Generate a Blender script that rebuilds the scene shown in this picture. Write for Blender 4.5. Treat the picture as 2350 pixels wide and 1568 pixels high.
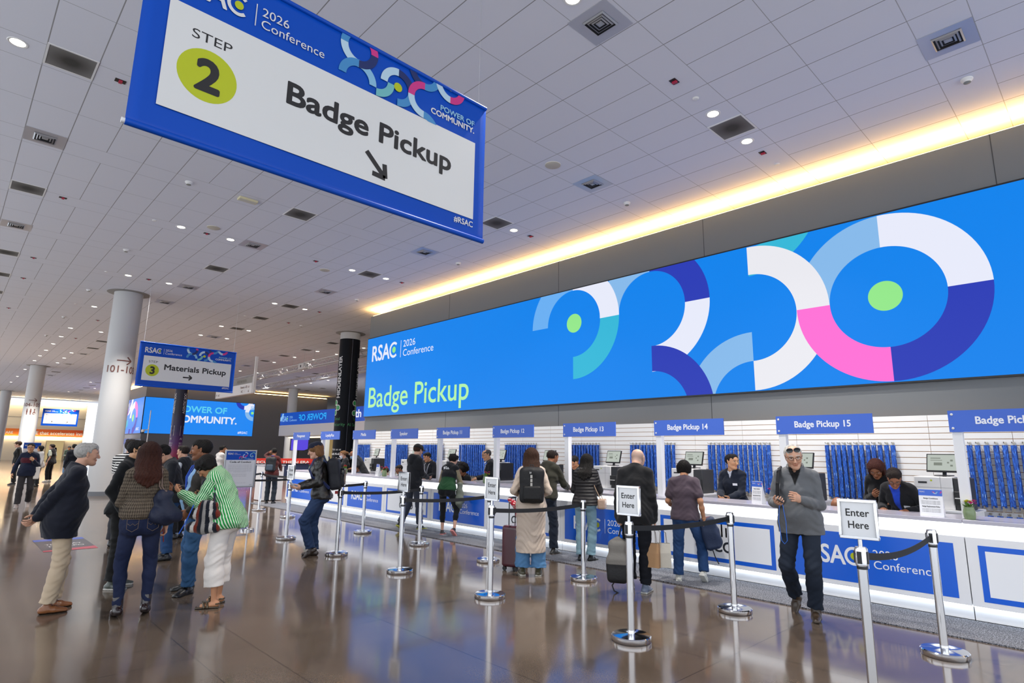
import bpy, bmesh, math, random
import numpy as np
from mathutils import Vector, Matrix

for _o in list(bpy.data.objects):
    bpy.data.objects.remove(_o)
SC = bpy.context.scene
COL = SC.collection
PI = math.pi
rnd = random.Random(7)

# ------------------------------------------------------------------ camera, world, lights, exposure
cam_d = bpy.data.cameras.new('camera')
cam_d.sensor_width = 36.0
cam_d.lens = 20.6584
cam_d.clip_end = 300
cam = bpy.data.objects.new('camera', cam_d)
COL.objects.link(cam)
R3 = Matrix(((0.72156520, -0.13978754, -0.67808782), (-0.69218367, -0.12441382, -0.71091699), (0.01501384, 0.98233428, -0.18653134)))
cam.matrix_world = Matrix.Translation((0, 0, 1.62)) @ R3.to_4x4()
SC.camera = cam

world = bpy.data.worlds.new('World')
SC.world = world
world.use_nodes = True
_bg = world.node_tree.nodes['Background']
_bg.inputs['Color'].default_value = (0.86, 0.92, 1.0, 1)
_bg.inputs['Strength'].default_value = 2.2

SC.view_settings.view_transform = 'Standard'
SC.view_settings.look = 'None'
SC.view_settings.exposure = 0.0
SC.view_settings.gamma = 1.0
SC.view_settings.use_curve_mapping = False
SC.cycles.use_denoising = True
SC.cycles.max_bounces = 6
SC.cycles.diffuse_bounces = 3
SC.cycles.glossy_bounces = 3
SC.cycles.use_adaptive_sampling = True
SC.cycles.adaptive_threshold = 0.02
SC.cycles.sample_clamp_indirect = 6.0
SC.cycles.caustics_reflective = False
SC.cycles.caustics_refractive = False

HC = 7.1          # ceiling height
LAMP_W = 95.0     # power of one downlight
COVE_E = 48.0     # strength of the cove strips

def downlight_lamp(x, y, parent, power=1.0):
    l = bpy.data.lights.new('bulb_light', 'SPOT')
    l.energy = LAMP_W * power * 4
    l.spot_size = math.radians(95)
    l.spot_blend = 0.6
    l.shadow_soft_size = 0.09
    l.color = (1.0, 0.95, 0.88)
    o = bpy.data.objects.new('bulb_light', l)
    COL.objects.link(o)
    o.parent = parent
    o.location = (0, 0, -0.05)

# ------------------------------------------------------------------ helpers
def lin(c):
    if isinstance(c, str):
        c = c.lstrip('#')
        c = tuple(int(c[i:i + 2], 16) / 255 for i in (0, 2, 4))
    return tuple(x / 12.92 if x <= 0.04045 else ((x + 0.055) / 1.055) ** 2.4 for x in c)

MATS = {}
def mat(name, color='#808080', rough=0.5, metal=0.0, emis=0.0, spec=0.5, bump=0.0, bscale=60.0, alpha=1.0, trans=0.0, coat=0.0, ecol=None):
    if name in MATS:
        return MATS[name]
    m = bpy.data.materials.new(name)
    m.use_nodes = True
    nt = m.node_tree
    b = nt.nodes['Principled BSDF']
    c = lin(color) + (1,)
    b.inputs['Base Color'].default_value = c
    b.inputs['Roughness'].default_value = rough
    b.inputs['Metallic'].default_value = metal
    b.inputs['Specular IOR Level'].default_value = spec
    if emis:
        b.inputs['Emission Color'].default_value = (lin(ecol) + (1,)) if ecol else c
        b.inputs['Emission Strength'].default_value = emis
        b.inputs['Base Color'].default_value = tuple(v * 0.03 for v in c[:3]) + (1,)
        b.inputs['Specular IOR Level'].default_value = 0.15
    if trans:
        b.inputs['Transmission Weight'].default_value = trans
    if coat:
        b.inputs['Coat Weight'].default_value = coat
    if bump:
        t = nt.nodes.new('ShaderNodeTexNoise')
        t.inputs['Scale'].default_value = bscale
        t.inputs['Detail'].default_value = 3
        tc = nt.nodes.new('ShaderNodeTexCoord')
        nt.links.new(tc.outputs['Object'], t.inputs['Vector'])
        bp = nt.nodes.new('ShaderNodeBump')
        bp.inputs['Strength'].default_value = bump
        bp.inputs['Distance'].default_value = 0.01
        nt.links.new(t.outputs['Fac'], bp.inputs['Height'])
        nt.links.new(bp.outputs['Normal'], b.inputs['Normal'])
    MATS[name] = m
    return m

def tag(o, label=None, cat=None, group=None, kind=None):
    if label: o['label'] = label
    if cat: o['category'] = cat
    if group: o['group'] = group
    if kind: o['kind'] = kind
    return o

def thing(name, label, cat, loc=(0, 0, 0), rz=0.0, group=None, kind=None):
    o = bpy.data.objects.new(name, None)
    o.empty_display_size = 0.1
    COL.objects.link(o)
    o.location = loc
    o.rotation_euler = (0, 0, rz)
    return tag(o, label, cat, group, kind)

def copy_tree(o, parent=None):
    c = o.copy()
    COL.objects.link(c)
    if parent is not None:
        c.parent = parent
    for ch in list(o.children):
        copy_tree(ch, c)
    return c

def frame_of(d):
    d = Vector(d).normalized()
    a = Vector((0, 0, 1)) if abs(d.z) < 0.9 else Vector((1, 0, 0))
    u = d.cross(a).normalized()
    return u, u.cross(d).normalized()

class MB:
    def __init__(self):
        self.v, self.f, self.m, self.mats = [], [], [], []
        self.cur = 0
    def use(self, m):
        if m not in self.mats: self.mats.append(m)
        self.cur = self.mats.index(m)
        return self
    def add(self, vs, fs):
        n = len(self.v)
        self.v += [tuple(p) for p in vs]
        for f in fs:
            self.f.append(tuple(n + i for i in f)); self.m.append(self.cur)
        return self
    def box(self, a, b):
        (x0, y0, z0), (x1, y1, z1) = a, b
        vs = [(x0, y0, z0), (x1, y0, z0), (x1, y1, z0), (x0, y1, z0), (x0, y0, z1), (x1, y0, z1), (x1, y1, z1), (x0, y1, z1)]
        return self.add(vs, [(3, 2, 1, 0), (4, 5, 6, 7), (0, 1, 5, 4), (1, 2, 6, 5), (2, 3, 7, 6), (3, 0, 4, 7)])
    def obox(self, c, ax, ay, az, hx, hy, hz):
        c, ax, ay, az = Vector(c), Vector(ax), Vector(ay), Vector(az)
        vs = [c + ax * (sx * hx) + ay * (sy * hy) + az * (sz * hz) for sz in (-1, 1) for sx, sy in ((-1, -1), (1, -1), (1, 1), (-1, 1))]
        return self.add(vs, [(3, 2, 1, 0), (4, 5, 6, 7), (0, 1, 5, 4), (1, 2, 6, 5), (2, 3, 7, 6), (3, 0, 4, 7)])
    def lathe(self, prof, c=(0, 0, 0), n=24, d=(0, 0, 1), cap=True):
        d = Vector(d).normalized(); u, w = frame_of(d); c = Vector(c)
        vs, fs = [], []
        for r, h in prof:
            for i in range(n):
                t = 2 * PI * i / n
                vs.append(c + d * h + (u * math.cos(t) + w * math.sin(t)) * r)
        for k in range(len(prof) - 1):
            for i in range(n):
                j = (i + 1) % n
                fs.append((k * n + i, k * n + j, (k + 1) * n + j, (k + 1) * n + i))
        if cap:
            fs.append(tuple(reversed(range(n))))
            fs.append(tuple((len(prof) - 1) * n + i for i in range(n)))
        return self.add(vs, fs)
    def cyl(self, c, r, h, n=24, d=(0, 0, 1)):
        return self.lathe([(r, 0), (r, h)], c, n, d)
    def tube(self, pts, r, n=8, closed=False, flat=1.0):
        pts = [Vector(p) for p in pts]
        rs = r if isinstance(r, (list, tuple)) else [r] * len(pts)
        vs, fs = [], []
        N = len(pts)
        prev = None
        for k, p in enumerate(pts):
            a = pts[(k - 1) % N] if (closed or k > 0) else pts[k]
            b = pts[(k + 1) % N] if (closed or k < N - 1) else pts[k]
            d = (b - a).normalized()
            if prev is None:
                u, w = frame_of(d)
            else:
                u = (prev - d * prev.dot(d)).normalized(); w = u.cross(d)
            prev = u
            for i in range(n):
                t = 2 * PI * i / n
                vs.append(p + u * math.cos(t) * rs[k] + w * math.sin(t) * rs[k] * flat)
        for k in range(N if closed else N - 1):
            k2 = (k + 1) % N
            for i in range(n):
                j = (i + 1) % n
                fs.append((k * n + i, k * n + j, k2 * n + j, k2 * n + i))
        if not closed:
            fs.append(tuple(reversed(range(n)))); fs.append(tuple((N - 1) * n + i for i in range(n)))
        return self.add(vs, fs)
    def ball(self, c, r, n=14, sc=(1, 1, 1)):
        vs, fs = [], []
        m = n // 2 + 1
        for k in range(m + 1):
            ph = PI * k / m
            for i in range(n):
                t = 2 * PI * i / n
                vs.append((c[0] + r * sc[0] * math.sin(ph) * math.cos(t), c[1] + r * sc[1] * math.sin(ph) * math.sin(t), c[2] + r * sc[2] * math.cos(ph)))
        for k in range(m):
            for i in range(n):
                j = (i + 1) % n
                fs.append((k * n + i, (k + 1) * n + i, (k + 1) * n + j, k * n + j))
        return self.add(vs, fs)
    def build(self, name, m=None, parent=None, smooth=True, bevel=0.0, loc=None):
        me = bpy.data.meshes.new(name)
        me.from_pydata(self.v, [], self.f)
        if m is not None and not self.mats:
            self.mats = [m]
        for x in self.mats:
            me.materials.append(x)
        me.polygons.foreach_set('material_index', self.m)
        bm = bmesh.new(); bm.from_mesh(me)
        if smooth != 'art':
            bmesh.ops.remove_doubles(bm, verts=bm.verts, dist=1e-6)
            bmesh.ops.recalc_face_normals(bm, faces=bm.faces)
        bm.to_mesh(me); bm.free()
        if smooth is True:
            me.shade_smooth(); me.set_sharp_from_angle(angle=math.radians(38))
        o = bpy.data.objects.new(name, me)
        COL.objects.link(o)
        if parent is not None: o.parent = parent
        if loc is not None: o.location = loc
        if bevel:
            md = o.modifiers.new('bevel', 'BEVEL'); md.width = bevel; md.segments = 2; md.limit_method = 'ANGLE'
        return o

# ---- lettering: outlines of the built-in font, flattened to polygons
_TX = {}
def glyphs(s, bold=0.0, space=1.0):
    key = (s, bold, space)
    if key not in _TX:
        cu = bpy.data.curves.new('t', 'FONT')
        cu.body = s; cu.offset = bold; cu.resolution_u = 4; cu.space_character = space
        o = bpy.data.objects.new('t', cu); COL.objects.link(o)
        dg = bpy.context.evaluated_depsgraph_get()
        me = bpy.data.meshes.new_from_object(o.evaluated_get(dg))
        vs = [(v.co.x, v.co.y) for v in me.vertices]
        fs = [tuple(p.vertices) for p in me.polygons]
        bpy.data.objects.remove(o); bpy.data.curves.remove(cu); bpy.data.meshes.remove(me)
        x0 = min(v[0] for v in vs); x1 = max(v[0] for v in vs)
        _TX[key] = ([(x - x0, y) for x, y in vs], fs, x1 - x0)
    return _TX[key]
def cap_h(bold=0.0):
    v = glyphs('H', bold)[0]
    return max(p[1] for p in v), min(p[1] for p in v)

class Art:
    """flat print on a plane: origin o, directions u (right) and v (up)"""
    def __init__(self, o, u, v, step=0.0006, clip=None, wrap=None):
        self.o, self.u, self.v = Vector(o), Vector(u), Vector(v)
        self.n = self.u.cross(self.v)
        self.step = step
        self.mb = MB()
        self.clip = clip
        self.wrap = wrap
    def pt(self, x, y, l):
        if self.wrap:
            return self.wrap(x, y, l * self.step)
        return self.o + self.u * x + self.v * y + self.n * (l * self.step)
    def poly(self, P, m, l=1):
        if self.clip and not self.wrap:
            x0, y0, x1, y1 = self.clip
            for ax, val, sg in ((0, x0, 1), (0, x1, -1), (1, y0, 1), (1, y1, -1)):
                out = []
                for i in range(len(P)):
                    a, b = P[i - 1], P[i]
                    da, db = (a[ax] - val) * sg, (b[ax] - val) * sg
                    if (da >= 0) != (db >= 0):
                        t = da / (da - db)
                        out.append((a[0] + (b[0] - a[0]) * t, a[1] + (b[1] - a[1]) * t))
                    if db >= 0: out.append(b)
                P = out
                if len(P) < 3: return
        self.mb.use(m).add([self.pt(x, y, l) for x, y in P], [tuple(range(len(P)))])
    def rect(self, x0, y0, x1, y1, m, l=1):
        self.poly([(x0, y0), (x1, y0), (x1, y1), (x0, y1)], m, l)
    def ring(self, cx, cy, r0, r1, a0, a1, m, l=1, n=None):
        n = n or max(4, int(abs(a1 - a0) / 6))
        for i in range(n):
            t0 = math.radians(a0 + (a1 - a0) * i / n); t1 = math.radians(a0 + (a1 - a0) * (i + 1) / n)
            c0, s0, c1, s1 = math.cos(t0), math.sin(t0), math.cos(t1), math.sin(t1)
            P = [(cx + r1 * c0, cy + r1 * s0), (cx + r1 * c1, cy + r1 * s1), (cx + r0 * c1, cy + r0 * s1), (cx + r0 * c0, cy + r0 * s0)]
            if r0 == 0: P = P[:3]
            self.poly(P, m, l)
    def disc(self, cx, cy, r, m, l=1):
        self.ring(cx, cy, 0, r, 0, 360, m, l, 40)
    def text(self, s, x, y, h, m, l=2, bold=0.0, align='l', width=None, mirror=False, vert=False):
        k = h / cap_h(0)[0]
        if bold > 0.004:          # heavier weight: the plain outline overprinted on a small circle
            e = bold * k * 0.85
            wd = width or glyphs(s, 0.0)[2] * k + 2 * e
            x0 = x - (wd if align == 'r' else wd / 2 if align == 'c' else 0)
            nc = 17 if e > 0.004 else 9
            for j in range(nc):
                t_ = j * 2 * PI / (nc - 1)
                dx, dy = (math.cos(t_) * e, math.sin(t_) * e) if j else (0, 0)
                if vert: self.text(s, x + dy, y + e + dx, h, m, l + 0.03 * j, 0.0, 'l', wd - 2 * e, mirror, vert)
                else: self.text(s, x0 + e + dx, y + dy, h, m, l + 0.03 * j, 0.0, 'l', wd - 2 * e, mirror, vert)
            return wd
        bold = 0.0
        vs, fs, w = glyphs(s, bold)
        kx = width / w if width else k
        W = w * kx
        x0 = x - (W if align == 'r' else W / 2 if align == 'c' else 0)
        if vert:   # reading upwards
            pts = [(x - yy * k, y + xx * kx) for xx, yy in vs]
        elif mirror:
            pts = [(x0 + W - xx * kx, y + yy * k) for xx, yy in vs]
        else:
            pts = [(x0 + xx * kx, y + yy * k) for xx, yy in vs]
        self.mb.use(m)
        self.mb.add([self.pt(px, py, l) for px, py in pts], fs)
        return W
    def line(self, a, b, w, m, l=2):
        ax, ay = a; bx, by = b
        if self.wrap and math.hypot(bx - ax, by - ay) > 0.06:
            n = max(2, int(math.hypot(bx - ax, by - ay) / 0.04))
            for i in range(n):
                self.line((ax + (bx - ax) * i / n, ay + (by - ay) * i / n), (ax + (bx - ax) * (i + 1) / n, ay + (by - ay) * (i + 1) / n), w, m, l) if n > 1 and math.hypot(bx - ax, by - ay) / n < 0.06 else None
            return
        L = math.hypot(bx - ax, by - ay); nx, ny = -(by - ay) / L * w / 2, (bx - ax) / L * w / 2
        self.poly([(ax - nx, ay - ny), (bx - nx, by - ny), (bx + nx, by + ny), (ax + nx, ay + ny)], m, l)
    def arrow(self, a, b, w, head, m, l=2):
        self.line(a, b, w, m, l)
        t = math.atan2(b[1] - a[1], b[0] - a[0])
        for s in (2.36, -2.36):
            e = (b[0] + math.cos(t + s) * head, b[1] + math.sin(t + s) * head)
            k = (b[0] + math.cos(t) * w * 0.35, b[1] + math.sin(t) * w * 0.35)
            self.line(k, e, w, m, l + 0.3)
    def build(self, name, parent=None):
        o = self.mb.build(name, None, parent, smooth='art')
        return o

def logo(A, x, y, h, white, green, l=2, conf=True, bold=0.022, squash=1.0):
    """conference mark; x,y: baseline left; h: capital height"""
    w = A.text('RSA', x, y, h, white, l, bold, width=h * 2.18 * squash)
    cx = x + h * 2.18 * squash + h * 0.47 * squash
    cy = y + h * 0.5
    n = 22
    for i in range(n):
        t0 = math.radians(48 + (312 - 48) * i / n); t1 = math.radians(48 + (312 - 48) * (i + 1) / n)
        P = [(cx + math.cos(t) * r * squash, cy + math.sin(t) * r) for t, r in ((t0, h * 0.52), (t1, h * 0.52), (t1, h * 0.36), (t0, h * 0.36))]
        A.poly(P, white, l)
    P = [(cx + h * 0.02 + math.cos(t * PI / 14) * h * 0.2 * squash, cy + math.sin(t * PI / 14) * h * 0.2) for t in range(28)]
    A.poly(P, green, l + 1)
    if conf:
        bx = cx + h * 0.78 * squash
        A.rect(bx, y - h * 0.08, bx + h * 0.045 * squash, y + h * 1.02, white, l)
        A.text('2026', bx + h * 0.3 * squash, y + h * 0.56, h * 0.42, white, l, 0.0, width=h * 1.3 * squash)
        A.text('Conference', bx + h * 0.3 * squash, y - h * 0.03, h * 0.42, white, l, 0.0, width=h * 3.2 * squash)

M = mat
chrome = M('chrome', '#d8d8da', 0.09, 1.0)
white_paint = M('white_paint', '#e8e8ea', 0.5)
white_lam = M('white_laminate', '#eeeef0', 0.3)
black_plastic = M('black_plastic', '#141416', 0.4)
dark_grey = M('dark_grey', '#2a2b2e', 0.5)
ink = M('black_ink', '#1f1d1e', 0.6)
paper = M('white_print', '#dcdbd8', 0.55)
# ------------------------------------------------------------------ procedural surfaces of the hall
def nodes(m):
    nt = m.node_tree
    def N(t, **k):
        n = nt.nodes.new(t)
        for a, b in k.items():
            if a == 'op': n.operation = b
            else: setattr(n, a, b)
        return n
    def L(a, b): nt.links.new(a, b)
    def math2(op, a, b=None, c=None):
        n = N('ShaderNodeMath'); n.operation = op
        for i, v in enumerate((a, b, c)):
            if v is None: continue
            if isinstance(v, (int, float)): n.inputs[i].default_value = v
            else: L(v, n.inputs[i])
        return n.outputs[0]
    return nt, N, L, math2

def grid_line(m2, coord, lines, period, w):
    """1 on joints at the given offsets of a period"""
    out = None
    f = m2('FLOORED_MODULO', coord, period)
    for o in lines:
        d = m2('ABSOLUTE', m2('SUBTRACT', f, o % period))
        d = m2('MINIMUM', d, m2('SUBTRACT', period, d))
        h = m2('LESS_THAN', d, w / 2)
        out = h if out is None else m2('MAXIMUM', out, h)
    return out

def ceiling_mat():
    m = M('acoustic_ceiling_panels', '#c9c8ca', 0.9)
    nt, N, L, m2 = nodes(m)
    b = nt.nodes['Principled BSDF']
    tc = N('ShaderNodeTexCoord'); sp = N('ShaderNodeSeparateXYZ'); L(tc.outputs['Object'], sp.inputs[0])
    X, Y = sp.outputs['X'], sp.outputs['Y']
    ly = grid_line(m2, X, [0.3], 0.603, 0.012)
    fy = m2('FLOORED_MODULO', m2('SUBTRACT', Y, 0.735), 3.012)
    strip = m2('LESS_THAN', fy, 0.60)
    keep = m2('LESS_THAN', m2('ABSOLUTE', m2('SUBTRACT', m2('FLOORED_MODULO', m2('SUBTRACT', X, 0.6), 4.2), 0.0)), 0.0)
    lines_y = m2('MULTIPLY', ly, m2('SUBTRACT', 1.0, strip))
    main = grid_line(m2, X, [0.3, 0.903], 1.809, 0.014)
    lines_y = m2('MAXIMUM', lines_y, m2('MULTIPLY', main, 0.8))
    lx = grid_line(m2, m2('SUBTRACT', Y, 0.735), [0.0, 0.6, 1.815], 3.012, 0.010)
    lines = m2('MAXIMUM', lines_y, m2('MULTIPLY', lx, 0.75))
    cr = N('ShaderNodeMix'); cr.data_type = 'RGBA'
    cr.inputs['A'].default_value = lin('#dddee6') + (1,)
    cr.inputs['B'].default_value = lin('#75726f') + (1,)
    L(m2('MULTIPLY', lines, 0.8), cr.inputs['Factor'])
    L(cr.outputs['Result'], b.inputs['Base Color'])
    no = N('ShaderNodeTexNoise'); no.inputs['Scale'].default_value = 55; L(tc.outputs['Object'], no.inputs['Vector'])
    bp = N('ShaderNodeBump'); bp.inputs['Strength'].default_value = 0.12; L(no.outputs['Fac'], bp.inputs['Height']); L(bp.outputs['Normal'], b.inputs['Normal'])
    return m

def floor_mat():
    m = M('polished_concrete', '#8a7c70', 0.14)
    nt, N, L, m2 = nodes(m)
    b = nt.nodes['Principled BSDF']
    tc = N('ShaderNodeTexCoord'); sp = N('ShaderNodeSeparateXYZ'); L(tc.outputs['Object'], sp.inputs[0])
    X, Y = sp.outputs['X'], sp.outputs['Y']
    lx = grid_line(m2, X, [1.68, 2.13, 3.35], 3.07, 0.009)
    ly = grid_line(m2, Y, [2.52, 5.32, 5.77], 6.5, 0.009)
    jl = m2('MAXIMUM', lx, ly)
    n1 = N('ShaderNodeTexNoise'); n1.inputs['Scale'].default_value = 0.9; n1.inputs['Detail'].default_value = 6; L(tc.outputs['Object'], n1.inputs['Vector'])
    n2 = N('ShaderNodeTexNoise'); n2.inputs['Scale'].default_value = 130; n2.inputs['Detail'].default_value = 2; L(tc.outputs['Object'], n2.inputs['Vector'])
    r1 = N('ShaderNodeValToRGB')
    r1.color_ramp.elements[0].position = 0.3; r1.color_ramp.elements[0].color = lin('#5b4e43') + (1,)
    r1.color_ramp.elements[1].position = 0.72; r1.color_ramp.elements[1].color = lin('#736456') + (1,)
    L(n1.outputs['Fac'], r1.inputs['Fac'])
    r2 = N('ShaderNodeValToRGB')
    r2.color_ramp.elements[0].position = 0.36; r2.color_ramp.elements[0].color = (0.5, 0.48, 0.46, 1)
    r2.color_ramp.elements[1].position = 0.6; r2.color_ramp.elements[1].color = (1, 1, 1, 1)
    L(n2.outputs['Fac'], r2.inputs['Fac'])
    mx = N('ShaderNodeMix'); mx.data_type = 'RGBA'; mx.blend_type = 'MULTIPLY'; mx.inputs['Factor'].default_value = 0.55
    L(r1.outputs['Color'], mx.inputs['A']); L(r2.outputs['Color'], mx.inputs['B'])
    mj = N('ShaderNodeMix'); mj.data_type = 'RGBA'; mj.inputs['B'].default_value = lin('#3a332e') + (1,)
    L(mx.outputs['Result'], mj.inputs['A']); L(m2('MULTIPLY', jl, 0.8), mj.inputs['Factor'])
    L(mj.outputs['Result'], b.inputs['Base Color'])
    ro = m2('MULTIPLY_ADD', n1.outputs['Fac'], 0.10, 0.06)
    L(ro, b.inputs['Roughness'])
    b.inputs['IOR'].default_value = 1.5
    b.inputs['Specular IOR Level'].default_value = 0.95
    n3 = N('ShaderNodeTexNoise'); n3.inputs['Scale'].default_value = 1.6; n3.inputs['Detail'].default_value = 2; L(tc.outputs['Object'], n3.inputs['Vector'])
    bp = N('ShaderNodeBump'); bp.inputs['Strength'].default_value = 0.05; bp.inputs['Distance'].default_value = 0.02; L(n3.outputs['Fac'], bp.inputs['Height']); L(bp.outputs['Normal'], b.inputs['Normal'])
    return m

def carpet_mat():
    m = M('speckled_carpet', '#6a6c72', 0.95)
    nt, N, L, m2 = nodes(m)
    b = nt.nodes['Principled BSDF']
    tc = N('ShaderNodeTexCoord')
    n2 = N('ShaderNodeTexNoise'); n2.inputs['Scale'].default_value = 95; n2.inputs['Detail'].default_value = 2; L(tc.outputs['Object'], n2.inputs['Vector'])
    r = N('ShaderNodeValToRGB')
    r.color_ramp.elements[0].position = 0.4; r.color_ramp.elements[0].color = lin('#2e3036') + (1,)
    r.color_ramp.elements[1].position = 0.62; r.color_ramp.elements[1].color = lin('#8a8c94') + (1,)
    L(n2.outputs['Fac'], r.inputs['Fac']); L(r.outputs['Color'], b.inputs['Base Color'])
    bp = N('ShaderNodeBump'); bp.inputs['Strength'].default_value = 0.6; L(n2.outputs['Fac'], bp.inputs['Height']); L(bp.outputs['Normal'], b.inputs['Normal'])
    return m

wall_grey = M('grey_wall_panel', '#6c7073', 0.55, bump=0.02, bscale=90)
wall_dark = M('charcoal_wall_panel', '#7c7c80', 0.6)
cream = M('cream_plaster', '#e9dfcb', 0.8)

# ---- shell
o = MB().box((-7, -7, -0.3), (45, 92, 0.0)).build('floor', floor_mat(), smooth=False); tag(o, kind='structure')
o = MB().box((-7, -7, HC), (45, 92, HC + 0.3)).build('ceiling', ceiling_mat(), smooth=False); tag(o, kind='structure')
# screen wall on the right with its light cove on top
mb = MB().box((11.6, -7, 0), (14.0, 20.26, 6.83))
o = mb.build('wall_right', wall_grey, smooth=False); tag(o, kind='structure')
seam = M('panel_seam', '#33363a', 0.7)
mb = MB()
for y in (-3.5, 1.0, 6.05, 10.35, 15.2): mb.box((11.597, y - 0.006, 0), (11.6, y + 0.006, 6.83))
mb.build('trim', seam, o, smooth=False)
cove_m = M('cove_light', '#ffd27a', 0.5, emis=COVE_E, ecol='#ffc878')
o = MB().box((11.66, -6.9, 6.835), (11.76, 20.2, 6.86)).build('cove_light', cove_m, smooth=False)
tag(o, 'warm light strip running along the top of the long grey screen wall', 'light')
o = MB().box((11.75, 20.0, 6.835), (13.8, 20.2, 6.86)).build('cove_light', cove_m, smooth=False)
tag(o, 'warm light strip on the far end of the grey screen wall top', 'light')
# back block with the corner screen
mb = MB().box((12.0, 57.35, 0), (28.4, 75, 6.83))
o = mb.build('wall_back', wall_dark, smooth=False); tag(o, kind='structure')
o = MB().box((12.06, 57.42, 6.835), (28.3, 57.52, 6.87)).build('cove_light', cove_m, smooth=False)
tag(o, 'warm light strip over the dark wall with the corner screen', 'light')
o = MB().box((12.06, 57.6, 6.835), (12.16, 74.9, 6.87)).build('cove_light', cove_m, smooth=False)
tag(o, 'warm light strip on the side return of the corner screen block', 'light')
# cream far wall
mb = MB().box((-7, 88, 0), (12.4, 90, 6.8))
o = mb.build('wall_far', cream, smooth=False); tag(o, kind='structure')
MB().box((-7, 87.98, 4.85), (12.4, 88.0, 4.9)).build('trim', M('cream_seam', '#9d968a', 0.7), o, smooth=False)
# far wall outside the left edge closes the hall
o = MB().box((45, -7, 0), (45.3, 92, HC)).build('wall_side', cream, smooth=False); tag(o, kind='structure')
o = MB().box((-7, 87.6, 6.55), (12.4, 87.75, 6.6)).build('cove_light', M('cove_soft', '#fff0cc', 0.5, emis=24, ecol='#ffe6b8'), smooth=False)
tag(o, 'soft cream light strip along the top of the far cream wall', 'light')
o = MB().box((-7, 87.75, 2.6), (12.4, 87.85, 2.66)).build('cove_light', M('cove_soft'), smooth=False)
tag(o, 'soft cream light strip hidden under the orange wall banner', 'light')
# doorway in the far wall
d = thing('door_1', None, None, (8.85 * 1.1, 87.9, 0)); d['kind'] = 'structure'
MB().box((-0.85, -0.05, 0), (-0.75, 0.08, 2.15)).box((0.85, -0.05, 0), (0.95, 0.08, 2.15)).box((-0.85, -0.05, 2.15), (0.95, 0.08, 2.25)).build('frame', M('door_frame', '#d8cbb0', 0.6), d, smooth=False)
MB().box((-0.75, 0.0, 0), (0.85, 0.05, 2.15)).build('opening', M('lit_room', '#e8cf98', 0.8, emis=0.55, ecol='#f0d49a'), d, smooth=False)
# carpet runner in front of the counter
o = MB().box((7.05, -6.8, 0.0), (7.87, 18.9, 0.012)).build('carpet_runner', carpet_mat(), smooth=False)
tag(o, 'grey speckled carpet runner on the floor along the foot of the counter', 'carpet')

# ------------------------------------------------------------------ columns
def column(x, y, r, label, m, art=None, ringtop=True):
    t = thing('support_column', label, 'column', (x, y, 0))
    MB().lathe([(r, 0.14), (r, HC + 0.2)], n=48).build('shaft', m, t)
    MB().lathe([(r + 0.012, 0.0), (r + 0.012, 0.14)], n=48).build('base_ring', M('base_grey', '#6c6f74', 0.5), t)
    MB().lathe([(r, HC - 0.012), (r * 1.42, HC - 0.012), (r * 1.5, HC - 0.004)], n=48, cap=False).build('ceiling_collar', M('collar', '#8d8a86', 0.7), t)
    return t
def wrapper(cx, cy, r):
    # print coordinates: x = arc length from the side facing the viewer, y = height
    base = math.atan2(-cy, -cx)
    def f(x, y, d):
        a = base + x / r
        return Vector(((r + 0.004 + d) * math.cos(a), (r + 0.004 + d) * math.sin(a), y))
    return f
col_white = M('column_white', '#c0bfbe', 0.45)
brown_ink = M('brown_lettering', '#6b4038', 0.5)
def col_sign(t, x, y, r, num, z, icons=False, sc=1.0):
    A = Art((0, 0, 0), (1, 0, 0), (0, 0, 1), 0.003, wrap=wrapper(x, y, r))
    cx = 0.14 if not icons else 0.0
    A.arrow((cx - 0.22, z + 0.42), (cx + 0.22, z + 0.42), 0.035, 0.19, brown_ink)
    A.text(num, cx, z, 0.23, brown_ink, align='c', width=1.0, bold=0.012)
    if icons:
        for k in range(3):
            xx = -0.22 + k * 0.2
            A.disc(xx, z - 0.2, 0.04, brown_ink, 2)
            if k < 2:
                A.rect(xx - 0.045, z - 0.42, xx + 0.045, z - 0.25, brown_ink)
                A.rect(xx - 0.03, z - 0.56, xx + 0.03, z - 0.42, brown_ink)
            else:
                A.ring(xx, z - 0.46, 0.06, 0.095, 0, 300, brown_ink)
                A.rect(xx - 0.03, z - 0.46, xx + 0.02, z - 0.25, brown_ink)
    A.build('lettering', t)
t = column(4.2, 24.6, 0.45, 'nearest white round column marked 101-103 with a right arrow', col_white)
col_sign(t, 4.2, 24.6, 0.45, '101-103', 4.18)
t = column(4.2, 52.2, 0.45, 'white round column marked 104-105 above restroom symbols', col_white)
col_sign(t, 4.2, 52.2, 0.45, '104-105', 4.25, True)
column(4.15, 79.0, 0.45, 'farthest white round column before the cream wall', col_white)
column(22.72, 52.75, 0.42, 'white round column standing behind the blue entrance fascia', col_white)
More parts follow.
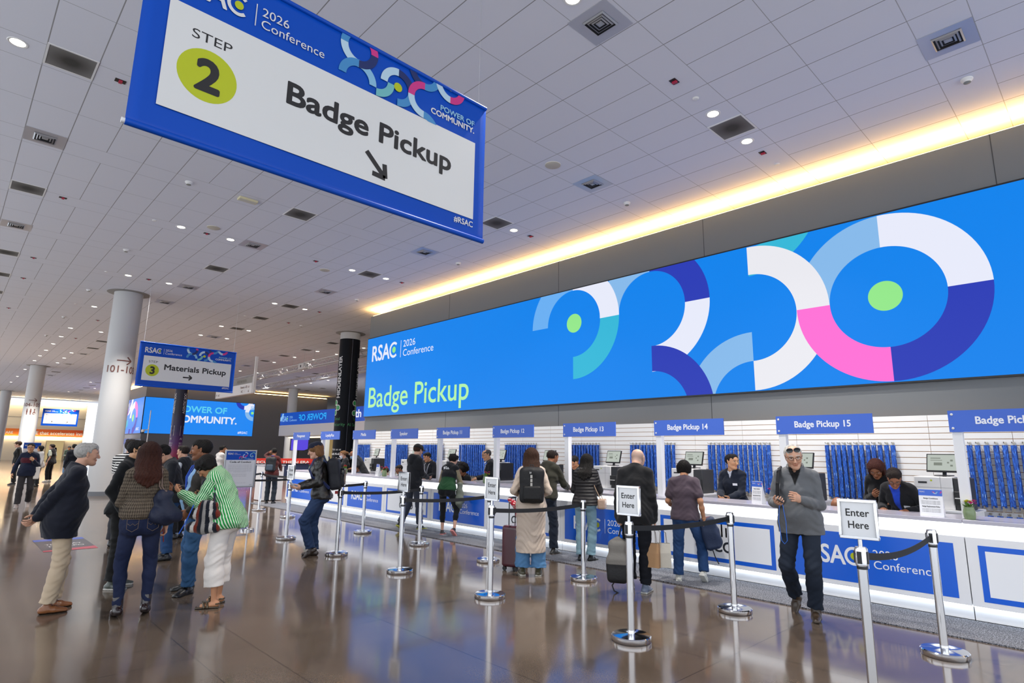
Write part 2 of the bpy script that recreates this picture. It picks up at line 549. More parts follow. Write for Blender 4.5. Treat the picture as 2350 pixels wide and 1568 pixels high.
# dark wrapped column
cx, cy, cr = 13.4, 25.2, 0.46
t = column(cx, cy, cr, 'black wrapped column with white vertical lettering and green node emblem', col_white)
navy_wrap = M('black_navy_vinyl', '#070a14', 0.5, spec=0.15)
MB().lathe([(cr + 0.006, 0.15), (cr + 0.006, 6.78)], n=48).build('vinyl_wrap', navy_wrap, t)
A = Art((0, 0, 0), (1, 0, 0), (0, 0, 1), 0.003, wrap=wrapper(cx, cy, cr + 0.006))
wht = M('white_vinyl', '#e6e6e8', 0.4); grn = M('green_vinyl', '#2fa356', 0.4); gtx = M('green_text', '#2c8a4c', 0.4)
for xo in (-0.44, 0.57):
    A.text('HIDDENLAYER', xo + 0.12, 4.0, 0.2, wht, bold=0.03, vert=True, width=1.95)
    for (dx, dz) in ((-0.12, 3.78), (0.05, 3.55), (-0.13, 3.32)):
        A.disc(xo + dx, dz, 0.135, wht, 1); A.disc(xo + dx, dz, 0.105, grn, 2)
    A.line((xo - 0.12, 3.78), (xo + 0.05, 3.55), 0.08, wht, 0.7); A.line((xo - 0.13, 3.32), (xo + 0.05, 3.55), 0.08, wht, 0.7)
    A.text('Total', xo, 2.98, 0.13, gtx, align='c'); A.text('AI Security', xo, 2.72, 0.14, gtx, align='c')
    A.text('Visit us at', xo + 0.1, 1.62, 0.09, wht, align='c'); A.text('Booth N-6377', xo + 0.1, 1.42, 0.09, wht, align='c', bold=0.03); A.text('in the Expo', xo + 0.1, 1.22, 0.09, wht, align='c')
A.rect(0.12, 0.2, 0.128, 6.75, M('wrap_edge', '#8790a8', 0.4), 1)
A.build('lettering', t)
# purple wrapped column
cx, cy, cr = 13.4, 52.3, 0.45
t = column(cx, cy, cr, 'purple to red wrapped column in front of the corner screen', col_white)
pm = M('purple_vinyl', '#3a1d66', 0.4)
nt, N, L, m2 = nodes(pm)
tc = N('ShaderNodeTexCoord'); sp = N('ShaderNodeSeparateXYZ'); L(tc.outputs['Object'], sp.inputs[0])
rr = N('ShaderNodeValToRGB'); L(m2('DIVIDE', sp.outputs['Z'], 7.0), rr.inputs['Fac'])
e = rr.color_ramp.elements
e[0].position = 0.12; e[0].color = lin('#a81f4a') + (1,)
e[1].position = 0.62; e[1].color = lin('#17152f') + (1,)
q = e.new(0.28); q.color = lin('#5a1f70') + (1,)
q = e.new(0.42); q.color = lin('#2b1a55') + (1,)
L(rr.outputs['Color'], nt.nodes['Principled BSDF'].inputs['Base Color'])
MB().lathe([(cr + 0.01, 0.3), (cr + 0.01, 6.6)], n=40).build('vinyl_wrap', pm, t)
A = Art((0, 0, 0), (1, 0, 0), (0, 0, 1), 0.006, wrap=wrapper(cx, cy, cr + 0.01))
for xo in (-0.36, 0.42):
    A.text('AGENTIC SOC', xo, 4.3, 0.2, wht, vert=True, bold=0.02, width=1.6)
    A.rect(xo - 0.2, 2.55, xo + 0.14, 3.35, wht, 1)
    A.text('SIS', xo + 0.08, 2.65, 0.2, pm, vert=True, bold=0.02, width=0.6, l=3)
    A.text('AI', xo - 0.18, 2.25, 0.16, wht); A.text('SECU', xo - 0.2, 1.9, 0.14, wht, width=0.32); A.text('RITY', xo - 0.2, 1.7, 0.14, wht, width=0.32); A.text('NOW', xo - 0.2, 1.5, 0.14, wht, width=0.32)
chev = M('dark_chevron', '#141430', 0.4)
for k in range(7):
    z = 4.4 + k * 0.27
    A.line((-0.28, z), (0.03, z + 0.2), 0.05, chev, 2); A.line((0.34, z), (0.03, z + 0.2), 0.05, chev, 2)
A.build('lettering', t)

# ------------------------------------------------------------------ video walls
def em(name, c, s=1.0): return M(name, c, 0.35, emis=s)
LB, LW, LC, LN, LP, LT, LL, LG, LV = (em('led_blue', '#0b82ea', 1.0), em('led_white', '#e6e9f8', 1.0), em('led_cream', '#e8e8ee', 1.0), em('led_navy', '#2b3cb4', 1.0),
    em('led_pink', '#ff6fd2', 1.0), em('led_teal', '#35b6d6', 1.0), em('led_light_blue', '#86b8e8', 1.0), em('led_green', '#93e68a', 1.0), em('led_pale_green', '#b2f0a8', 1.0))
YL, Z0, Z1 = 20.24, 2.9, 5.9
t = thing('video_wall', 'huge blue screen reading Badge Pickup with looping rings above the counter', 'screen', (11.6, YL, Z0))
WL = YL + 2.6
MB().box((-0.07, -WL - 0.02, -0.03), (-0.0, 0.02, 3.03)).build('bezel', black_plastic, t, smooth=False)
A = Art((-0.073, 0, 0), (0, -1, 0), (0, 0, 1), 0.0012, clip=(0, 0, WL, Z1 - Z0))
A.rect(0, 0, WL, Z1 - Z0, LB, 0)
RO, RI = 1.485, 0.895
def C(y, z): return YL - y, z - Z0
def q(y, z, a0, a1, m, l=1, ro=RO, ri=RI):
    x, v = C(y, z); A.ring(x, v, ri, ro, a0, a1, m, l, 24)
# angles: 0 = right in the picture (towards smaller y)
q(5.06, 6.75, 270, 360, LT, 1)
q(2.68, 4.40, 90, 180, LL, 2)
q(2.68, 4.40, 0, 90, LW, 2)
q(2.68, 4.40, -90, 0, LN, 2)
q(2.68, 4.40, 180, 270, LP, 4)
q(5.065, 4.40, 0, 90, LC, 3)
q(5.065, 4.40, -90, 0, LC, 3)
q(5.065, 2.61, 90, 180, LL, 2)
q(7.42, 2.61, 0, 90, LN, 3)
q(7.42, 4.98, 0, 90, LN, 2)
q(7.42, 4.98, -90, 0, LW, 2)
q(7.42, 4.98, 90, 180, LL, 2)
q(9.78, 4.98, 0, 90, LW, 3, 1.47, 0.89)
q(9.78, 4.98, -90, 0, LT, 3, 1.47, 0.89)
q(9.78, 4.98, 90, 180, em('led_mid_blue', '#6aaef0'), 3, 1.47, 0.89)
x, v = C(2.68, 4.41); A.disc(x, v, 0.265, LG, 4)
x, v = C(9.74, 4.98); A.disc(x, v, 0.25, LG, 4)
x, v = C(19.93, 3.23); A.text('Badge Pickup', x, v, 0.74, LV, 4, 0.008, width=5.95)
x, v = C(19.86, 4.99); logo(A, x, v, 0.57, LW, LG, 4, squash=1.0)
A.build('display', t)
# corner screen: front face and side wing
t = thing('corner_screen', 'bright blue corner screen reading POWER OF COMMUNITY on the dark far block', 'screen', (12.0, 57.35, 2.8))
MB().box((-0.06, -0.06, -0.03), (9.07, 0, 3.06)).build('bezel', black_plastic, t, smooth=False)
LB2 = em('led_azure', '#2488f2')
A = Art((0, -0.066, 0), (1, 0, 0), (0, 0, 1), 0.006, clip=(0, 0, 9.05, 3.03))
A.rect(-0.06, 0, 9.05, 3.03, LB2, 0)
A.text('POWER OF', 2.55, 1.95, 0.52, em('led_sky', '#5fd0f0'), 3, 0.03, width=4.05)
A.text('COMMUNITY.', 2.35, 1.05, 0.58, LW, 3, 0.035, width=5.2)
A.text('#RSAC', 8.6, 0.2, 0.2, LW, 3, 0.02, align='r')
for (cx, cy, a0, a1, mm) in ((8.1, 3.2, 180, 270, LN), (8.1, 3.2, 270, 360, LW), (9.0, 2.2, 90, 180, LW), (9.0, 2.2, 180, 270, LL), (8.7, 3.2, 270, 300, LL)):
    A.ring(cx, cy, 0.42, 0.78, a0, a1, mm, 2)
A.disc(9.0 - 0.12, 2.15, 0.13, LG, 3)
A.build('display', t)
t = thing('side_screen', 'blue side wing screen with pink and white arcs, round the corner by the nearest column', 'screen', (12.0, 57.35, 2.8))
MB().box((-0.06, 0, -0.03), (0, 13, 3.06)).build('bezel', black_plastic, t, smooth=False)
A = Art((-0.066, 13, 0), (0, -1, 0), (0, 0, 1), 0.006, clip=(0, 0, 13, 3.03))
A.rect(0, 0, 13.0, 3.03, LB2, 0)
for (cx, cy, a0, a1, mm) in ((7.6, 3.1, 180, 270, LP), (7.6, 3.1, 270, 360, LW), (6.8, 3.0, 270, 360, LN), (5.8, 2.3, 270, 360, LW), (9.9, 1.35, 90, 180, LW), (9.9, 1.35, 0, 90, LP), (9.9, 1.35, 270, 360, LN),
        (8.0, 1.35, 90, 180, LW), (7.8, 0.4, 270, 360, LN), (5.5, 0.3, 0, 90, LW), (8.0, -0.2, 90, 180, LT), (4.5, 1.6, 0, 180, LP), (2.5, 1.6, 180, 360, LW)):
    A.ring(cx, cy, 0.85, 1.45, a0, a1, mm, 2)
A.disc(9.75, 1.35, 0.33, LG, 3)
A.text('#RSAC', 12.4, 0.25, 0.24, LW, 3, 0.02, align='r')
A.build('display', t)
# entrance fascia beyond the end of the screen wall
t = thing('entrance_fascia', 'blue over white entrance fascia hanging beyond the black column', 'sign', (20.0, 48.65, 2.71))
MB().box((0, -16, 0), (0.5, 0, 0.85)).build('white_band', white_paint, t, smooth=False)
MB().box((0.02, -16, 0.85), (0.5, -0.05, 1.84)).build('blue_band', M('fascia_blue', '#1257dc', 0.25, emis=0.55), t, smooth=False)
A = Art((0.015, 0, 0.85), (0, -1, 0), (0, 0, 1), 0.004, clip=(0, 0, 16, 0.98))
logo(A, 0.35, 0.3, 0.42, LL, LG, 2)
A.ring(0.1, 0.95, 0.3, 0.62, -90, 0, LL, 1)
A.text('POWER OF', 3.6, 0.3, 0.45, em('reflected_cyan', '#1fa4ee'), 2, 0.03, mirror=True, width=4.6)  # corner screen's reflection in the glossy fascia, painted on as mirrored lettering
A.text('South Expo', 10.95, 0.28, 0.5, LW, 2, 0.03, width=4.6)
A.build('lettering', t)
o = MB().box((20.6, 36, 2.55), (20.8, 48, 2.62)).build('ceiling_light_strip', M('strip_warm', '#ffdf9a', 0.5, emis=6, ecol='#ffdf9a'), smooth=False)
tag(o, 'warm light strip under the blue entrance fascia', 'light')
o = MB().box((20.5, 34, 2.63), (28, 48.6, 2.75)).build('canopy', white_paint, smooth=False)
tag(o, 'white soffit board above the entrance behind the black column', 'canopy')
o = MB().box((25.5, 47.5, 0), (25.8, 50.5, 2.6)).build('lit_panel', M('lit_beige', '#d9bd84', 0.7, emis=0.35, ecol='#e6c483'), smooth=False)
tag(o, 'beige lit wall panel seen left of the black column', 'panel')
t = thing('wall_monitor', 'small purple monitor on the dark wall behind the man in the navy cap', 'monitor', (20.2, 45.0, 1.55))
MB().box((-0.7, 0, 0), (0.75, 0.08, 0.9)).build('bezel', black_plastic, t, smooth=False)
MB().box((-0.66, -0.01, 0.04), (0.71, 0, 0.86)).build('display', em('monitor_purple', '#5a48d8'), t, smooth=False)
MB().box((-0.05, 0.08, -1.55), (0.05, 0.14, 0.5)).build('stand', dark_grey, t, smooth=False)
# orange band on the far wall
t = thing('wall_banner', 'long orange banner with white lettering on the far cream wall', 'banner', (-7, 87.94, 2.68))
og = M('orange_vinyl', '#d4622a', 0.5)
nt, N, L, m2 = nodes(og)
tc = N('ShaderNodeTexCoord'); sp = N('ShaderNodeSeparateXYZ'); L(tc.outputs['Object'], sp.inputs[0])
rr = N('ShaderNodeValToRGB'); L(m2('DIVIDE', m2('SUBTRACT', sp.outputs['X'], 7), 13), rr.inputs['Fac'])
rr.color_ramp.elements[0].color = lin('#e8872c') + (1,); rr.color_ramp.elements[1].color = lin('#c94a22') + (1,)
L(rr.outputs['Color'], nt.nodes['Principled BSDF'].inputs['Base Color'])
MB().box((0, 0, 0), (19.3, 0.05, 0.84)).build('fabric', og, t, smooth=False)
A = Art((0, -0.005, 0), (1, 0, 0), (0, 0, 1), 0.004)
A.text('CYBERWARE', 12.8, 0.28, 0.25, paper, 2, 0.02, align='r')
A.text('SASE that accelerates inn', 14.0, 0.24, 0.36, paper, 2, 0.02, width=5.25)
A.build('lettering', t)
# ------------------------------------------------------------------ ceiling fixtures
trimw = M('fixture_white', '#e2e1df', 0.5)
lamp_e = M('lamp_lens', '#fff6e6', 0.4, emis=9, ecol='#fff4e2')
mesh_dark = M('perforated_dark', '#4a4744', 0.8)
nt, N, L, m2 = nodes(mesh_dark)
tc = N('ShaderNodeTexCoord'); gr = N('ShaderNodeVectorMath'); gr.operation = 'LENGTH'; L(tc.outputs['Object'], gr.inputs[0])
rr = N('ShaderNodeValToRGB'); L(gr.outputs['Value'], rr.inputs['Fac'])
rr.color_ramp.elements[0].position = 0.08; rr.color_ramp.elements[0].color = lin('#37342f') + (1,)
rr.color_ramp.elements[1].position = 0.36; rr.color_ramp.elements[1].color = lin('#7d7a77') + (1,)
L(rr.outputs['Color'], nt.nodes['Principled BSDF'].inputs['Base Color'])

def rank(n): return ['first', 'second', 'third', 'fourth', 'fifth', 'sixth', 'seventh', 'eighth', 'ninth', 'tenth', 'eleventh', 'twelfth'][n]
ROWNAME = {}
_proto = {}
def fixture(kind, x, y, label):
    z = HC
    if kind in _proto:
        o = copy_tree(_proto[kind]); o.location = (x, y, z); o['label'] = label
        return o
    if kind == 'L':
        t = thing('ceiling_downlight', label, 'ceiling light', (x, y, z), group='round recessed downlights in the ceiling')
        MB().lathe([(0.085, -0.001), (0.1, -0.008), (0.115, -0.006), (0.12, 0.0)], n=28, cap=False).build('trim_ring', trimw, t)
        MB().lathe([(0.0001, -0.003), (0.088, -0.003)], n=28, cap=False).build('lens', lamp_e, t)
    elif kind == 'R':
        t = thing('ceiling_return_grille', label, 'air grille', (x, y, z), group='dark square return grilles in the ceiling')
        MB().box((-0.3, -0.3, -0.008), (0.3, -0.275, 0)).box((-0.3, 0.275, -0.008), (0.3, 0.3, 0)).box((-0.3, -0.275, -0.008), (-0.275, 0.275, 0)).box((0.275, -0.275, -0.008), (0.3, 0.275, 0)).build('frame', trimw, t, smooth=False)
        MB().box((-0.28, -0.28, -0.004), (0.28, 0.28, 0.0)).build('grille', mesh_dark, t, smooth=False)
    elif kind == 'V':
        t = thing('ceiling_diffuser', label, 'air vent', (x, y, z), group='square louvred air diffusers in the ceiling')
        MB().box((-0.3, -0.3, -0.006), (0.3, 0.3, 0)).build('plate', M('vent_plate', '#b9bac2', 0.35, 0.4), t, smooth=False)
        MB().box((-0.16, -0.16, -0.0085), (0.16, 0.16, -0.0065)).build('throat', M('vent_throat', '#26272b', 0.8), t, smooth=False)
        for k in range(4):
            r = 0.165 - k * 0.04; q_ = r - 0.02; zt, zb = -0.028 + 0.004 * k, -0.012
            vs = [(s1 * r, s2 * r, zb) for s1, s2 in ((-1, -1), (1, -1), (1, 1), (-1, 1))] + [(s1 * q_, s2 * q_, zt) for s1, s2 in ((-1, -1), (1, -1), (1, 1), (-1, 1))]
            MB().add(vs, [(i, (i + 1) % 4, 4 + (i + 1) % 4, 4 + i) for i in range(4)]).build('louvre', M('vent_louvre', '#a5a6aa', 0.4, 0.3), t, smooth=False)
        MB().box((-0.03, -0.03, -0.02), (0.03, 0.03, -0.008)).build('hub', M('vent_louvre'), t, smooth=False)
    elif kind == 's':
        t = thing('ceiling_socket', label, 'ceiling socket', (x, y, z), group='dark ceiling sockets with a red flag')
        MB().box((-0.07, -0.05, -0.006), (0.07, 0.05, 0)).build('plate', M('socket_black', '#15100e', 0.5), t, smooth=False)
        MB().box((-0.02, -0.04, -0.03), (0.025, 0.03, -0.006)).build('flag', M('socket_red', '#b0203f', 0.5), t, smooth=False)
    elif kind == 'd':
        t = thing('smoke_detector', label, 'smoke detector', (x, y, z), group='white smoke detectors on the ceiling')
        MB().lathe([(0.075, 0), (0.075, -0.02), (0.055, -0.035), (0.045, -0.055)], n=24).build('housing', trimw, t)
        MB().lathe([(0.046, -0.05), (0.046, -0.062), (0.03, -0.07)], n=24).build('sensor_head', M('sensor_grey', '#8b8b84', 0.6), t)
    elif kind == 'p':
        t = thing('sprinkler_cap', label, 'sprinkler', (x, y, z), group='small white sprinkler caps on the ceiling')
        MB().lathe([(0.05, 0), (0.05, -0.008), (0.035, -0.02)], n=20).build('cap', trimw, t)
    elif kind == 'b':
        t = thing('ceiling_speaker', label, 'speaker', (x, y, z))
        MB().lathe([(0.15, 0), (0.15, -0.012), (0.13, -0.022)], n=32).build('grille', M('speaker_cream', '#bdb7a8', 0.6), t)
        MB().lathe([(0.155, 0), (0.155, -0.006)], n=32).build('ring', trimw, t)
    elif kind == 'e':
        t = thing('emergency_light', label, 'emergency light', (x, y, z))
        MB().box((-0.2, -0.09, -0.05), (0.2, 0.09, 0)).build('housing', M('emergency_cream', '#d8cfa8', 0.5), t, bevel=0.01)
        MB().box((-0.17, -0.07, -0.054), (0.17, 0.07, -0.05)).build('diffuser', M('emergency_lens', '#c9c6b8', 0.4), t, smooth=False)
    if kind in 'LRVsdp':
        _proto[kind] = t
    return t
FX = {
 'R': [(0.6, 9.99), (0.6, 15.9), (0.6, 21.85), (0.6, 24.85), (0.6, 27.9), (5.4, 13.0), (5.43, 19.0), (5.45, 37.1), (5.5, 40.15), (5.54, 55.4), (8.95, 4.05), (9.0, 10.04), (9.04, 16.04), (9.08, 22.04), (9.1, 25.04), (9.2, 28.1),
       (14.02, 28.2), (14.02, 31.3), (14.03, 34.3), (14.06, 37.3), (9.2, 61.7), (9.25, 64.9), (9.3, 68.2), (9.33, 74.4), (19.1, 40.7), (24.2, 50.0), (24.2, 53.1)],
 'V': [(0.6, 12.96), (0.62, 18.9), (5.4, 4.1), (5.41, 15.98), (5.44, 21.97), (5.45, 25.0), (5.48, 43.1), (5.52, 49.25), (5.52, 58.35), (8.91, 1.04), (8.96, 7.06), (9.01, 13.04), (9.05, 19.02), (9.11, 31.1), (14.08, 40.4), (9.28, 71.1), (19.1, 43.7)],
 'L': [(0.0, 10.0), (4.83, 4.08), (8.34, 4.08), (9.55, 4.07), (9.62, 10.08), (3.63, 15.97), (4.83, 16.0), (8.45, 16.07), (9.66, 16.08), (3.65, 21.93), (4.85, 21.99), (8.48, 22.06), (9.7, 22.1), (3.67, 27.98), (8.5, 28.1), (9.75, 28.2),
       (8.52, 31.15), (9.75, 31.15), (3.68, 34.02), (4.89, 34.07), (3.69, 37.1), (3.7, 40.14), (3.7, 43.2), (4.91, 43.2), (3.7, 46.15), (4.91, 46.15), (3.71, 49.2), (4.92, 49.2), (3.72, 55.4), (3.75, 61.7), (3.75, 67.8),
       (8.66, 61.8), (8.75, 74.7), (9.93, 68.1), (14.67, 31.3), (15.9, 31.4), (15.89, 28.3), (14.71, 34.4), (15.93, 34.4), (14.73, 37.5), (14.76, 43.6), (16.0, 43.7), (21.65, 43.9), (21.62, 46.9), (21.63, 49.9)],
 's': [(7.14, 4.07), (10.14, 4.05), (10.2, 10.06), (1.21, 10.0), (1.22, 15.95), (1.23, 21.9), (1.23, 24.9), (1.24, 30.9), (4.23, 15.97), (4.23, 21.93), (4.26, 30.96), (4.29, 37.1), (7.25, 16.04), (10.26, 16.07), (10.3, 22.08), (10.31, 25.06)],
 'd': [(10.22, 7.1), (10.1, 1.03), (3.0, 13.03), (10.26, 13.1), (10.34, 19.15), (3.03, 19.02), (3.05, 25.04), (3.08, 31.2), (3.09, 37.2), (10.94, 25.17)],
 'p': [(7.75, 4.06), (10.75, 4.04), (3.03, 15.95), (3.05, 21.94), (3.06, 27.93), (8.46, 25.1)],
}
FNAME = {'R': 'dark square return grille', 'V': 'square louvred air diffuser', 'L': 'round glowing downlight', 's': 'red-flag ceiling socket', 'd': 'white domed smoke detector', 'p': 'small white sprinkler cap'}
def bay(x):
    return ('left of the columns' if x < 2.2 else 'in the white column line' if x < 6.6 else 'along the screen wall' if x < 12 else 'beyond the black column' if x < 18 else 'beyond the entrance fascia')
for kind, L_ in FX.items():
    bays = {}
    for p in L_: bays.setdefault(bay(p[0]), []).append(p)
    for b_, ps in bays.items():
        ps.sort(key=lambda p: (p[1], p[0]))
        rows = []
        for p in ps:
            if rows and abs(rows[-1][0][1] - p[1]) < 0.4: rows[-1].append(p)
            else: rows.append([p])
        for i, row in enumerate(rows):
            for j, (x, y) in enumerate(row):
                side = '' if len(row) == 1 else ', left of pair' if j == 0 else ', right of pair'
                where = 'only one' if len(rows) == 1 else ('nearest row' if i == 0 else 'farthest row' if i == len(rows) - 1 else rank(i) + ' row from the front')
                o = fixture(kind, x, y, '%s %s, %s%s' % (FNAME[kind], b_, where, side))
                if kind == 'L':
                    downlight_lamp(x, y, o, 1.2 if y < 26 else 2.4 if y < 40 else 5.0)
fixture('b', 4.22, 15.4, 'round cream ceiling speaker left of the socket, above the step three banner line')
fixture('b', 7.84, 16.66, 'round ceiling speaker near the grey screen wall end')
fixture('b', 7.79, 7.1, 'round white ceiling speaker right of the big step two banner')
fixture('e', 4.2, 13.02, 'cream rectangular emergency light on the ceiling below the big banner')

# ------------------------------------------------------------------ hanging banners
bn_blue = M('banner_blue', '#0048b2', 0.42, spec=0.25)
bn = {k: M('print_' + k, c, 0.5) for k, c in dict(white='#d9d8d5', lime='#b4bd0c', light='#3f87bd', pale='#83b6d3', ice='#b5cfdd', teal='#6db3b6', pink='#c9307f', navy='#10255f').items()}
def decor(A, X, Z):
    """ring pattern; absolute coordinates of the first banner minus (X, Z)"""
    R0, R1 = 0.109, 0.178
    for i_, (cx, cz, a0, a1, k, l) in enumerate(((2.12, 5.0, 180, 270, 'ice', 2), (2.12, 5.0, 270, 360, 'navy', 2), (2.12, 5.0, 0, 60, 'pink', 2), (2.12, 5.0, 120, 180, 'light', 2),
            (2.12, 4.715, 90, 180, 'light', 2), (2.12, 4.715, 0, 90, 'pale', 1), (2.512, 4.822, 90, 180, 'ice', 2), (2.512, 4.822, 0, 90, 'navy', 1), (2.512, 4.822, 270, 360, 'light', 1),
            (2.298, 4.822, 270, 360, 'teal', 2), (2.797, 4.822, 90, 180, 'pink', 3), (2.797, 4.822, 180, 270, 'ice', 3), (2.797, 5.108, 270, 360, 'light', 2), (2.797, 5.108, 180, 270, 'navy', 1),
            (3.095, 5.108, 180, 270, 'ice', 3), (3.095, 5.108, 270, 360, 'pink', 3), (2.797, 4.535, 0, 90, 'light', 2))):
        A.ring(cx - X, cz - Z, R0, R1, a0, a1, bn[k], l * 0.8 + 0.06 * i_)
    A.disc(2.512 - X, 4.82 - Z, 0.042, bn['lime'], 4)
    A.disc(3.095 - X, 5.1 - Z, 0.042, bn['lime'], 4)
def step_banner(x, y, z, num, text, x0, x1, arrow, label):
    t = thing('hanging_banner', label, 'banner', (x, y, z))
    W, H = 3.0, 1.455
    # fabric sleeve with a gentle ripple and round pole pockets
    mb = MB(); nx = 40; nz = 22
    vs = []
    for k in range(nz + 1):
        for i in range(nx + 1):
            u, v = i / nx, k / nz
            vs.append((u * W, 0.004 * math.sin(u * 19 + v * 3) * math.sin(v * PI), v * H))
    fs = [(k * (nx + 1) + i, k * (nx + 1) + i + 1, (k + 1) * (nx + 1) + i + 1, (k + 1) * (nx + 1) + i) for k in range(nz) for i in range(nx)]
    mb.add(vs, fs)
    fab = o = mb.build('fabric', bn_blue, t); md = o.modifiers.new('thick', 'SOLIDIFY'); md.thickness = 0.004; md.offset = 1
    MB().tube([(0.0, 0, 0.02), (W, 0, 0.02)], 0.024, 14).build('pole_pocket', bn_blue, t)
    MB().tube([(0.0, 0, H - 0.01), (W, 0, H - 0.01)], 0.02, 14).build('pole_pocket', bn_blue, t)
    MB().tube([(-0.02, 0, 0.02), (0.0, 0, 0.02)], 0.018, 12).build('pole_end', trimw, t)
    A = Art((0, -0.0085, 0), (1, 0, 0), (0, 0, 1), 0.0006, clip=(0.0, 1.0, W, H))
    X, Z = 0.558, 3.632
    decor(A, X, Z)
    A.clip = None
    A.rect(0.151, 0.205, 2.863, 1.008, bn['white'], 1)
    logo(A, 0.16, 1.115, 0.168, bn['white'], bn['lime'], 3, squash=0.94)
    A.text('STEP', 0.305, 0.79, 0.07, ink, 2, -0.004, width=0.265)
    A.disc(0.432, 0.543, 0.195, bn['lime'], 2)
    A.text(num, 0.437, 0.43, 0.225, ink, 4, 0.045, align='c')
    A.text(text, x0, 0.6, 0.175, ink, 2, 0.034, width=x1 - x0)
    A.arrow(arrow[0], arrow[1], 0.045, 0.115, ink)
    A.text('#RSAC', 2.63, 0.122, 0.055, bn['white'], 2, 0.02, width=0.232)
    A.text('POWER OF', 2.846, 1.18, 0.052, bn['pale'], 2, 0.03, align='r', width=0.42)
    A.text('COMMUNITY.', 2.846, 1.105, 0.055, bn['white'], 2, 0.03, align='r', width=0.528)
    A.build('print', fab)
    for u in (0.1, 2.9):
        MB().tube([(u, 0, H), (u, 0, HC - z)], 0.0016 if z > 3.6 else 0.005, 6).build('hanging_wire', M('wire', '#b9b9bb', 0.4, 0.5), t)
    return t
step_banner(0.558, 4.17, 3.632, '2', 'Badge Pickup', 0.985, 2.575, ((1.687, 0.468), (1.867, 0.295)), 'huge near hanging banner reading STEP 2 Badge Pickup with lime circle')
step_banner(4.235, 21.92, 3.56, '3', 'Materials Pickup', 0.77, 2.71, ((1.36, 0.4), (1.62, 0.4)), 'hanging blue banner reading STEP 3 Materials Pickup with right arrow')
# far small one with two columns of text
t = thing('hanging_banner', 'distant blue hanging banner with two text columns before the orange wall banner', 'banner', (7.05, 76, 3.64))
MB().box((0, 0, 0), (3.0, 0.02, 1.72)).build('fabric', bn_blue, t, smooth=False)
A = Art((0, -0.004, 0), (1, 0, 0), (0, 0, 1), 0.006, clip=(0, 1.0, 3, 1.72))
decor(A, 0.558, 3.4)
A.clip = None
A.rect(0.15, 0.22, 2.85, 1.25, bn['white'], 1)
logo(A, 0.2, 1.4, 0.15, bn['white'], bn['lime'], 3)
for x0, hd, n_ in ((0.28, 'Up to Level 2 & 3', 3), (1.55, 'Esplanade Level', 4)):
    A.text(hd, x0, 1.08, 0.08, ink, 2, 0.02, width=0.95)
    for k, s_ in enumerate(('Registration, Keynotes', 'Sessions and Store', 'Expo', 'Rooms 151-160')[:n_]): A.text(s_, x0, 0.9 - k * 0.12, 0.06, dark_grey, 2)
A.arrow((0.85, 0.3), (0.85, 0.48), 0.03, 0.09, ink); A.arrow((2.0, 0.3), (2.15, 0.45), 0.03, 0.09, ink)
A.build('print', t)
for u in (0.1, 2.9):
    MB().tube([(u, 0, 1.72), (u, 0, HC - 3.64)], 0.006, 5).build('hanging_wire', M('wire'), t)
# room direction sign on a drop pole
t = thing('direction_sign', 'white suspended direction sign listing Rooms 1-25 beside the step three banner', 'sign', (13.06, 36.0, 4.9))
MB().box((-0.12, -0.0, 0.0), (0.12, 6.4, 1.0)).build('board', white_paint, t, smooth=False)
MB().box((-0.07, -0.12, 0.0), (0.07, 0.0, HC - 4.9)).build('drop_pole', white_paint, t, smooth=False)
MB().box((-0.07, 6.4, 0.0), (0.07, 6.5, HC - 4.9)).build('drop_pole', white_paint, t, smooth=False)
A = Art((-0.125, 6.4, 0), (0, -1, 0), (0, 0, 1), 0.004)
A.rect(0, 0.62, 6.4, 1.0, M('sign_grey', '#8d8b88', 0.5), 1)
A.text('MOSCONE SOUTH', 3.9, 0.72, 0.17, M('sign_tan', '#6f6a5e', 0.5), 2, 0.01, width=1.6)
A.text('Rooms 1-25', 4.6, 0.36, 0.14, brown_ink, 2, 0.01, width=1.1); A.arrow((5.95, 0.5), (5.95, 0.36), 0.03, 0.09, brown_ink)
A.text('WC', 4.7, 0.1, 0.14, brown_ink, 2); A.text('i', 5.3, 0.1, 0.14, brown_ink, 2); A.arrow((5.95, 0.24), (5.95, 0.1), 0.03, 0.09, brown_ink)
A.text('WC', 0.5, 0.1, 0.14, brown_ink, 2); A.arrow((0.2, 0.1), (0.2, 0.26), 0.03, 0.09, brown_ink)
A.build('lettering', t)
# lighting truss
truss_m = M('truss_white', '#c6c4c4', 0.45)
def truss(a, b, label, w=0.3):
    a, b = Vector(a), Vector(b)
    t = thing('ceiling_truss', label, 'truss', tuple(a))
    d = (b - a); Lr = d.length; d.normalize(); u = Vector((0, 0, 1)); s = d.cross(u)
    cs = [(s * sx + u * sz) * (w / 2) for sx in (-1, 1) for sz in (-1, 1)]
    for c in cs:
        MB().tube([c, c + d * Lr], 0.025, 8).build('chord', truss_m, t)
    mb = MB(); n = max(2, int(Lr / 0.45))
    for f in range(4):
        p, q_ = ((0, 1), (1, 3), (3, 2), (2, 0))[f]
        for k in range(n):
            A0 = cs[p] + d * (Lr * k / n); B0 = cs[q_] + d * (Lr * (k + 1) / n)
            A1 = cs[q_] + d * (Lr * k / n); 
            mb.tube([A0, B0] if k % 2 else [A1, cs[p] + d * (Lr * (k + 1) / n)], 0.012, 6)
    mb.build('lacing', truss_m, t)
    for k in (0.1, 0.9):
        p = d * (Lr * k) + Vector((0, 0, w / 2))
        MB().tube([p, p + Vector((0, 0, HC - a.z - w / 2))], 0.006, 5).build('suspension_cable', M('wire'), t)
    return t
truss((14.0, 31.1, 6.2), (14.0, 22.3, 6.2), 'white box truss passing behind the black column')
truss((14.0, 42.5, 6.15), (14.0, 31.8, 6.15), 'white box truss running on left from the corner block')
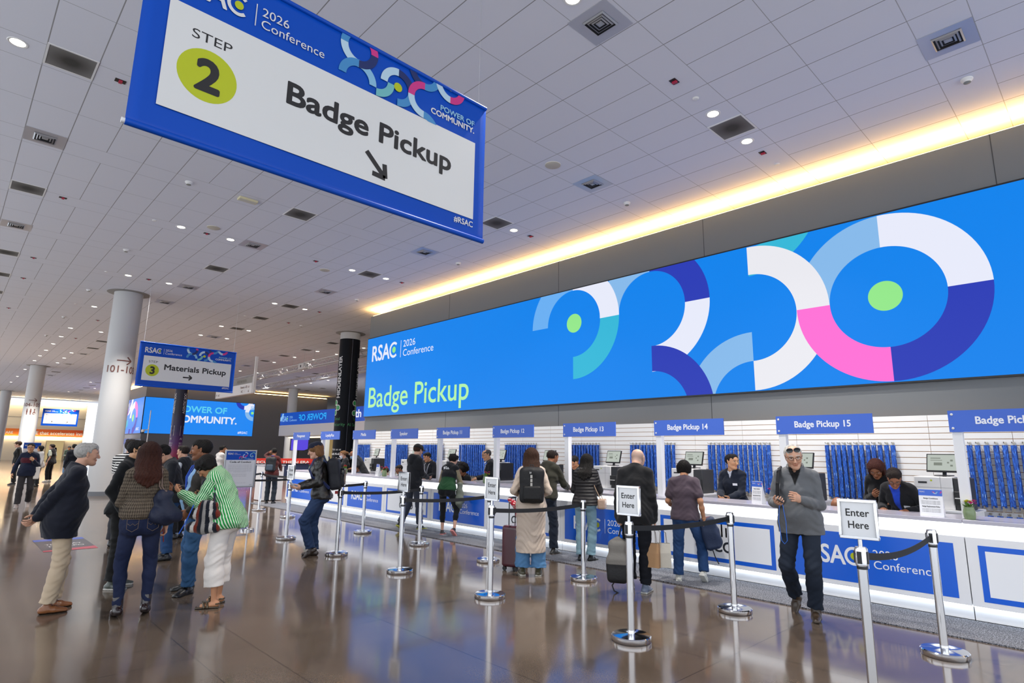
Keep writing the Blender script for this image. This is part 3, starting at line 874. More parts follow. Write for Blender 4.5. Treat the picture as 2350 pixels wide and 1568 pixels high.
truss((16.9, 46.5, 6.2), (16.9, 36.3, 6.2), 'fainter white truss lower and farther, over the screen corner')
truss((16.9, 35.7, 6.2), (16.9, 24.5, 6.2), 'fainter far white truss continuing behind the black column')
t = thing('truss_corner', 'white square truss corner box joining two truss lengths', 'truss', (14.0, 31.45, 6.18))
MB().box((-0.17, -0.33, -0.17), (0.17, 0.33, 0.17)).build('box', truss_m, t, bevel=0.02)
MB().lathe([(0.07, -0.172), (0.07, -0.178)], d=(1, 0, 0), n=16).build('emblem', dark_grey, t)
MB().tube([(0, 0, 0.17), (0, 0, 0.92)], 0.008, 6).build('suspension_cable', M('wire'), t)

# ------------------------------------------------------------------ registration counter
glow = M('light_band', '#ffffff', 0.4, emis=1.75, ecol='#f4f8ff')
toe_led = M('toe_led', '#ffffff', 0.4, emis=7, ecol='#e8f4ff')
top_m = M('counter_top', '#b9b6c2', 0.18)
cblue = M('counter_blue', '#0a5fd6', 0.3)
cwhite = M('counter_print_white', '#f2f3f6', 0.4)
cink = M('counter_ink', '#23272e', 0.5)
lime2 = M('print_lime')
U0, UL = 1.345, 1.872
def bars(A, x, y, w, m):
    hs = (0.4, 0.75, 1.0, 0.75, 0.4, 0.75, 1.0, 0.75, 0.4)
    for i, h in enumerate(hs):
        xx = x + i * w / 8
        A.rect(xx - w * 0.022, y, xx + w * 0.022, y + h * w * 0.33, m, 2)
for k in range(-1, 9):
    y1 = U0 + UL * (k + 1); y0 = U0 + UL * k
    rs = k % 2 == 0
    nm = ['sixteen', 'fifteen', 'fourteen', 'thirteen', 'twelve', 'eleven', 'Speaker', 'Media', 'LoyaltyPlus', 'Management'][k + 1]
    lab = ('glowing white counter unit with blue conference panel under the %s sign' if rs else 'glowing white counter unit with blue-bordered white panel under the %s sign') % nm
    t = thing('reception_counter', lab, 'counter', (7.85, y1, 0), group='registration counter units')
    w = UL - 0.006
    bod = MB().box((0.0, -w, 0.155), (0.55, -0.003, 0.83)).build('body', white_lam, t, smooth=False)
    toe = MB().box((0.05, -w, 0.012), (0.5, -0.003, 0.155)).build('toe_panel', white_lam, t, smooth=False)
    MB().box((0.012, -w, 0.148), (0.045, -0.003, 0.1545)).build('toe_light', toe_led, toe, smooth=False)
    MB().box((0.01, -w, 0.833), (0.5, -0.003, 0.966)).build('light_band', glow, t, smooth=False)
    MB().box((-0.02, -w, 0.968), (0.66, -0.003, 1.006)).build('countertop', top_m, t, bevel=0.004)
    A = Art((-0.001, 0, 0), (0, -1, 0), (0, 0, 1), 0.0008)
    if rs:
        A.rect(0.1, 0.21, w - 0.1, 0.757, cblue, 1)
        logo(A, 0.30, 0.40, 0.2, cwhite, lime2, 2, squash=0.94)
    else:
        A.rect(0.1, 0.21, w - 0.1, 0.757, cblue, 1)
        A.rect(0.155, 0.262, w - 0.155, 0.705, cwhite, 2)
        if k >= 0:
            bars(A, 0.68, 0.54, 0.5, cink)
            A.text('CISCO', w / 2, 0.345, 0.13, cink, 3, 0.03, align='c', width=0.55)
    A.build('front_print', bod)
# end return at the far end
t = thing('return_counter', 'plain white return cabinet at the far left end of the counter', 'counter', (7.6, 19.4, 0))
MB().box((0.0, 0, 0.02), (0.66, 0.6, 0.62)).build('lower_panel', M('cabinet_grey_white', '#d6d4d6', 0.5), t, smooth=False)
MB().box((0.0, 0, 0.63), (0.66, 0.6, 1.1)).build('upper_panel', M('cabinet_grey_white'), t, smooth=False)
MB().box((-0.02, -0.02, 1.1), (0.7, 0.62, 1.13)).build('countertop', top_m, t, smooth=False)

# sign posts on the counter
sgn_blue = M('sign_blue', '#3a66cc', 0.45)
sgn_w = M('sign_white', '#eef0f8', 0.45)
NUMS = {'Badge Pickup 16': 'badge pickup sixteen, cut by the frame edge', 'Badge Pickup 15': 'badge pickup fifteen', 'Badge Pickup 14': 'badge pickup fourteen', 'Badge Pickup 13': 'badge pickup thirteen', 'Badge Pickup 12': 'badge pickup twelve', 'Badge Pickup 11': 'badge pickup eleven'}
names = ['Badge Pickup 16', 'Badge Pickup 15', 'Badge Pickup 14', 'Badge Pickup 13', 'Badge Pickup 12', 'Badge Pickup 11', 'Speaker', 'Media', 'LoyaltyPlus', 'Management']
for k, s_ in enumerate(names):
    y = 1.316 + 1.8655 * k
    t = thing('counter_sign', 'blue counter sign on white post reading ' + NUMS.get(s_, s_), 'sign', (8.0, y, 1.006), group='blue counter signs on white posts')
    MB().box((-0.045, -0.045, 0), (0.045, 0.045, 1.14)).build('post', white_paint, t, bevel=0.004)
    pan = MB().box((-0.065, -1.07, 0.91), (-0.045, 0.06, 1.142)).build('panel', sgn_blue, t, smooth=False)
    A = Art((-0.0655, 0.06, 0.91), (0, -1, 0), (0, 0, 1), 0.0008)
    tw = {'Speaker': 0.34, 'Media': 0.26, 'LoyaltyPlus': 0.5, 'Management': 0.56}.get(s_, 0.66)
    A.text(s_, 0.565, 0.085, 0.075, sgn_w, 2, 0.03, align='c', width=tw)
    A.build('lettering', pan)
    for zz in (0.95, 1.1):
        MB().lathe([(0.013, 0), (0.013, 0.006), (0.008, 0.01)], (-0.065, 0.025, zz), 14, (-1, 0, 0)).build('bolt', trimw, pan)

# ------------------------------------------------------------------ slat wall and lanyards
ORD = ['first', 'second', 'third', 'fourth', 'fifth', 'sixth', 'seventh', 'eighth', 'ninth', 'tenth', 'eleventh', 'twelfth', 'thirteenth', 'fourteenth']
NUMW = {'Badge Pickup 16': 'badge pickup sixteen', 'Badge Pickup 15': 'badge pickup fifteen', 'Badge Pickup 14': 'badge pickup fourteen', 'Badge Pickup 13': 'badge pickup thirteen', 'Badge Pickup 12': 'badge pickup twelve', 'Badge Pickup 11': 'badge pickup eleven',
        'Speaker': 'the speaker sign', 'Media': 'the media sign', 'LoyaltyPlus': 'the LoyaltyPlus sign', 'Management': 'the management sign'}
slat_w = M('slat_white', '#eeece9', 0.5)
slat_t = M('slat_groove_tan', '#b98c5e', 0.7)
t = thing('slat_wall', 'white slatted display wall behind the counter holding the blue lanyards', 'wall panelling', (11.35, 20.2, 0))
MB().box((0.012, -23, 0), (0.24, 0, 2.31)).build('backing', slat_t, t, smooth=False)
edges = [20.2 - 20.2] ; ys = [20.2] + [1.22 + 1.02 * j for j in range(18, -4, -1)]
for a_, b_ in zip(ys[:-1], ys[1:]):
    mb = MB()
    z = 0.02
    while z < 2.3:
        mb.box((-0.004, b_ - 20.2 + 0.003, z), (0.012, a_ - 20.2 - 0.003, min(z + 0.086, 2.32)))
        z += 0.096
    mb.build('slat_panel', slat_w, t, smooth=False)
lan = M('lanyard_blue', '#0f47b4', 0.55)
nt, N, L, m2 = nodes(lan)
tc = N('ShaderNodeTexCoord'); mp = N('ShaderNodeMapping'); L(tc.outputs['Object'], mp.inputs['Vector']); mp.inputs['Scale'].default_value = (70, 110, 26)
oi = N('ShaderNodeObjectInfo'); ad = N('ShaderNodeVectorMath'); ad.operation = 'ADD'; L(mp.outputs['Vector'], ad.inputs[0])
cb = N('ShaderNodeCombineXYZ'); L(m2('MULTIPLY', oi.outputs['Random'], 40), cb.inputs[2]); L(cb.outputs[0], ad.inputs[1])
vz = N('ShaderNodeTexVoronoi'); vz.inputs['Scale'].default_value = 1.0; L(ad.outputs[0], vz.inputs['Vector'])
rr = N('ShaderNodeValToRGB'); L(vz.outputs['Color'], rr.inputs['Fac'])
rr.color_ramp.elements[0].position = 0.2; rr.color_ramp.elements[0].color = lin('#0b3585') + (1,)
rr.color_ramp.elements[1].position = 0.8; rr.color_ramp.elements[1].color = lin('#2a6ddb') + (1,)
q_ = rr.color_ramp.elements.new(0.93); q_.color = lin('#8fb9ee') + (1,)
L(rr.outputs['Color'], nt.nodes['Principled BSDF'].inputs['Base Color'])
hook_m = M('hook_metal', '#b9b2a4', 0.3, 0.9)
lp = thing('lanyard_bundle', '', 'lanyards', (11.34, 0, 1.87))
mb = MB()
for j, (dx, dy, ln) in enumerate(((-0.05, -0.012, 0.93), (-0.035, 0.010, 0.95), (-0.065, 0.004, 0.91), (-0.08, -0.006, 0.9))):
    pts = [(dx, dy, -0.03), (dx - 0.003, dy + 0.002, -0.3), (dx + 0.002, dy - 0.002, -0.6), (dx, dy, -ln)]
    for a_, b_ in zip(pts[:-1], pts[1:]):
        mb.add([(a_[0], a_[1] - 0.025, a_[2]), (a_[0], a_[1] + 0.025, a_[2]), (b_[0], b_[1] + 0.025, b_[2]), (b_[0], b_[1] - 0.025, b_[2]),
                (a_[0] - 0.006, a_[1] - 0.025, a_[2]), (a_[0] - 0.006, a_[1] + 0.025, a_[2]), (b_[0] - 0.006, b_[1] + 0.025, b_[2]), (b_[0] - 0.006, b_[1] - 0.025, b_[2])],
               [(0, 1, 2, 3), (7, 6, 5, 4), (0, 3, 7, 4), (1, 5, 6, 2), (0, 4, 5, 1), (3, 2, 6, 7)])
mb.build('strap', lan, lp, smooth=False)
MB().tube([(0.0, 0, 0.0), (-0.11, 0, 0.0), (-0.12, 0, 0.02)], 0.005, 6).box((-0.008, -0.015, -0.02), (0, 0.015, 0.02)).build('hook', hook_m, lp)
mb = MB()
for j, (dx, dy, ln) in enumerate(((-0.05, -0.012, 0.93), (-0.035, 0.010, 0.95), (-0.065, 0.004, 0.91))):
    mb.box((dx - 0.008, dy - 0.012, -ln - 0.045), (dx + 0.004, dy + 0.012, -ln))
mb.build('clip', hook_m, lp, smooth=False)
clusters = [(1.735, 0.60, 12, 'Badge Pickup 16'), (3.75, 2.75, 12, 'Badge Pickup 15'), (5.97, 4.77, 14, 'Badge Pickup 14'), (7.87, 6.8, 13, 'Badge Pickup 13'), (9.72, 8.83, 11, 'Badge Pickup 12'), (12.0, 10.9, 13, 'Badge Pickup 11'),
            (14.0, 12.92, 13, 'Speaker'), (16.0, 14.9, 13, 'Media'), (18.12, 16.83, 14, 'LoyaltyPlus'), (20.13, 19.27, 10, 'Management')]
first = True
for y0, y1, n, s_ in clusters:
    n_ok = n
    for i in range(n):
        y = y0 + (y1 - y0) * i / (n - 1) + rnd.uniform(-0.006, 0.006)
        o = lp if first else copy_tree(lp)
        first = False
        o.location = (11.34, y, 1.87); o.rotation_euler = (0, 0, rnd.uniform(-0.12, 0.12))
        w_ = NUMW.get(s_, s_)
        o['label'] = '%s blue lanyard bundle from the near end of the cluster behind %s' % (ORD[n - 1 - i], w_)
        o['group'] = 'lanyard bundles behind %s' % w_
for i in range(9):      # second row, only its top shows over the counter
    o = copy_tree(lp); o.location = (11.34, 1.70 - 0.11 * i, 0.845)
    o.rotation_euler = (0, 0, rnd.uniform(-0.12, 0.12)); o.scale = (1, 1, 0.8)
    o['label'] = '%s short lanyard end of the lower row just above the nearest counter' % ORD[8 - i]; o['group'] = 'lower row of lanyards behind badge pickup sixteen'

# ------------------------------------------------------------------ badge printers, screens
pr_white = M('printer_white', '#dcdad8', 0.45); scr = M('screen_lit', '#dfe6df', 0.3, emis=0.62, ecol='#dfe8de')
stn = [(1.80, 0.0), (3.62, 0.0), (5.45, 0.0), (7.2, 0.0), (8.93, 0.0), (10.5, 0.0), (12.4, 0.0), (14.05, 0.0), (16.1, 0.0)]
snm = names
for k, (y, _) in enumerate(stn):
    X = 9.75 if k < 8 else 10.3
    y *= X / 9.55
    s_ = ['badge pickup sixteen', 'badge pickup fifteen', 'badge pickup fourteen', 'badge pickup thirteen', 'badge pickup twelve', 'badge pickup eleven', 'Speaker', 'Media', 'LoyaltyPlus'][k]
    t = thing('printer_stand', 'low white stand carrying the badge printer behind the %s counter' % s_, 'cabinet', (X, y, 0), group='white printer stands')
    MB().box((-0.2, -0.34, 0.02), (0.45, 0.34, 0.95)).build('body', white_paint, t, bevel=0.005)
    MB().box((-0.22, -0.36, 0.95), (0.47, 0.36, 0.975)).build('top', white_lam, t, smooth=False)
    t = thing('badge_printer', 'white and black badge printer behind the %s counter' % s_, 'printer', (X, y, 0.975), group='badge printers behind the counter')
    pb = MB().box((-0.12, -0.13, 0), (0.36, 0.3, 0.42)).build('body', pr_white, t, bevel=0.012)
    MB().box((-0.11, -0.3, 0.0), (0.3, -0.135, 0.41)).build('side_housing', dark_grey, t, bevel=0.01)
    MB().box((-0.16, -0.29, 0.06), (-0.11, -0.14, 0.24)).build('output_slot', black_plastic, t, bevel=0.006)
    MB().box((-0.2, -0.26, 0.15), (-0.115, -0.15, 0.16)).build('badge_card', paper, t, smooth=False)
    A = Art((-0.121, 0.3, 0), (0, -1, 0), (0, 0, 1), 0.0008)
    A.line((0.0, 0.28), (0.43, 0.28), 0.004, M('seam_grey', '#9a9896', 0.5), 1); A.line((0.3, 0), (0.3, 0.42), 0.004, M('seam_grey'), 1)
    A.rect(0.05, 0.33, 0.15, 0.355, dark_grey, 1)
    A.disc(0.2, 0.37, 0.012, M('print_lime'), 1)
    A.build('front_marks', pb)
    t = thing('monitor', 'small lit monitor standing above the printer behind the %s counter' % s_, 'monitor', (X + 0.12, y, 1.402), rz=-0.18, group='small monitors above the printers')
    tilt = 0.25
    def tp(yy, zz, d): return Vector((zz * math.sin(tilt) + d * math.cos(tilt), yy, zz * math.cos(tilt) - d * math.sin(tilt)))
    mb = MB(); ax = Vector((0, 1, 0)); az = tp(0, 1, 0); an = tp(0, 0, 1)
    bz = MB().obox(az * 0.16 + Vector((0, 0, 0.015)), ax, az, an, 0.2, 0.125, 0.012).build('bezel', black_plastic, t, smooth=False)
    MB().obox(az * 0.165 + Vector((0, 0, 0.015)) - an * 0.013, ax, az, an, 0.187, 0.108, 0.001).build('display', scr, bz, smooth=False)
    mb = MB().use(M('screen_mark', '#b9c2b4', 0.4, emis=0.4))
    cc = az * 0.165 + Vector((0, 0, 0.015)) - an * 0.0148
    for (yy, zz, hy, hz) in ((0.09, 0.06, 0.06, 0.006), (0.08, 0.03, 0.07, 0.004), (0.06, -0.02, 0.05, 0.02), (-0.1, 0.03, 0.015, 0.012), (-0.1, -0.04, 0.015, 0.012), (-0.06, 0.0, 0.012, 0.01)):
        mb.obox(cc + ax * yy + az * zz, ax, az, an, hy, hz, 0.0004)
    mb.build('screen_text', None, bz, smooth=False)
    MB().box((-0.06, -0.09, 0), (0.1, 0.09, 0.012)).build('foot', black_plastic, t, bevel=0.003)
    MB().obox(az * 0.05 + an * 0.03, ax, az, an, 0.02, 0.06, 0.012).build('stem', black_plastic, t, smooth=False)

# ------------------------------------------------------------------ flowers and cards on the counter
glass_g = M('green_glass', '#8fa577', 0.12, trans=0.35)
petal = [M('petal_pink', '#c0246e', 0.6), M('petal_red', '#c3203a', 0.6), M('petal_magenta', '#a02a8c', 0.6), M('petal_yellow', '#c9c02a', 0.6)]
leafm = M('leaf_green', '#5f8a2c', 0.6)
def vase(x, y, cols, label, sc=1.0):
    t = thing('flower_vase', label, 'vase', (x, y, 1.006), group='small flower vases on the counter')
    s = sc
    MB().lathe([(0.001, 0), (0.046 * s, 0.001), (0.052 * s, 0.02), (0.055 * s, 0.07 * s), (0.05 * s, 0.1 * s), (0.043 * s, 0.115 * s), (0.046 * s, 0.13 * s), (0.04 * s, 0.13 * s), (0.04 * s, 0.115 * s)], n=28, cap=False).build('jar', glass_g, t)
    r = random.Random(int(y * 100))
    for k in range(9):
        a, rr_ = r.uniform(0, 6.28), r.uniform(0.01, 0.075) * s
        px, py, pz = rr_ * math.cos(a), rr_ * math.sin(a), r.uniform(0.16, 0.2) * s
        mb = MB()
        R_ = r.uniform(0.026, 0.036) * s
        for q2 in range(3):
            nn = 9 - 2 * q2
            for i in range(nn):
                b_ = 6.283 * i / nn + q2
                tl = 0.25 + q2 * 0.4
                d = Vector((math.cos(b_) * math.cos(tl), math.sin(b_) * math.cos(tl), math.sin(tl))); sd = Vector((-math.sin(b_), math.cos(b_), 0)); L_ = R_ * (1 - 0.22 * q2)
                c = Vector((px, py, pz))
                mb.add([c, c + d * L_ * 0.6 + sd * L_ * 0.3, c + d * L_, c + d * L_ * 0.6 - sd * L_ * 0.3], [(0, 1, 2, 3)])
        mb.ball((px, py, pz + 0.002), R_ * 0.3, 8)
        mb.build('blossom', petal[cols[k % len(cols)]], t)
    mb = MB()
    for k in range(16):
        a, tl = r.uniform(0, 6.28), r.uniform(0.2, 1.2)
        d = Vector((math.cos(a) * math.cos(tl), math.sin(a) * math.cos(tl), math.sin(tl))); sd = Vector((-math.sin(a), math.cos(a), 0)); c = Vector((0, 0, 0.12 * s)); L_ = r.uniform(0.06, 0.11) * s
        mb.add([c, c + d * L_ * 0.5 + sd * 0.014, c + d * L_, c + d * L_ * 0.5 - sd * 0.014], [(0, 1, 2, 3)])
    mb.build('leaves', leafm, t)
    mb = MB()
    for k in range(6): mb.tube([(0.01 * math.cos(k), 0.01 * math.sin(k), 0.01), (0.03 * math.cos(k), 0.03 * math.sin(k), 0.16 * s)], 0.002, 5)
    mb.build('stems', leafm, t)
vase(7.93, 1.29, (0, 2, 3), 'green glass jar of pink flowers on the counter by the nearest post')
vase(8.06, 3.36, (1, 0, 2), 'jar of red and pink flowers by the man in the grey pullover')
vase(8.2, 9.32, (0, 3, 2), 'jar of pink and yellow flowers by the man in the dark suit', 1.1)
vase(8.05, 12.95, (1, 0), 'jar of red flowers in front of the man in the blue mask', 1.15)
vase(7.95, 14.75, (1,), 'jar of red flowers behind the fifth Enter Here sign', 1.1)
vase(7.95, 16.8, (1, 0), 'jar of red flowers in front of the LoyaltyPlus post', 1.15)
def tent_card(x, y, label, h=0.3, w=0.22, rz=0.0):
    t = thing('tent_card', label, 'card sign', (x, y, 1.006), rz)
    MB().add([(0, -w / 2, 0), (0, w / 2, 0), (0.03, w / 2, h), (0.03, -w / 2, h), (0.09, -w / 2, 0), (0.09, w / 2, 0)], [(0, 1, 2, 3), (3, 2, 5, 4), (0, 3, 4), (1, 5, 2)]).build('card', M('card_white', '#f0f0f2', 0.4), t, smooth=False)
    A = Art((-0.001, w / 2, 0), (0, -1, 0), Vector((0.03, 0, h)).normalized(), 0.0006)
    A.rect(0, h * 0.76, w, h * 0.99, sgn_blue, 1)
    for i, (cx, cy, a0, k) in enumerate(((0.62, 0.86, 0, 'pink'), (0.7, 0.9, 180, 'ice'), (0.82, 0.86, 90, 'pale'), (0.9, 0.92, 270, 'pink'))):
        A.ring(cx * w, cy * h, 0.01, 0.018, a0, a0 + 120, bn[k], 2)
    A.text('RSAC', 0.06 * w, 0.88 * h, 0.014, bn['white'], 2)
    A.text('Badge Conditions', w / 2, h * 0.64, 0.014, ink, 2, 0.02, align='c', width=w * 0.6)
    for k in range(3): A.text('Please keep your badge visible', w / 2, h * (0.55 - 0.05 * k), 0.008, dark_grey, 2, align='c', width=w * 0.78)
    A.text('Badge Replacement Policy', w / 2, h * 0.34, 0.014, ink, 2, 0.02, align='c', width=w * 0.74)
    for k in range(3): A.text('A fee applies to reprinted badges', w / 2, h * (0.26 - 0.05 * k), 0.008, dark_grey, 2, align='c', width=w * 0.78)
    A.build('print', t)
tent_card(7.96, 1.63, 'white tent card with blue header on the counter left of the nearest vase', 0.29, 0.22)
tent_card(7.97, 3.58, 'white tent card with blue header near the clerk in navy shirt', 0.29, 0.16, -0.25)
tent_card(7.95, 13.15, 'small white tent card beside the clerk in the blue mask', 0.29, 0.2, -0.2)
tent_card(7.95, 15.35, 'pale card standing before the woman in glasses at the far counter', 0.27, 0.2, 0.1)

# ------------------------------------------------------------------ stanchions
belt_m = M('belt_black', '#16181d', 0.7)
ring_blk = M('post_black', '#1b1c1f', 0.4)
def stanchion(x, y, label):
    t = thing('stanchion', label, 'stanchion', (x, y, 0), group='chrome queue posts')
    MB().lathe([(0.172, 0.0), (0.176, 0.006), (0.176, 0.042), (0.168, 0.05), (0.05, 0.056), (0.035, 0.06)], n=48).build('base', chrome, t)
    MB().lathe([(0.032, 0.055), (0.032, 0.9)], n=24, cap=False).build('pole', chrome, t)
    MB().lathe([(0.034, 0.872), (0.034, 0.892)], n=24).build('black_ring', ring_blk, t)
    bh = MB().lathe([(0.036, 0.895), (0.04, 0.9), (0.04, 1.0), (0.034, 1.018)], n=24).build('belt_head', chrome, t)
    mb = MB()
    for a in (0, 1, 2, 3):
        c, s = round(math.cos(a * PI / 2)), round(math.sin(a * PI / 2))
        mb.obox((0.04 * c, 0.04 * s, 0.95), (c, s, 0), (-s, c, 0), (0, 0, 1), 0.004, 0.014, 0.04)
    mb.build('belt_slot', ring_blk, bh, smooth=False)
    return t
def belt(t, a, b, sag=0.02, z=0.955):
    a, b = Vector(a), Vector(b)
    o0 = Vector((t.location.x, t.location.y, 0))
    n = 14; mb = MB(); d = (b - a).normalized(); s = Vector((-d.y, d.x, 0)) * 0.0012
    vs = []
    for i in range(n + 1):
        u = i / n
        p = a.lerp(b, u) + Vector((0, 0, z - sag * 4 * u * (1 - u))) - o0
        for q2 in (-0.024, 0.024):
            for e_ in (-1, 1): vs.append(p + Vector((0, 0, q2)) + s * e_)
    fs = []
    for i in range(n):
        k = i * 4; m_ = k + 4
        fs += [(k, m_, m_ + 2, k + 2), (k + 1, k + 3, m_ + 3, m_ + 1), (k, k + 1, m_ + 1, m_), (k + 2, m_ + 2, m_ + 3, k + 3)]
    bl = mb.add(vs, fs).build('belt', belt_m, t, smooth=False)
    MB().obox(a - o0 + Vector((0, 0, z)), d, Vector((-d.y, d.x, 0)), (0, 0, 1), 0.014, 0.012, 0.034).build('belt_clip', ring_blk, bl, smooth=False)
def enter_sign(x, y, label, rz):
    t = thing('sign_frame', label, 'sign', (x, y, 1.018), rz, group='Enter Here sign frames')
    W_, H_, z0 = 0.205, 0.25, 0.05
    MB().lathe([(0.014, 0), (0.014, z0)], n=16).build('stem', chrome, t)
    mb = MB()
    for (a, b) in (((-W_ / 2 - 0.018, z0), (W_ / 2 + 0.018, z0 + 0.02)), ((-W_ / 2 - 0.018, z0 + H_), (W_ / 2 + 0.018, z0 + H_ + 0.02)), ((-W_ / 2 - 0.018, z0 + 0.02), (-W_ / 2, z0 + H_)), ((W_ / 2, z0 + 0.02), (W_ / 2 + 0.018, z0 + H_))):
        mb.box((a[0], -0.016, a[1]), (b[0], 0.016, b[1]))
    mb.build('frame', chrome, t, bevel=0.003)
    she = MB().box((-W_ / 2, -0.004, z0 + 0.02), (W_ / 2, 0.004, z0 + H_)).build('sheet', M('sheet_white', '#eff0f1', 0.4), t, smooth=False)
    A = Art((-W_ / 2, -0.0045, z0 + 0.02), (1, 0, 0), (0, 0, 1), 0.0006)
    A.text('Enter', W_ * 0.5, 0.134, 0.048, ink, 1, 0.014, align='c', width=0.145)
    A.text('Here', W_ * 0.5, 0.052, 0.048, ink, 1, 0.014, align='c', width=0.126)
    A.build('lettering', she)
R1 = [(4.7, 1.4), (4.68, 3.31), (4.76, 5.29), (4.75, 7.12), (4.735, 8.885), (4.83, 11.0)]
R2 = [(6.35, 1.32), (6.33, 3.15), (6.32, 5.2), (6.22, 6.97), (6.33, 8.92), (6.35, 10.9)]
POSNAME = ['nearest', 'second', 'third', 'fourth', 'fifth', 'sixth']
for i, (p, q_) in enumerate(zip(R1, R2)):
    who = ['with the largest Enter Here sign', 'beside the bald man', 'left of the woman with suitcase', 'left of the man in black cap', 'behind the man in leather jacket', 'in front of the man in leather jacket'][i]
    t = stanchion(p[0], p[1], '%s front-row chrome queue post %s' % (POSNAME[i], who))
    belt(t, (p[0] + 0.045, p[1], 0), (q_[0] - 0.04, q_[1], 0), 0.03 if i else 0.06)
    enter_sign(p[0], p[1], '%s Enter Here sign in a chrome frame, %s' % (['nearest, largest', 'second nearest', 'third nearest', 'fourth nearest', 'fifth nearest', 'farthest, smallest'][i], ['before the man in grey pullover', 'by the bald man', 'left of the woman with black backpack', 'left of the man in black cap', 'by the man in the leather jacket', 'before the man in maroon'][i]), math.radians(-90 + (6, 3, -3, 2, -2, 3)[i]))
    w2 = ['near the nearest counter panel', 'before the person in purple tee', 'beside the woman in light jeans', 'left of the suitcase', 'in front of the man in black cap', 'beside the white bordered counter panel'][i]
    stanchion(q_[0], q_[1], '%s back-row chrome queue post %s' % (POSNAME[i], w2))
t = stanchion(6.34, 14.45, 'back-row chrome queue post by the man in maroon shirt')
t2 = stanchion(6.43, 16.5, 'farthest chrome queue post, right of the Code of Conduct board')
belt(t2, (6.43, 16.46, 0), (6.34, 14.49, 0))
t3 = stanchion(4.95, 14.9, 'chrome queue post hidden behind the Code of Conduct board')
belt(t3, (4.99, 14.9, 0), (6.3, 14.46, 0), z=0.9)
belt(t3, (4.95, 14.94, 0), (6.4, 16.5, 0), z=0.97)

# ------------------------------------------------------------------ Code of Conduct board
t = thing('notice_board', 'standing Code of Conduct board in silver frame behind the green striped woman', 'sign', (4.46, 12.62, 0))
silver = M('silver_frame', '#a9abae', 0.3, 0.8)
W_, z0, z1 = 0.62, 0.855, 1.60
mb = MB()
for (a, b) in (((-W_ / 2, z0), (W_ / 2, z0 + 0.025)), ((-W_ / 2, z1 - 0.025), (W_ / 2, z1)), ((-W_ / 2, z0 + 0.025), (-W_ / 2 + 0.025, z1 - 0.025)), ((W_ / 2 - 0.025, z0 + 0.025), (W_ / 2, z1 - 0.025))):
    mb.box((a[0], -0.015, a[1]), (b[0], 0.015, b[1]))
mb.build('frame', silver, t, bevel=0.003)
pst = MB().box((-W_ / 2 + 0.02, -0.006, z0 + 0.02), (W_ / 2 - 0.02, 0.006, z1 - 0.02)).build('poster', M('poster_white', '#e3e3e6', 0.45), t, smooth=False)
A = Art((-W_ / 2 + 0.025, -0.007, z0 + 0.025), (1, 0, 0), (0, 0, 1), 0.0007)
PW, PH = W_ - 0.05, z1 - z0 - 0.05
A.rect(0, PH - 0.175, PW, PH, bn_blue, 1)
logo(A, 0.03, PH - 0.07, 0.035, bn['white'], bn['lime'], 2)
for (cx, cy, a0, a1, k) in ((0.29, -0.14, 0, 200, 'pink'), (0.36, -0.10, 90, 300, 'ice'), (0.38, -0.06, 0, 120, 'ice'), (0.37, -0.07, 250, 360, 'pink'), (0.5, -0.08, 90, 330, 'pale'), (0.53, -0.06, 0, 150, 'teal'), (0.32, -0.13, 200, 360, 'navy'), (0.42, -0.12, 180, 330, 'light')):
    A.ring(cx, PH + cy, 0.026, 0.042, a0, a1, bn[k], 2)
A.disc(0.3, PH - 0.14, 0.009, bn['lime'], 3); A.disc(0.51, PH - 0.085, 0.009, bn['lime'], 3)
A.text('COMMUNITY.', PW - 0.03, PH - 0.165, 0.012, bn['white'], 2, 0.03, align='r')
A.text('Code of Conduct', PW / 2, PH - 0.232, 0.034, ink, 2, 0.03, align='c', width=0.42)
grey_txt = M('grey_text', '#8e8f94', 0.6)
for k in range(9): A.text('We provide a safe and welcoming conference for every attendee, speaker and guest', PW / 2, PH - 0.275 - k * 0.018, 0.0085, grey_txt, 2, align='c', width=0.46 if k < 8 else 0.25)
for k in range(3): A.text('Report any concern to the staff at the help desk', PW / 2, PH - 0.46 - k * 0.022, 0.0085, grey_txt, 2, align='c', width=0.28)
A.text('Read the full code of conduct on site', PW / 2, 0.06, 0.008, grey_txt, 2, align='c', width=0.26)
A.text('#RSAC', PW - 0.02, 0.02, 0.012, grey_txt, 2, 0.02, align='r')
A.build('print', pst)
for sx in (-0.24, 0.265):
    MB().lathe([(0.016, 0.03), (0.016, 0.86)], (sx, 0.0, 0), 16).build('pole', chrome, t)
MB().box((-0.26, -0.02, 0.07), (0.28, 0.02, 0.1)).build('crossbar', chrome, t, bevel=0.004)
for sx in (-0.24, 0.265):
    MB().lathe([(0.13, 0), (0.13, 0.035), (0.12, 0.042)], (sx, 0, 0), 32).build('base', chrome, t)

# floor decal
t = thing('floor_decal', 'dark floor decal with blue and red edges behind the navy blazer man', 'decal', (1.39, 11.9, 0.001))
A = Art((0, 0, 0), (1, 0, 0), (0, 1, 0), 0.0008)
A.rect(0, 0, 0.71, 1.55, M('decal_grey', '#403c44', 0.3), 1); A.rect(0, 1.3, 0.71, 1.55, M('decal_blue', '#2a4fae', 0.3), 2); A.poly([(0, 0), (0.71, 0), (0.71, 0.3), (0, 0.12)], M('decal_red', '#b83048', 0.3), 2)
A.text('THIS WAY', 0.1, 0.75, 0.12, paper, 2, 0.01, width=0.5); A.text('TO EXPO', 0.1, 0.5, 0.12, paper, 2, 0.01, width=0.5)
A.build('print', t)

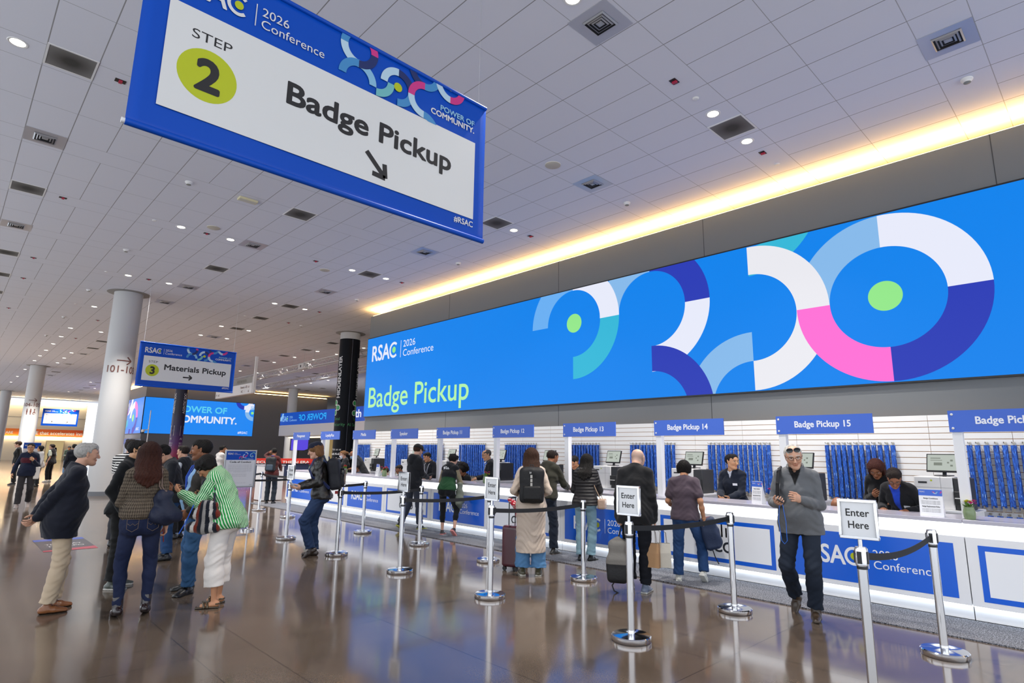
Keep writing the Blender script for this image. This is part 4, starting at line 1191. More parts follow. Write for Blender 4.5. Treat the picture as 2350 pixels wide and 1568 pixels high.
# ------------------------------------------------------------------ far booths on the left
t = thing('booth_wall', 'long low booth counter with red fascia behind the Code of Conduct board', 'booth', (10.9, 36, 0))
MB().box((0, 0, 0.79), (6.6, 0.5, 1.08)).build('red_fascia', M('booth_red', '#c02a1c', 0.5), t, smooth=False)
MB().box((0.05, 0.05, 0), (6.55, 0.45, 0.79)).build('body', M('booth_navy', '#1c2748', 0.5), t, smooth=False)
MB().box((1.2, 0.0, 0.0), (2.6, 0.05, 0.74)).build('blue_panel', M('booth_blue', '#1648c4', 0.5), t, smooth=False)
A = Art((0, -0.003, 0), (1, 0, 0), (0, 0, 1), 0.003)
A.text('SECURING THE AI ERA', 2.6, 0.8, 0.14, paper, 1, 0.03, width=3.4)
A.text('WELCOME', 1.3, 0.45, 0.13, paper, 1, 0.03, width=1.2)
A.build('lettering', t)
t = thing('exhibit_booth', 'pale booth wall with oval arch print beside the nearest white column', 'booth', (11.2, 56.0, 0))
MB().box((-0.2, -0.3, 0), (0.5, 15, 2.3)).build('panel', M('booth_pale', '#ccd3ea', 0.6), t, smooth=False)
A = Art((-0.21, 15, 0), (0, -1, 0), (0, 0, 1), 0.01)
A.rect(0, 1.85, 15.3, 2.3, M('booth_lilac', '#7a8dd8', 0.6), 1)
for k in range(9):
    cx = 1.0 + 1.7 * k
    A.poly([(cx + 0.6 * math.cos(a * PI / 12), 0.95 + 0.85 * math.sin(a * PI / 12)) for a in range(24)], M('oval_white', '#eef0f2', 0.6), 2)
    A.poly([(cx + 0.25 * math.cos(a * PI / 12), 1.3 + 0.4 * math.sin(a * PI / 12)) for a in range(24)], bn['lime'] if k % 2 else bn['pale'], 3)
A.text('Innovation Sandbox', 7.6, 1.95, 0.22, M('oval_white'), 2, 0.02, align='c')
A.build('print', t)
t = thing('poster_stand', 'white poster stand with blue header behind the man in navy sweater', 'sign', (2.95, 33.6, 0))
MB().box((-0.3, -0.02, 0.0), (0.3, 0.02, 1.75)).build('board', M('poster_white'), t, smooth=False)
A = Art((-0.3, -0.022, 0), (1, 0, 0), (0, 0, 1), 0.003)
A.rect(0, 1.5, 0.6, 1.75, bn_blue, 1); logo(A, 0.05, 1.6, 0.06, bn['white'], bn['lime'], 2)
for k in range(7): A.text('Welcome to the conference expo', 0.05, 1.35 - k * 0.1, 0.04, grey_txt, 2, width=0.5)
A.build('print', t)
MB().box((-0.28, -0.2, 0), (0.28, 0.2, 0.02)).build('base', dark_grey, t, smooth=False)
# security camera on a pole before the side wing
t = thing('camera_mast', 'thin white mast with a dome camera before the side screen wing', 'camera', (9.6, 44.0, 0))
MB().tube([(0, 0, 0), (0, 0, 4.0)], 0.03, 10).build('mast', white_paint, t)
MB().tube([(0, 0, 2.75), (-0.3, -0.1, 2.72)], 0.03, 8).build('arm', white_paint, t)
MB().lathe([(0.09, 0.0), (0.1, -0.1), (0.09, -0.16)], (-0.32, -0.1, 2.75), 20).build('housing', trimw, t)
MB().ball((-0.32, -0.1, 2.58), 0.085, 16).build('dome', black_plastic, t)
# queue posts far left
for k in range(8):
    x, y = 4.35 + 0.12 * k + (k % 3) * 0.25, 33.5 + k * 1.1
    t = stanchion(x, y, 'chrome queue post in the far left cluster beyond the nearest white column')
    t['group'] = 'chrome queue posts of the far left cluster'
    if k % 2: belt(t, (x, y, 0), (x + 0.3, y - 1.05, 0))
# ------------------------------------------------------------------ organic surfaces: a distance field polygonised by surface nets
V3 = lambda *a: np.array(a, dtype=np.float64)
def nrm(v):
    v = np.asarray(v, float); return v / (np.linalg.norm(v) + 1e-9)
def rotm(yaw=0, pitch=0, roll=0):
    y, p, r = (math.radians(q) for q in (yaw, pitch, roll))
    cy, sy, cp, sp, cr, sr = math.cos(y), math.sin(y), math.cos(p), math.sin(p), math.cos(r), math.sin(r)
    Rz = np.array([[cy, -sy, 0], [sy, cy, 0], [0, 0, 1]])
    Rx = np.array([[1, 0, 0], [0, cp, sp], [0, -sp, cp]])
    Ry = np.array([[cr, 0, sr], [0, 1, 0], [-sr, 0, cr]])
    return Rz @ Rx @ Ry

class Field:
    def __init__(self, h):
        self.h = h; self.ops = []
    def cap(self, a, b, ra, rb=None, k=0.02, ax=None, s=1.0, sub=False):
        self.ops.append(('c', V3(*a), V3(*b), ra, ra if rb is None else rb, k, None if ax is None else nrm(ax), s, sub)); return self
    def ball(self, a, r, k=0.02, ax=None, s=1.0, sub=False):
        return self.cap(a, a, r, r, k, ax, s, sub)
    def chain(self, pts, rs, k=0.02, ax=None, s=1.0):
        for i in range(len(pts) - 1): self.cap(pts[i], pts[i + 1], rs[i], rs[i + 1], k, ax, s)
        return self
    def box(self, c, R, half, r=0.02, k=0.01, sub=False):
        self.ops.append(('b', V3(*c), np.asarray(R, float), V3(*half), r, k, sub)); return self
    def cut(self, p, n, k=0.0):            # removes the side the normal points to
        self.ops.append(('p', V3(*p), nrm(n), k)); return self
    def fold(self, fn):
        self.ops.append(('f', fn)); return self
    def mesh(self):
        h = self.h
        lo = V3(9, 9, 9); hi = -lo
        for o in self.ops:
            if o[0] == 'c' and not o[8]:
                R = max(o[3], o[4]) * max(1, o[7]) + 3 * h
                lo = np.minimum(lo, np.minimum(o[1], o[2]) - R); hi = np.maximum(hi, np.maximum(o[1], o[2]) + R)
            if o[0] == 'b' and not o[6]:
                R = np.abs(o[2].T) @ o[3] + o[4] + 3 * h
                lo = np.minimum(lo, o[1] - R); hi = np.maximum(hi, o[1] + R)
        n = np.ceil((hi - lo) / h).astype(int) + 1
        ax_ = [(lo[i] + h * np.arange(n[i])).astype(np.float32) for i in range(3)]
        D = np.full(n, 0.3, np.float32)
        for o in self.ops:
            if o[0] in 'cb':
                if o[0] == 'c':
                    _, a, b, ra, rb, k, ax, s, sub = o
                    R = max(ra, rb) * max(1, s) + k + 2.5 * h
                    l_, h_ = np.minimum(a, b) - R, np.maximum(a, b) + R
                else:
                    _, c, RR, half, r, k, sub = o
                    R = np.abs(RR.T) @ half + r + k + 2.5 * h
                    l_, h_ = c - R, c + R
                i0 = np.clip(np.floor((l_ - lo) / h).astype(int), 0, n); i1 = np.clip(np.ceil((h_ - lo) / h).astype(int) + 1, 0, n)
                if (i1 <= i0).any(): continue
                X = ax_[0][i0[0]:i1[0]][:, None, None]; Y = ax_[1][i0[1]:i1[1]][None, :, None]; Z = ax_[2][i0[2]:i1[2]][None, None, :]
                if o[0] == 'c':
                    qx, qy, qz = X - a[0], Y - a[1], Z - a[2]
                    ba = b - a
                    if ax is not None and s != 1.0:
                        f = 1 - 1 / s
                        qu = (qx * ax[0] + qy * ax[1] + qz * ax[2]) * np.float32(f)
                        qx, qy, qz = qx - qu * ax[0], qy - qu * ax[1], qz - qu * ax[2]
                        ba = ba - ax * (ba @ ax) * f
                    L2 = float(ba @ ba)
                    if L2 > 1e-9:
                        t = np.clip((qx * ba[0] + qy * ba[1] + qz * ba[2]) / L2, 0, 1).astype(np.float32)
                        d = np.sqrt((qx - t * ba[0]) ** 2 + (qy - t * ba[1]) ** 2 + (qz - t * ba[2]) ** 2) - (ra + (rb - ra) * t)
                    else:
                        d = np.sqrt(qx * qx + qy * qy + qz * qz) - ra
                else:
                    px, py, pz = X - c[0], Y - c[1], Z - c[2]
                    q = [np.abs(px * RR[i][0] + py * RR[i][1] + pz * RR[i][2]) - half[i] for i in range(3)]
                    out = np.sqrt(sum(np.maximum(v, 0) ** 2 for v in q))
                    d = out + np.minimum(np.maximum(np.maximum(q[0], q[1]), q[2]), 0) - r
                S = D[i0[0]:i1[0], i0[1]:i1[1], i0[2]:i1[2]]
                k = max(k, 1e-4)
                if sub:
                    e = -d
                    hh = np.maximum(k - np.abs(S - e), 0) / k
                    S[...] = np.maximum(S, e) + hh * hh * k * 0.25
                else:
                    hh = np.maximum(k - np.abs(S - d), 0) / k
                    S[...] = np.minimum(S, d) - hh * hh * k * 0.25
            elif o[0] == 'p':
                _, p, nn, k = o
                e = (ax_[0] - p[0])[:, None, None] * nn[0] + (ax_[1] - p[1])[None, :, None] * nn[1] + (ax_[2] - p[2])[None, None, :] * nn[2]
                np.maximum(D, e.astype(np.float32), out=D)
            else:
                m = np.nonzero(np.abs(D) < 0.03)
                P = np.stack([ax_[i][m[i]] for i in range(3)], 1)
                D[m] += o[1](P).astype(np.float32)
        return nets(D, lo, h)

def nets(D, lo, h):
    S = D < 0
    c = np.zeros(tuple(np.array(D.shape) - 1), np.int8)
    offs = [(i, j, k) for i in (0, 1) for j in (0, 1) for k in (0, 1)]
    sx, sy, sz = c.shape
    for i, j, k in offs: c += S[i:i + sx, j:j + sy, k:k + sz]
    act = (c > 0) & (c < 8)
    I = np.argwhere(act)
    vals = {o: D[I[:, 0] + o[0], I[:, 1] + o[1], I[:, 2] + o[2]] for o in offs}
    acc = np.zeros((len(I), 3)); cnt = np.zeros(len(I))
    for o in offs:
        for a in range(3):
            if o[a] == 0:
                q = list(o); q[a] = 1; q = tuple(q)
                v0, v1 = vals[o], vals[q]
                m = (v0 < 0) != (v1 < 0)
                t = np.where(m, v0 / np.where(m, v0 - v1, 1), 0)
                P = np.array(o, float)[None, :].repeat(len(I), 0); P[:, a] += t
                acc[m] += P[m]; cnt[m] += 1
    verts = (I + acc / np.maximum(cnt, 1)[:, None]) * h + lo
    vid = np.full(c.shape, -1, np.int64); vid[act] = np.arange(len(I))
    F = []
    for a in range(3):
        b, d = (a + 1) % 3, (a + 2) % 3
        s0 = [slice(None)] * 3; s1 = [slice(None)] * 3
        s0[a] = slice(0, -1); s1[a] = slice(1, None)
        e = S[tuple(s0)] != S[tuple(s1)]
        E = np.argwhere(e)
        E = E[(E[:, b] > 0) & (E[:, d] > 0) & (E[:, b] < D.shape[b] - 1) & (E[:, d] < D.shape[d] - 1)]
        ins = S[E[:, 0], E[:, 1], E[:, 2]]
        def g(db, dd):
            Q = E.copy(); Q[:, b] += db; Q[:, d] += dd
            return vid[Q[:, 0], Q[:, 1], Q[:, 2]]
        q = np.stack([g(-1, -1), g(0, -1), g(0, 0), g(-1, 0)], 1)
        q[~ins] = q[~ins][:, ::-1]
        F.append(q)
    return verts, np.concatenate(F)

def np_mesh(name, V, F, m, parent, colors=None, attr_u=None):
    me = bpy.data.meshes.new(name)
    me.vertices.add(len(V)); me.vertices.foreach_set('co', np.asarray(V, np.float32).ravel())
    me.loops.add(F.size); me.loops.foreach_set('vertex_index', F.astype(np.int32).ravel())
    me.polygons.add(len(F)); me.polygons.foreach_set('loop_start', np.arange(0, F.size, F.shape[1], dtype=np.int32))
    me.update(calc_edges=True); me.validate()
    me.shade_smooth()
    if colors is not None:
        at = me.color_attributes.new('Col', 'FLOAT_COLOR', 'POINT')
        C4 = np.ones((len(V), 4), np.float32); C4[:, :3] = colors
        at.data.foreach_set('color', C4.ravel())
    if attr_u is not None:
        at = me.attributes.new('U', 'FLOAT', 'POINT'); at.data.foreach_set('value', np.asarray(attr_u, np.float32))
    for x in (m if isinstance(m, list) else [m]): me.materials.append(x)
    o = bpy.data.objects.new(name, me)
    COL.objects.link(o)
    if parent is not None: o.parent = parent
    return o

# ---- materials that read the surface colour attribute
def col_mat(name, rough, bump=0.0, bscale=80, sheen=0.0, spec=0.4, sss=0.0, stretch=None):
    if name in MATS: return MATS[name]
    m = mat(name, '#808080', rough, spec=spec)
    nt, N, L, m2 = nodes(m)
    b = nt.nodes['Principled BSDF']
    at = N('ShaderNodeAttribute'); at.attribute_name = 'Col'; L(at.outputs['Color'], b.inputs['Base Color'])
    if sheen: b.inputs['Sheen Weight'].default_value = sheen
    if sss:
        b.inputs['Subsurface Weight'].default_value = sss; b.inputs['Subsurface Radius'].default_value = (0.01, 0.004, 0.002); b.inputs['Subsurface Scale'].default_value = 0.5
    if bump:
        t = N('ShaderNodeTexNoise'); t.inputs['Scale'].default_value = bscale; t.inputs['Detail'].default_value = 4
        tc = N('ShaderNodeTexCoord')
        if stretch:
            mp = N('ShaderNodeMapping'); mp.inputs['Scale'].default_value = stretch; L(tc.outputs['Object'], mp.inputs['Vector']); L(mp.outputs['Vector'], t.inputs['Vector'])
        else: L(tc.outputs['Object'], t.inputs['Vector'])
        bp = N('ShaderNodeBump'); bp.inputs['Strength'].default_value = bump; bp.inputs['Distance'].default_value = 0.012
        L(t.outputs['Fac'], bp.inputs['Height']); L(bp.outputs['Normal'], b.inputs['Normal'])
    return m
SKIN = col_mat('skin', 0.5, 0.05, 220, spec=0.35)
CLOTH = col_mat('cloth', 0.85, 0.35, 16, sheen=0.12, spec=0.25)
DENIM = col_mat('denim', 0.85, 0.4, 22, spec=0.25)
KNIT = col_mat('knit', 0.95, 0.6, 140, sheen=0.2, spec=0.2)
LEATHER = col_mat('leather', 0.34, 0.45, 26, spec=0.5)
PATENT = col_mat('patent', 0.14, 0.15, 30, spec=0.6)
HAIR = col_mat('hair', 0.6, 0.9, 150, spec=0.2, stretch=(1.6, 1.6, 0.28))
def stripe_mat(name, c1, c2, period, duty=0.5):
    m = col_mat(name, 0.8, 0.3, 16, spec=0.25)
    nt, N, L, m2 = nodes(m)
    at = N('ShaderNodeAttribute'); at.attribute_name = 'U'
    f = m2('FLOORED_MODULO', m2('DIVIDE', at.outputs['Fac'], period), 1.0)
    mx = N('ShaderNodeMix'); mx.data_type = 'RGBA'; mx.inputs['A'].default_value = lin(c1) + (1,); mx.inputs['B'].default_value = lin(c2) + (1,)
    L(m2('LESS_THAN', f, duty), mx.inputs['Factor'])
    L(mx.outputs['Result'], nt.nodes['Principled BSDF'].inputs['Base Color'])
    return m
def puffer_mat(name):
    m = col_mat(name, 0.6, 0, spec=0.35)
    nt, N, L, m2 = nodes(m)
    at = N('ShaderNodeAttribute'); at.attribute_name = 'U'
    f = m2('ABSOLUTE', m2('SINE', m2('MULTIPLY', at.outputs['Fac'], 62.0)))
    bp = N('ShaderNodeBump'); bp.inputs['Strength'].default_value = 0.9; bp.inputs['Distance'].default_value = 0.012
    L(f, bp.inputs['Height']); L(bp.outputs['Normal'], nt.nodes['Principled BSDF'].inputs['Normal'])
    return m
def tweed_mat():
    m = col_mat('tweed_knit', 0.95, 0, spec=0.15)
    nt, N, L, m2 = nodes(m)
    b = nt.nodes['Principled BSDF']
    tc = N('ShaderNodeTexCoord'); sp = N('ShaderNodeSeparateXYZ'); L(tc.outputs['Object'], sp.inputs[0])
    at = N('ShaderNodeAttribute'); at.attribute_name = 'U'
    u = m2('SINE', m2('MULTIPLY', at.outputs['Fac'], 330.0)); v = m2('SINE', m2('MULTIPLY', sp.outputs['Z'], 190.0))
    w = m2('MULTIPLY_ADD', m2('ADD', u, m2('MULTIPLY', v, 0.7)), 0.2, 0.5)
    no = N('ShaderNodeTexNoise'); no.inputs['Scale'].default_value = 120; L(tc.outputs['Object'], no.inputs['Vector'])
    w2 = m2('MULTIPLY_ADD', no.outputs['Fac'], 0.6, m2('SUBTRACT', w, 0.3))
    r = N('ShaderNodeValToRGB'); L(w2, r.inputs['Fac'])
    r.color_ramp.elements[0].position = 0.2; r.color_ramp.elements[0].color = lin('#352e28') + (1,)
    r.color_ramp.elements[1].position = 0.85; r.color_ramp.elements[1].color = lin('#6e6254') + (1,)
    L(r.outputs['Color'], b.inputs['Base Color'])
    bp = N('ShaderNodeBump'); bp.inputs['Strength'].default_value = 0.6; bp.inputs['Distance'].default_value = 0.006; L(w2, bp.inputs['Height']); L(bp.outputs['Normal'], b.inputs['Normal'])
    return m

SK = {'light': '#c99a80', 'pale': '#d3a58d', 'tan': '#b98462', 'asian': '#c5946f', 'brown': '#8a5a3e', 'dark': '#6a4230', 'olive': '#b68863'}
HR = {'black': '#14110f', 'dark': '#231a15', 'brown': '#3c261a', 'auburn': '#30150c', 'grey': '#8d8a85', 'silver': '#b0aca6', 'white': '#c9c5be', 'red': '#3f1a12', 'fair': '#7a5636', 'salt': '#4c4845'}

def ik(a, t, l1, l2, pole):
    d = t - a; Ld = np.linalg.norm(d); u = d / (Ld + 1e-9)
    Ls = min(max(Ld, abs(l1 - l2) + 0.02), l1 + l2 - 0.002)
    c = (l1 * l1 + Ls * Ls - l2 * l2) / (2 * l1 * Ls)
    pole = np.asarray(pole, float); pr = pole - u * (pole @ u); pr = nrm(pr)
    return a + u * l1 * c + pr * l1 * math.sqrt(max(0, 1 - c * c)), a + u * Ls

ARM = {  # wrist target for the person's own right side (x mirrored for the left), elbow pole, palm normal, curl
    'down': ((0.215, 0.03, 0.86), (0.4, -1, 0), (-1, 0, 0), 0.45),
    'phone': ((0.10, 0.30, 1.10), (0.8, -0.5, -0.8), (-0.4, -0.3, 1), 0.7),
    'low_phone': ((0.10, 0.31, 1.02), (0.8, -0.5, -0.8), (-0.4, -0.3, 1), 0.7),
    'counter': ((0.15, 0.36, 1.04), (0.9, -0.5, -0.5), (-0.2, 0, -1), 0.35),
    'behind': ((0.03, -0.20, 0.90), (0.8, -0.6, 0.2), (0.3, -1, 0), 0.6),
    'pocket': ((0.20, 0.07, 0.90), (0.7, -0.9, 0), (-1, 0, 0), 0.6),
    'hold': ((0.02, 0.27, 1.14), (0.9, -0.3, -0.6), (-0.5, -0.6, 0.3), 0.9),
    'ear': ((0.15, 0.05, 1.56), (0.9, 0.3, -0.5), (-1, 0, 0.2), 0.9),
    'bag': ((0.22, 0.03, 0.84), (0.4, -1, 0), (-1, 0, 0), 1.15),
}

def build_person(label, pos, rel=None, H=1.7, yaw=None, res=1.0, female=False, build=1.0, belly=0.0, skin='light', hair=('short', 'dark'), lean=0, bend=4, side=0, twist=0,
                 head=(0, 0, 0), feet=None, pel=(0, 0, 0), R='down', L='down', top=None, legs=None, shoes=None, extras=(), glasses=None, smile=0.0, seated=False, group=None, neck_fwd=0.015, mask=None, stubble=0.0):
    """local frame: +Y ahead of the person, +X to the person's right; built at a height of 1.70 m and scaled"""
    sc = H / 1.7
    ray = math.atan2(-pos[0], pos[1])          # heading that looks straight away from the photographer
    yw = math.radians(yaw) if yaw is not None else ray + math.radians(rel)
    T = thing('person', label, 'person', (pos[0], pos[1], pos[2] if len(pos) > 2 else 0), yw, group)
    T.scale = (sc, sc, sc)
    # --- skeleton
    P = V3(pel[0], pel[1], 0.93 + pel[2])
    Rp = rotm(twist * 0.3, lean * 0.6, side); Rl = rotm(twist * 0.5, lean, side); Rc = rotm(twist, lean + bend, side)
    W = P + Rl @ V3(0, 0, 0.12); Ch = W + Rc @ V3(0, 0, 0.20); Nk = Ch + Rc @ V3(0, -0.015, 0.175)
    shw = (0.138 if female else 0.156) * (0.9 + 0.1 * build)
    sh = [Ch + Rc @ V3(sx * shw, -0.02, 0.13) for sx in (1, -1)]
    hp = [P + Rp @ V3(sx * 0.088, 0, -0.03) for sx in (1, -1)]
    Rh = rotm(twist + head[0], head[1], head[2])
    Hd = Nk + Rc @ V3(0, neck_fwd, 0.062) + Rh @ V3(0, 0.022, 0.098)
    if feet is None: feet = [(0.1, 0.0, -8, 0), (-0.1, 0.0, 8, 0)]
    ft, kn, an = [], [], []
    for i, f in enumerate(feet):
        fx, fy, fyaw, heel = f[:4]; lift = f[4] if len(f) > 4 else 0
        Rf = rotm(fyaw); fw = Rf @ V3(0, 1, 0); ph = math.radians(heel)
        ballp = V3(fx, fy, lift) + fw * 0.12
        a_ = ballp + fw * (-0.12 * math.cos(ph) + 0.085 * math.sin(ph)) + V3(0, 0, 0.12 * math.sin(ph) + 0.085 * math.cos(ph))
        k_, e_ = ik(hp[i], a_, 0.415, 0.405, (0.05 * (1 if i == 0 else -1) + fw[0], 1.0 * fw[1] + 0.0, 0.15) if not seated else fw)
        an.append(a_ if np.linalg.norm(e_ - a_) < 0.03 else e_); kn.append(k_); ft.append((Rf, ph, fw))
    hands = []
    for i, (spec, sx) in enumerate(((R, 1), (L, -1))):
        if isinstance(spec, str): spec = ARM[spec]
        tgt, pole, pn, curl = spec[:4]
        tgt = V3(tgt[0] * sx, tgt[1], tgt[2]); pole = V3(pole[0] * sx * 0.45, pole[1], pole[2] - 0.25); pn = V3(pn[0] * sx, pn[1], pn[2])
        e_, w_ = ik(sh[i], tgt, 0.285, 0.255, pole)
        hd = nrm(w_ - e_) if len(spec) < 5 else nrm(V3(spec[4][0] * sx, spec[4][1], spec[4][2]))
        pn = nrm(pn - hd * (pn @ hd)); th = np.cross(hd, pn) * sx
        hands.append((e_, w_, hd, pn, th, curl))
    lat = Rc @ V3(1, 0, 0); latp = Rp @ V3(1, 0, 0)
    hb = 0.0050 * res; hc = 0.0070 * res
    fm = 0.92 if female else 1.0
    def torso(F, o=0.0, low=True, k=0.05, ol=0.0):
        b = build; o_, o = o, o + ol
        if low:
            F.cap(P + Rp @ V3(-0.06, 0, -0.02), P + Rp @ V3(0.06, 0, -0.02), 0.103 * b + o + (0.008 if female else 0), k=k)
            for sx in (1, -1): F.ball(P + Rp @ V3(sx * 0.068, -0.055 - 0.008 * (female), -0.06), 0.083 * b + o, k=k)
        o = o_ + ol * 0.6
        F.cap(P + Rp @ V3(0, 0, 0.02), W, 0.102 * b * fm + o, 0.097 * b * (0.9 if female else 1) + o, k, latp, 1.33)
        o = o_
        F.cap(W, Ch, 0.097 * b * (0.9 if female else 1) + o, 0.110 * b * fm + o, k, lat, 1.34)
        F.cap(Ch, Ch + Rc @ V3(0, -0.012, 0.075), 0.110 * b * fm + o, 0.085 * fm + o, k, lat, 1.4)
        F.cap(sh[0] + (sh[1] - sh[0]) * 0.08, sh[1] + (sh[0] - sh[1]) * 0.08, 0.050 * b ** 0.5 * fm + o, k=k)
        for i in (0, 1): F.cap(Nk + Rc @ V3(0, -0.01, 0.0), sh[i] + (Nk - sh[i]) * 0.35, 0.05 + o, 0.045 + o, k)
        if female:
            for sx in (1, -1): F.ball(Ch + Rc @ V3(sx * 0.07, 0.085, 0.0), 0.058 + o, 0.05)
        if belly: F.ball(P + Rl @ V3(0, 0.045 + belly * 0.4, 0.1), 0.10 + belly * 0.6 + o, 0.08, lat, 1.15)
    def arm(F, i, o=0.0, upto=1.0, k=0.03):
        e_, w_ = hands[i][0], hands[i][1]
        b = build ** 0.5 * (0.9 if female else 1)
        F.cap(sh[i], e_, 0.044 * b + o, 0.037 * b + o, k)
        if upto > 0:
            wv = e_ + (w_ - e_) * min(1, upto)
            F.cap(e_, e_ + (wv - e_) * 0.4, 0.038 * b + o, 0.037 * b + o, k)
            F.cap(e_ + (wv - e_) * 0.4, wv, 0.037 * b + o, (0.028 + 0.012 * max(0, 1 - upto)) * b + o, k)
    def leg(F, i, o=0.0, k=0.04, style=None):
        b = build ** 0.6
        if style is None:
            rr = (0.083 * b, 0.056, 0.052, 0.034)
        else: rr = style
        F.cap(hp[i], kn[i], rr[0] + o, rr[1] + o, k)
        d = an[i] - kn[i]
        F.cap(kn[i], kn[i] + d * 0.35 + V3(0, -0.012 * (style is None or style[3] < 0.05), 0), rr[1] + o, rr[2] + o, k)
        F.cap(kn[i] + d * 0.35 + V3(0, -0.012 * (style is None or style[3] < 0.05), 0), an[i], rr[2] + o, rr[3] + o, k)
    hpt = lambda x, y, z: Hd + Rh @ V3(x, y, z)
    hx, hy, hz = Rh @ V3(1, 0, 0), Rh @ V3(0, 1, 0), Rh @ V3(0, 0, 1)
    # --- the body: one continuous surface
    F = Field(hb)
    torso(F, -0.012)
    for i in (0, 1):
        arm(F, i, -0.004); leg(F, i, -0.014 if (legs or {}).get('hem', 0.05) < 0.1 else -0.007)
        Rf, ph, fw = ft[i]
        fd = fw * math.cos(ph) + V3(0, 0, -math.sin(ph)); up = V3(0, 0, math.cos(ph)) + fw * math.sin(ph)
        sd_ = (shoes or {}).get('kind') == 'sandal'
        F.cap(an[i] - up * (0.045 if sd_ else 0.05) - fd * (0.035 if sd_ else 0.02), an[i] - up * 0.06 + fd * (0.11 if sd_ else 0.08), 0.03 if sd_ else 0.02, 0.022 if sd_ else 0.012, 0.03 if sd_ else 0.01, np.cross(fd, up), 1.35)
    for (e_, w_, hd, pn, th, curl), sx in zip(hands, (1, -1)):
        F.cap(w_, w_ + hd * 0.03, 0.026, 0.02, 0.015, th, 1.25)
        F.cap(w_ + hd * 0.03, w_ + hd * 0.078, 0.0165, 0.0135, 0.012, th, 2.35)
        for q in range(4):
            p0 = w_ + hd * (0.084 - 0.004 * abs(q - 1.2)) + th * (0.0295 - 0.0198 * q)
            ln = (0.072, 0.080, 0.074, 0.058)[q]; a = 0.12; r0 = 0.0086 - 0.0006 * (q == 3)
            sp_ = th * (0.10 - 0.07 * q)
            for fr, da, r1 in ((0.46, 0.55, 0.008), (0.30, 0.75, 0.0074), (0.24, 0.55, 0.0062)):
                a += curl * da * (1 + 0.12 * q)
                dv = nrm(hd * math.cos(a) + pn * math.sin(a) + sp_ * max(0, math.cos(a)))
                p1 = p0 + dv * ln * fr
                F.cap(p0, p1, r0, r1, 0.004); p0, r0 = p1, r1
        p0 = w_ + hd * 0.022 + th * 0.022 + pn * 0.006
        d1 = nrm(hd * 0.7 + th * 0.75 + pn * 0.35); d2 = nrm(hd * 0.95 + th * (0.35 - 0.3 * curl) + pn * (0.25 + 0.3 * curl))
        F.cap(p0, p0 + d1 * 0.042, 0.014, 0.0105, 0.012); F.cap(p0 + d1 * 0.042, p0 + d1 * 0.042 + d2 * 0.036, 0.0102, 0.0092, 0.004)
        F.cap(p0 + d1 * 0.042 + d2 * 0.036, p0 + d1 * 0.042 + d2 * 0.06, 0.0092, 0.0068, 0.004)
    nb = Nk + Rc @ V3(0, -0.005, -0.01)
    F.cap(nb, hpt(0, -0.018, -0.055), 0.060 * (0.88 if female else 1), 0.054 * (0.88 if female else 1), 0.03)
    F.cap(hpt(0, -0.03, 0.034), hpt(0, 0.03, 0.036), 0.078, 0.073, 0.03, hx, 0.98)
    F.cap(hpt(0, 0.034, 0.0), hpt(0, 0.046, -0.072), 0.062, 0.043, 0.03)
    for sx in (1, -1):
        F.cap(hpt(sx * 0.045, 0.0, -0.045), hpt(sx * 0.013, 0.066, -0.094), 0.021, 0.0165, 0.03)
        F.ball(hpt(sx * 0.037, 0.066, -0.022), 0.0235, 0.025)
        F.ball(hpt(sx * 0.0315, 0.1015, 0.010), 0.0135, 0.014, hx, 1.3, sub=True)
        F.ball(hpt(sx * 0.0315, 0.0815, 0.009), 0.0127, 0.003)
        F.cap(hpt(sx * 0.021, 0.0915, 0.0185), hpt(sx * 0.043, 0.0855, 0.0175), 0.0042, 0.0036, 0.004)
        F.cap(hpt(sx * 0.014, 0.095, 0.029), hpt(sx * 0.05, 0.08, 0.031), 0.0085, 0.007, 0.016)
        F.ball(hpt(sx * 0.0125, 0.104, -0.033), 0.0085, 0.007)
        F.cap(hpt(sx * 0.079, -0.008, 0.022), hpt(sx * 0.0745, 0.0, -0.024), 0.0165, 0.0095, 0.006, hx, 0.42)
        F.ball(hpt(sx * 0.084, 0.0, 0.006), 0.006, 0.004, sub=True)
    F.cap(hpt(0, 0.097, 0.016), hpt(0, 0.119, -0.026), 0.0075, 0.0105, 0.012)
    F.ball(hpt(0, 0.117, -0.031), 0.0105, 0.006)
    F.ball(hpt(0, 0.078, -0.094), 0.0165, 0.02)
    F.cap(hpt(-0.018, 0.0925, -0.0545), hpt(0.018, 0.0925, -0.0545), 0.0062, k=0.006); F.ball(hpt(0, 0.098, -0.054), 0.0065, 0.006)
    F.cap(hpt(-0.014, 0.092, -0.0655), hpt(0.014, 0.092, -0.0655), 0.0074, k=0.006)
    V, Q = F.mesh()
    q = (V - Hd) @ Rh        # head coordinates
    base = np.array(lin(SK[skin])); Cc = np.repeat(base[None], len(V), 0)
    near = (np.abs(q) < 0.2).all(1)
    def mixc(m, c, w=1.0):
        w = (w if np.ndim(w) else np.full(len(V), w))[m][:, None]
        Cc[m] = Cc[m] * (1 - w) + np.array(c)[None] * w
    ax_ = np.abs(q[:, 0])
    # cheeks and lips and brows
    g = np.exp(-(((ax_ - 0.045) / 0.02) ** 2 + ((q[:, 2] + 0.025) / 0.02) ** 2)) * 0.25
    mixc(near & (q[:, 1] > 0.03), base * np.array([1.05, 0.78, 0.74]), g)
    zl_ = q[:, 2] + 0.0605 - smile * ax_ ** 2 * 14
    mixc(near & (q[:, 1] > 0.078) & (np.abs(zl_) < 0.0135 - 0.006 * (ax_ / 0.026) ** 2) & (ax_ < 0.026), base * (np.array([0.9, 0.48, 0.46]) if female else np.array([0.92, 0.62, 0.58])), 0.8)
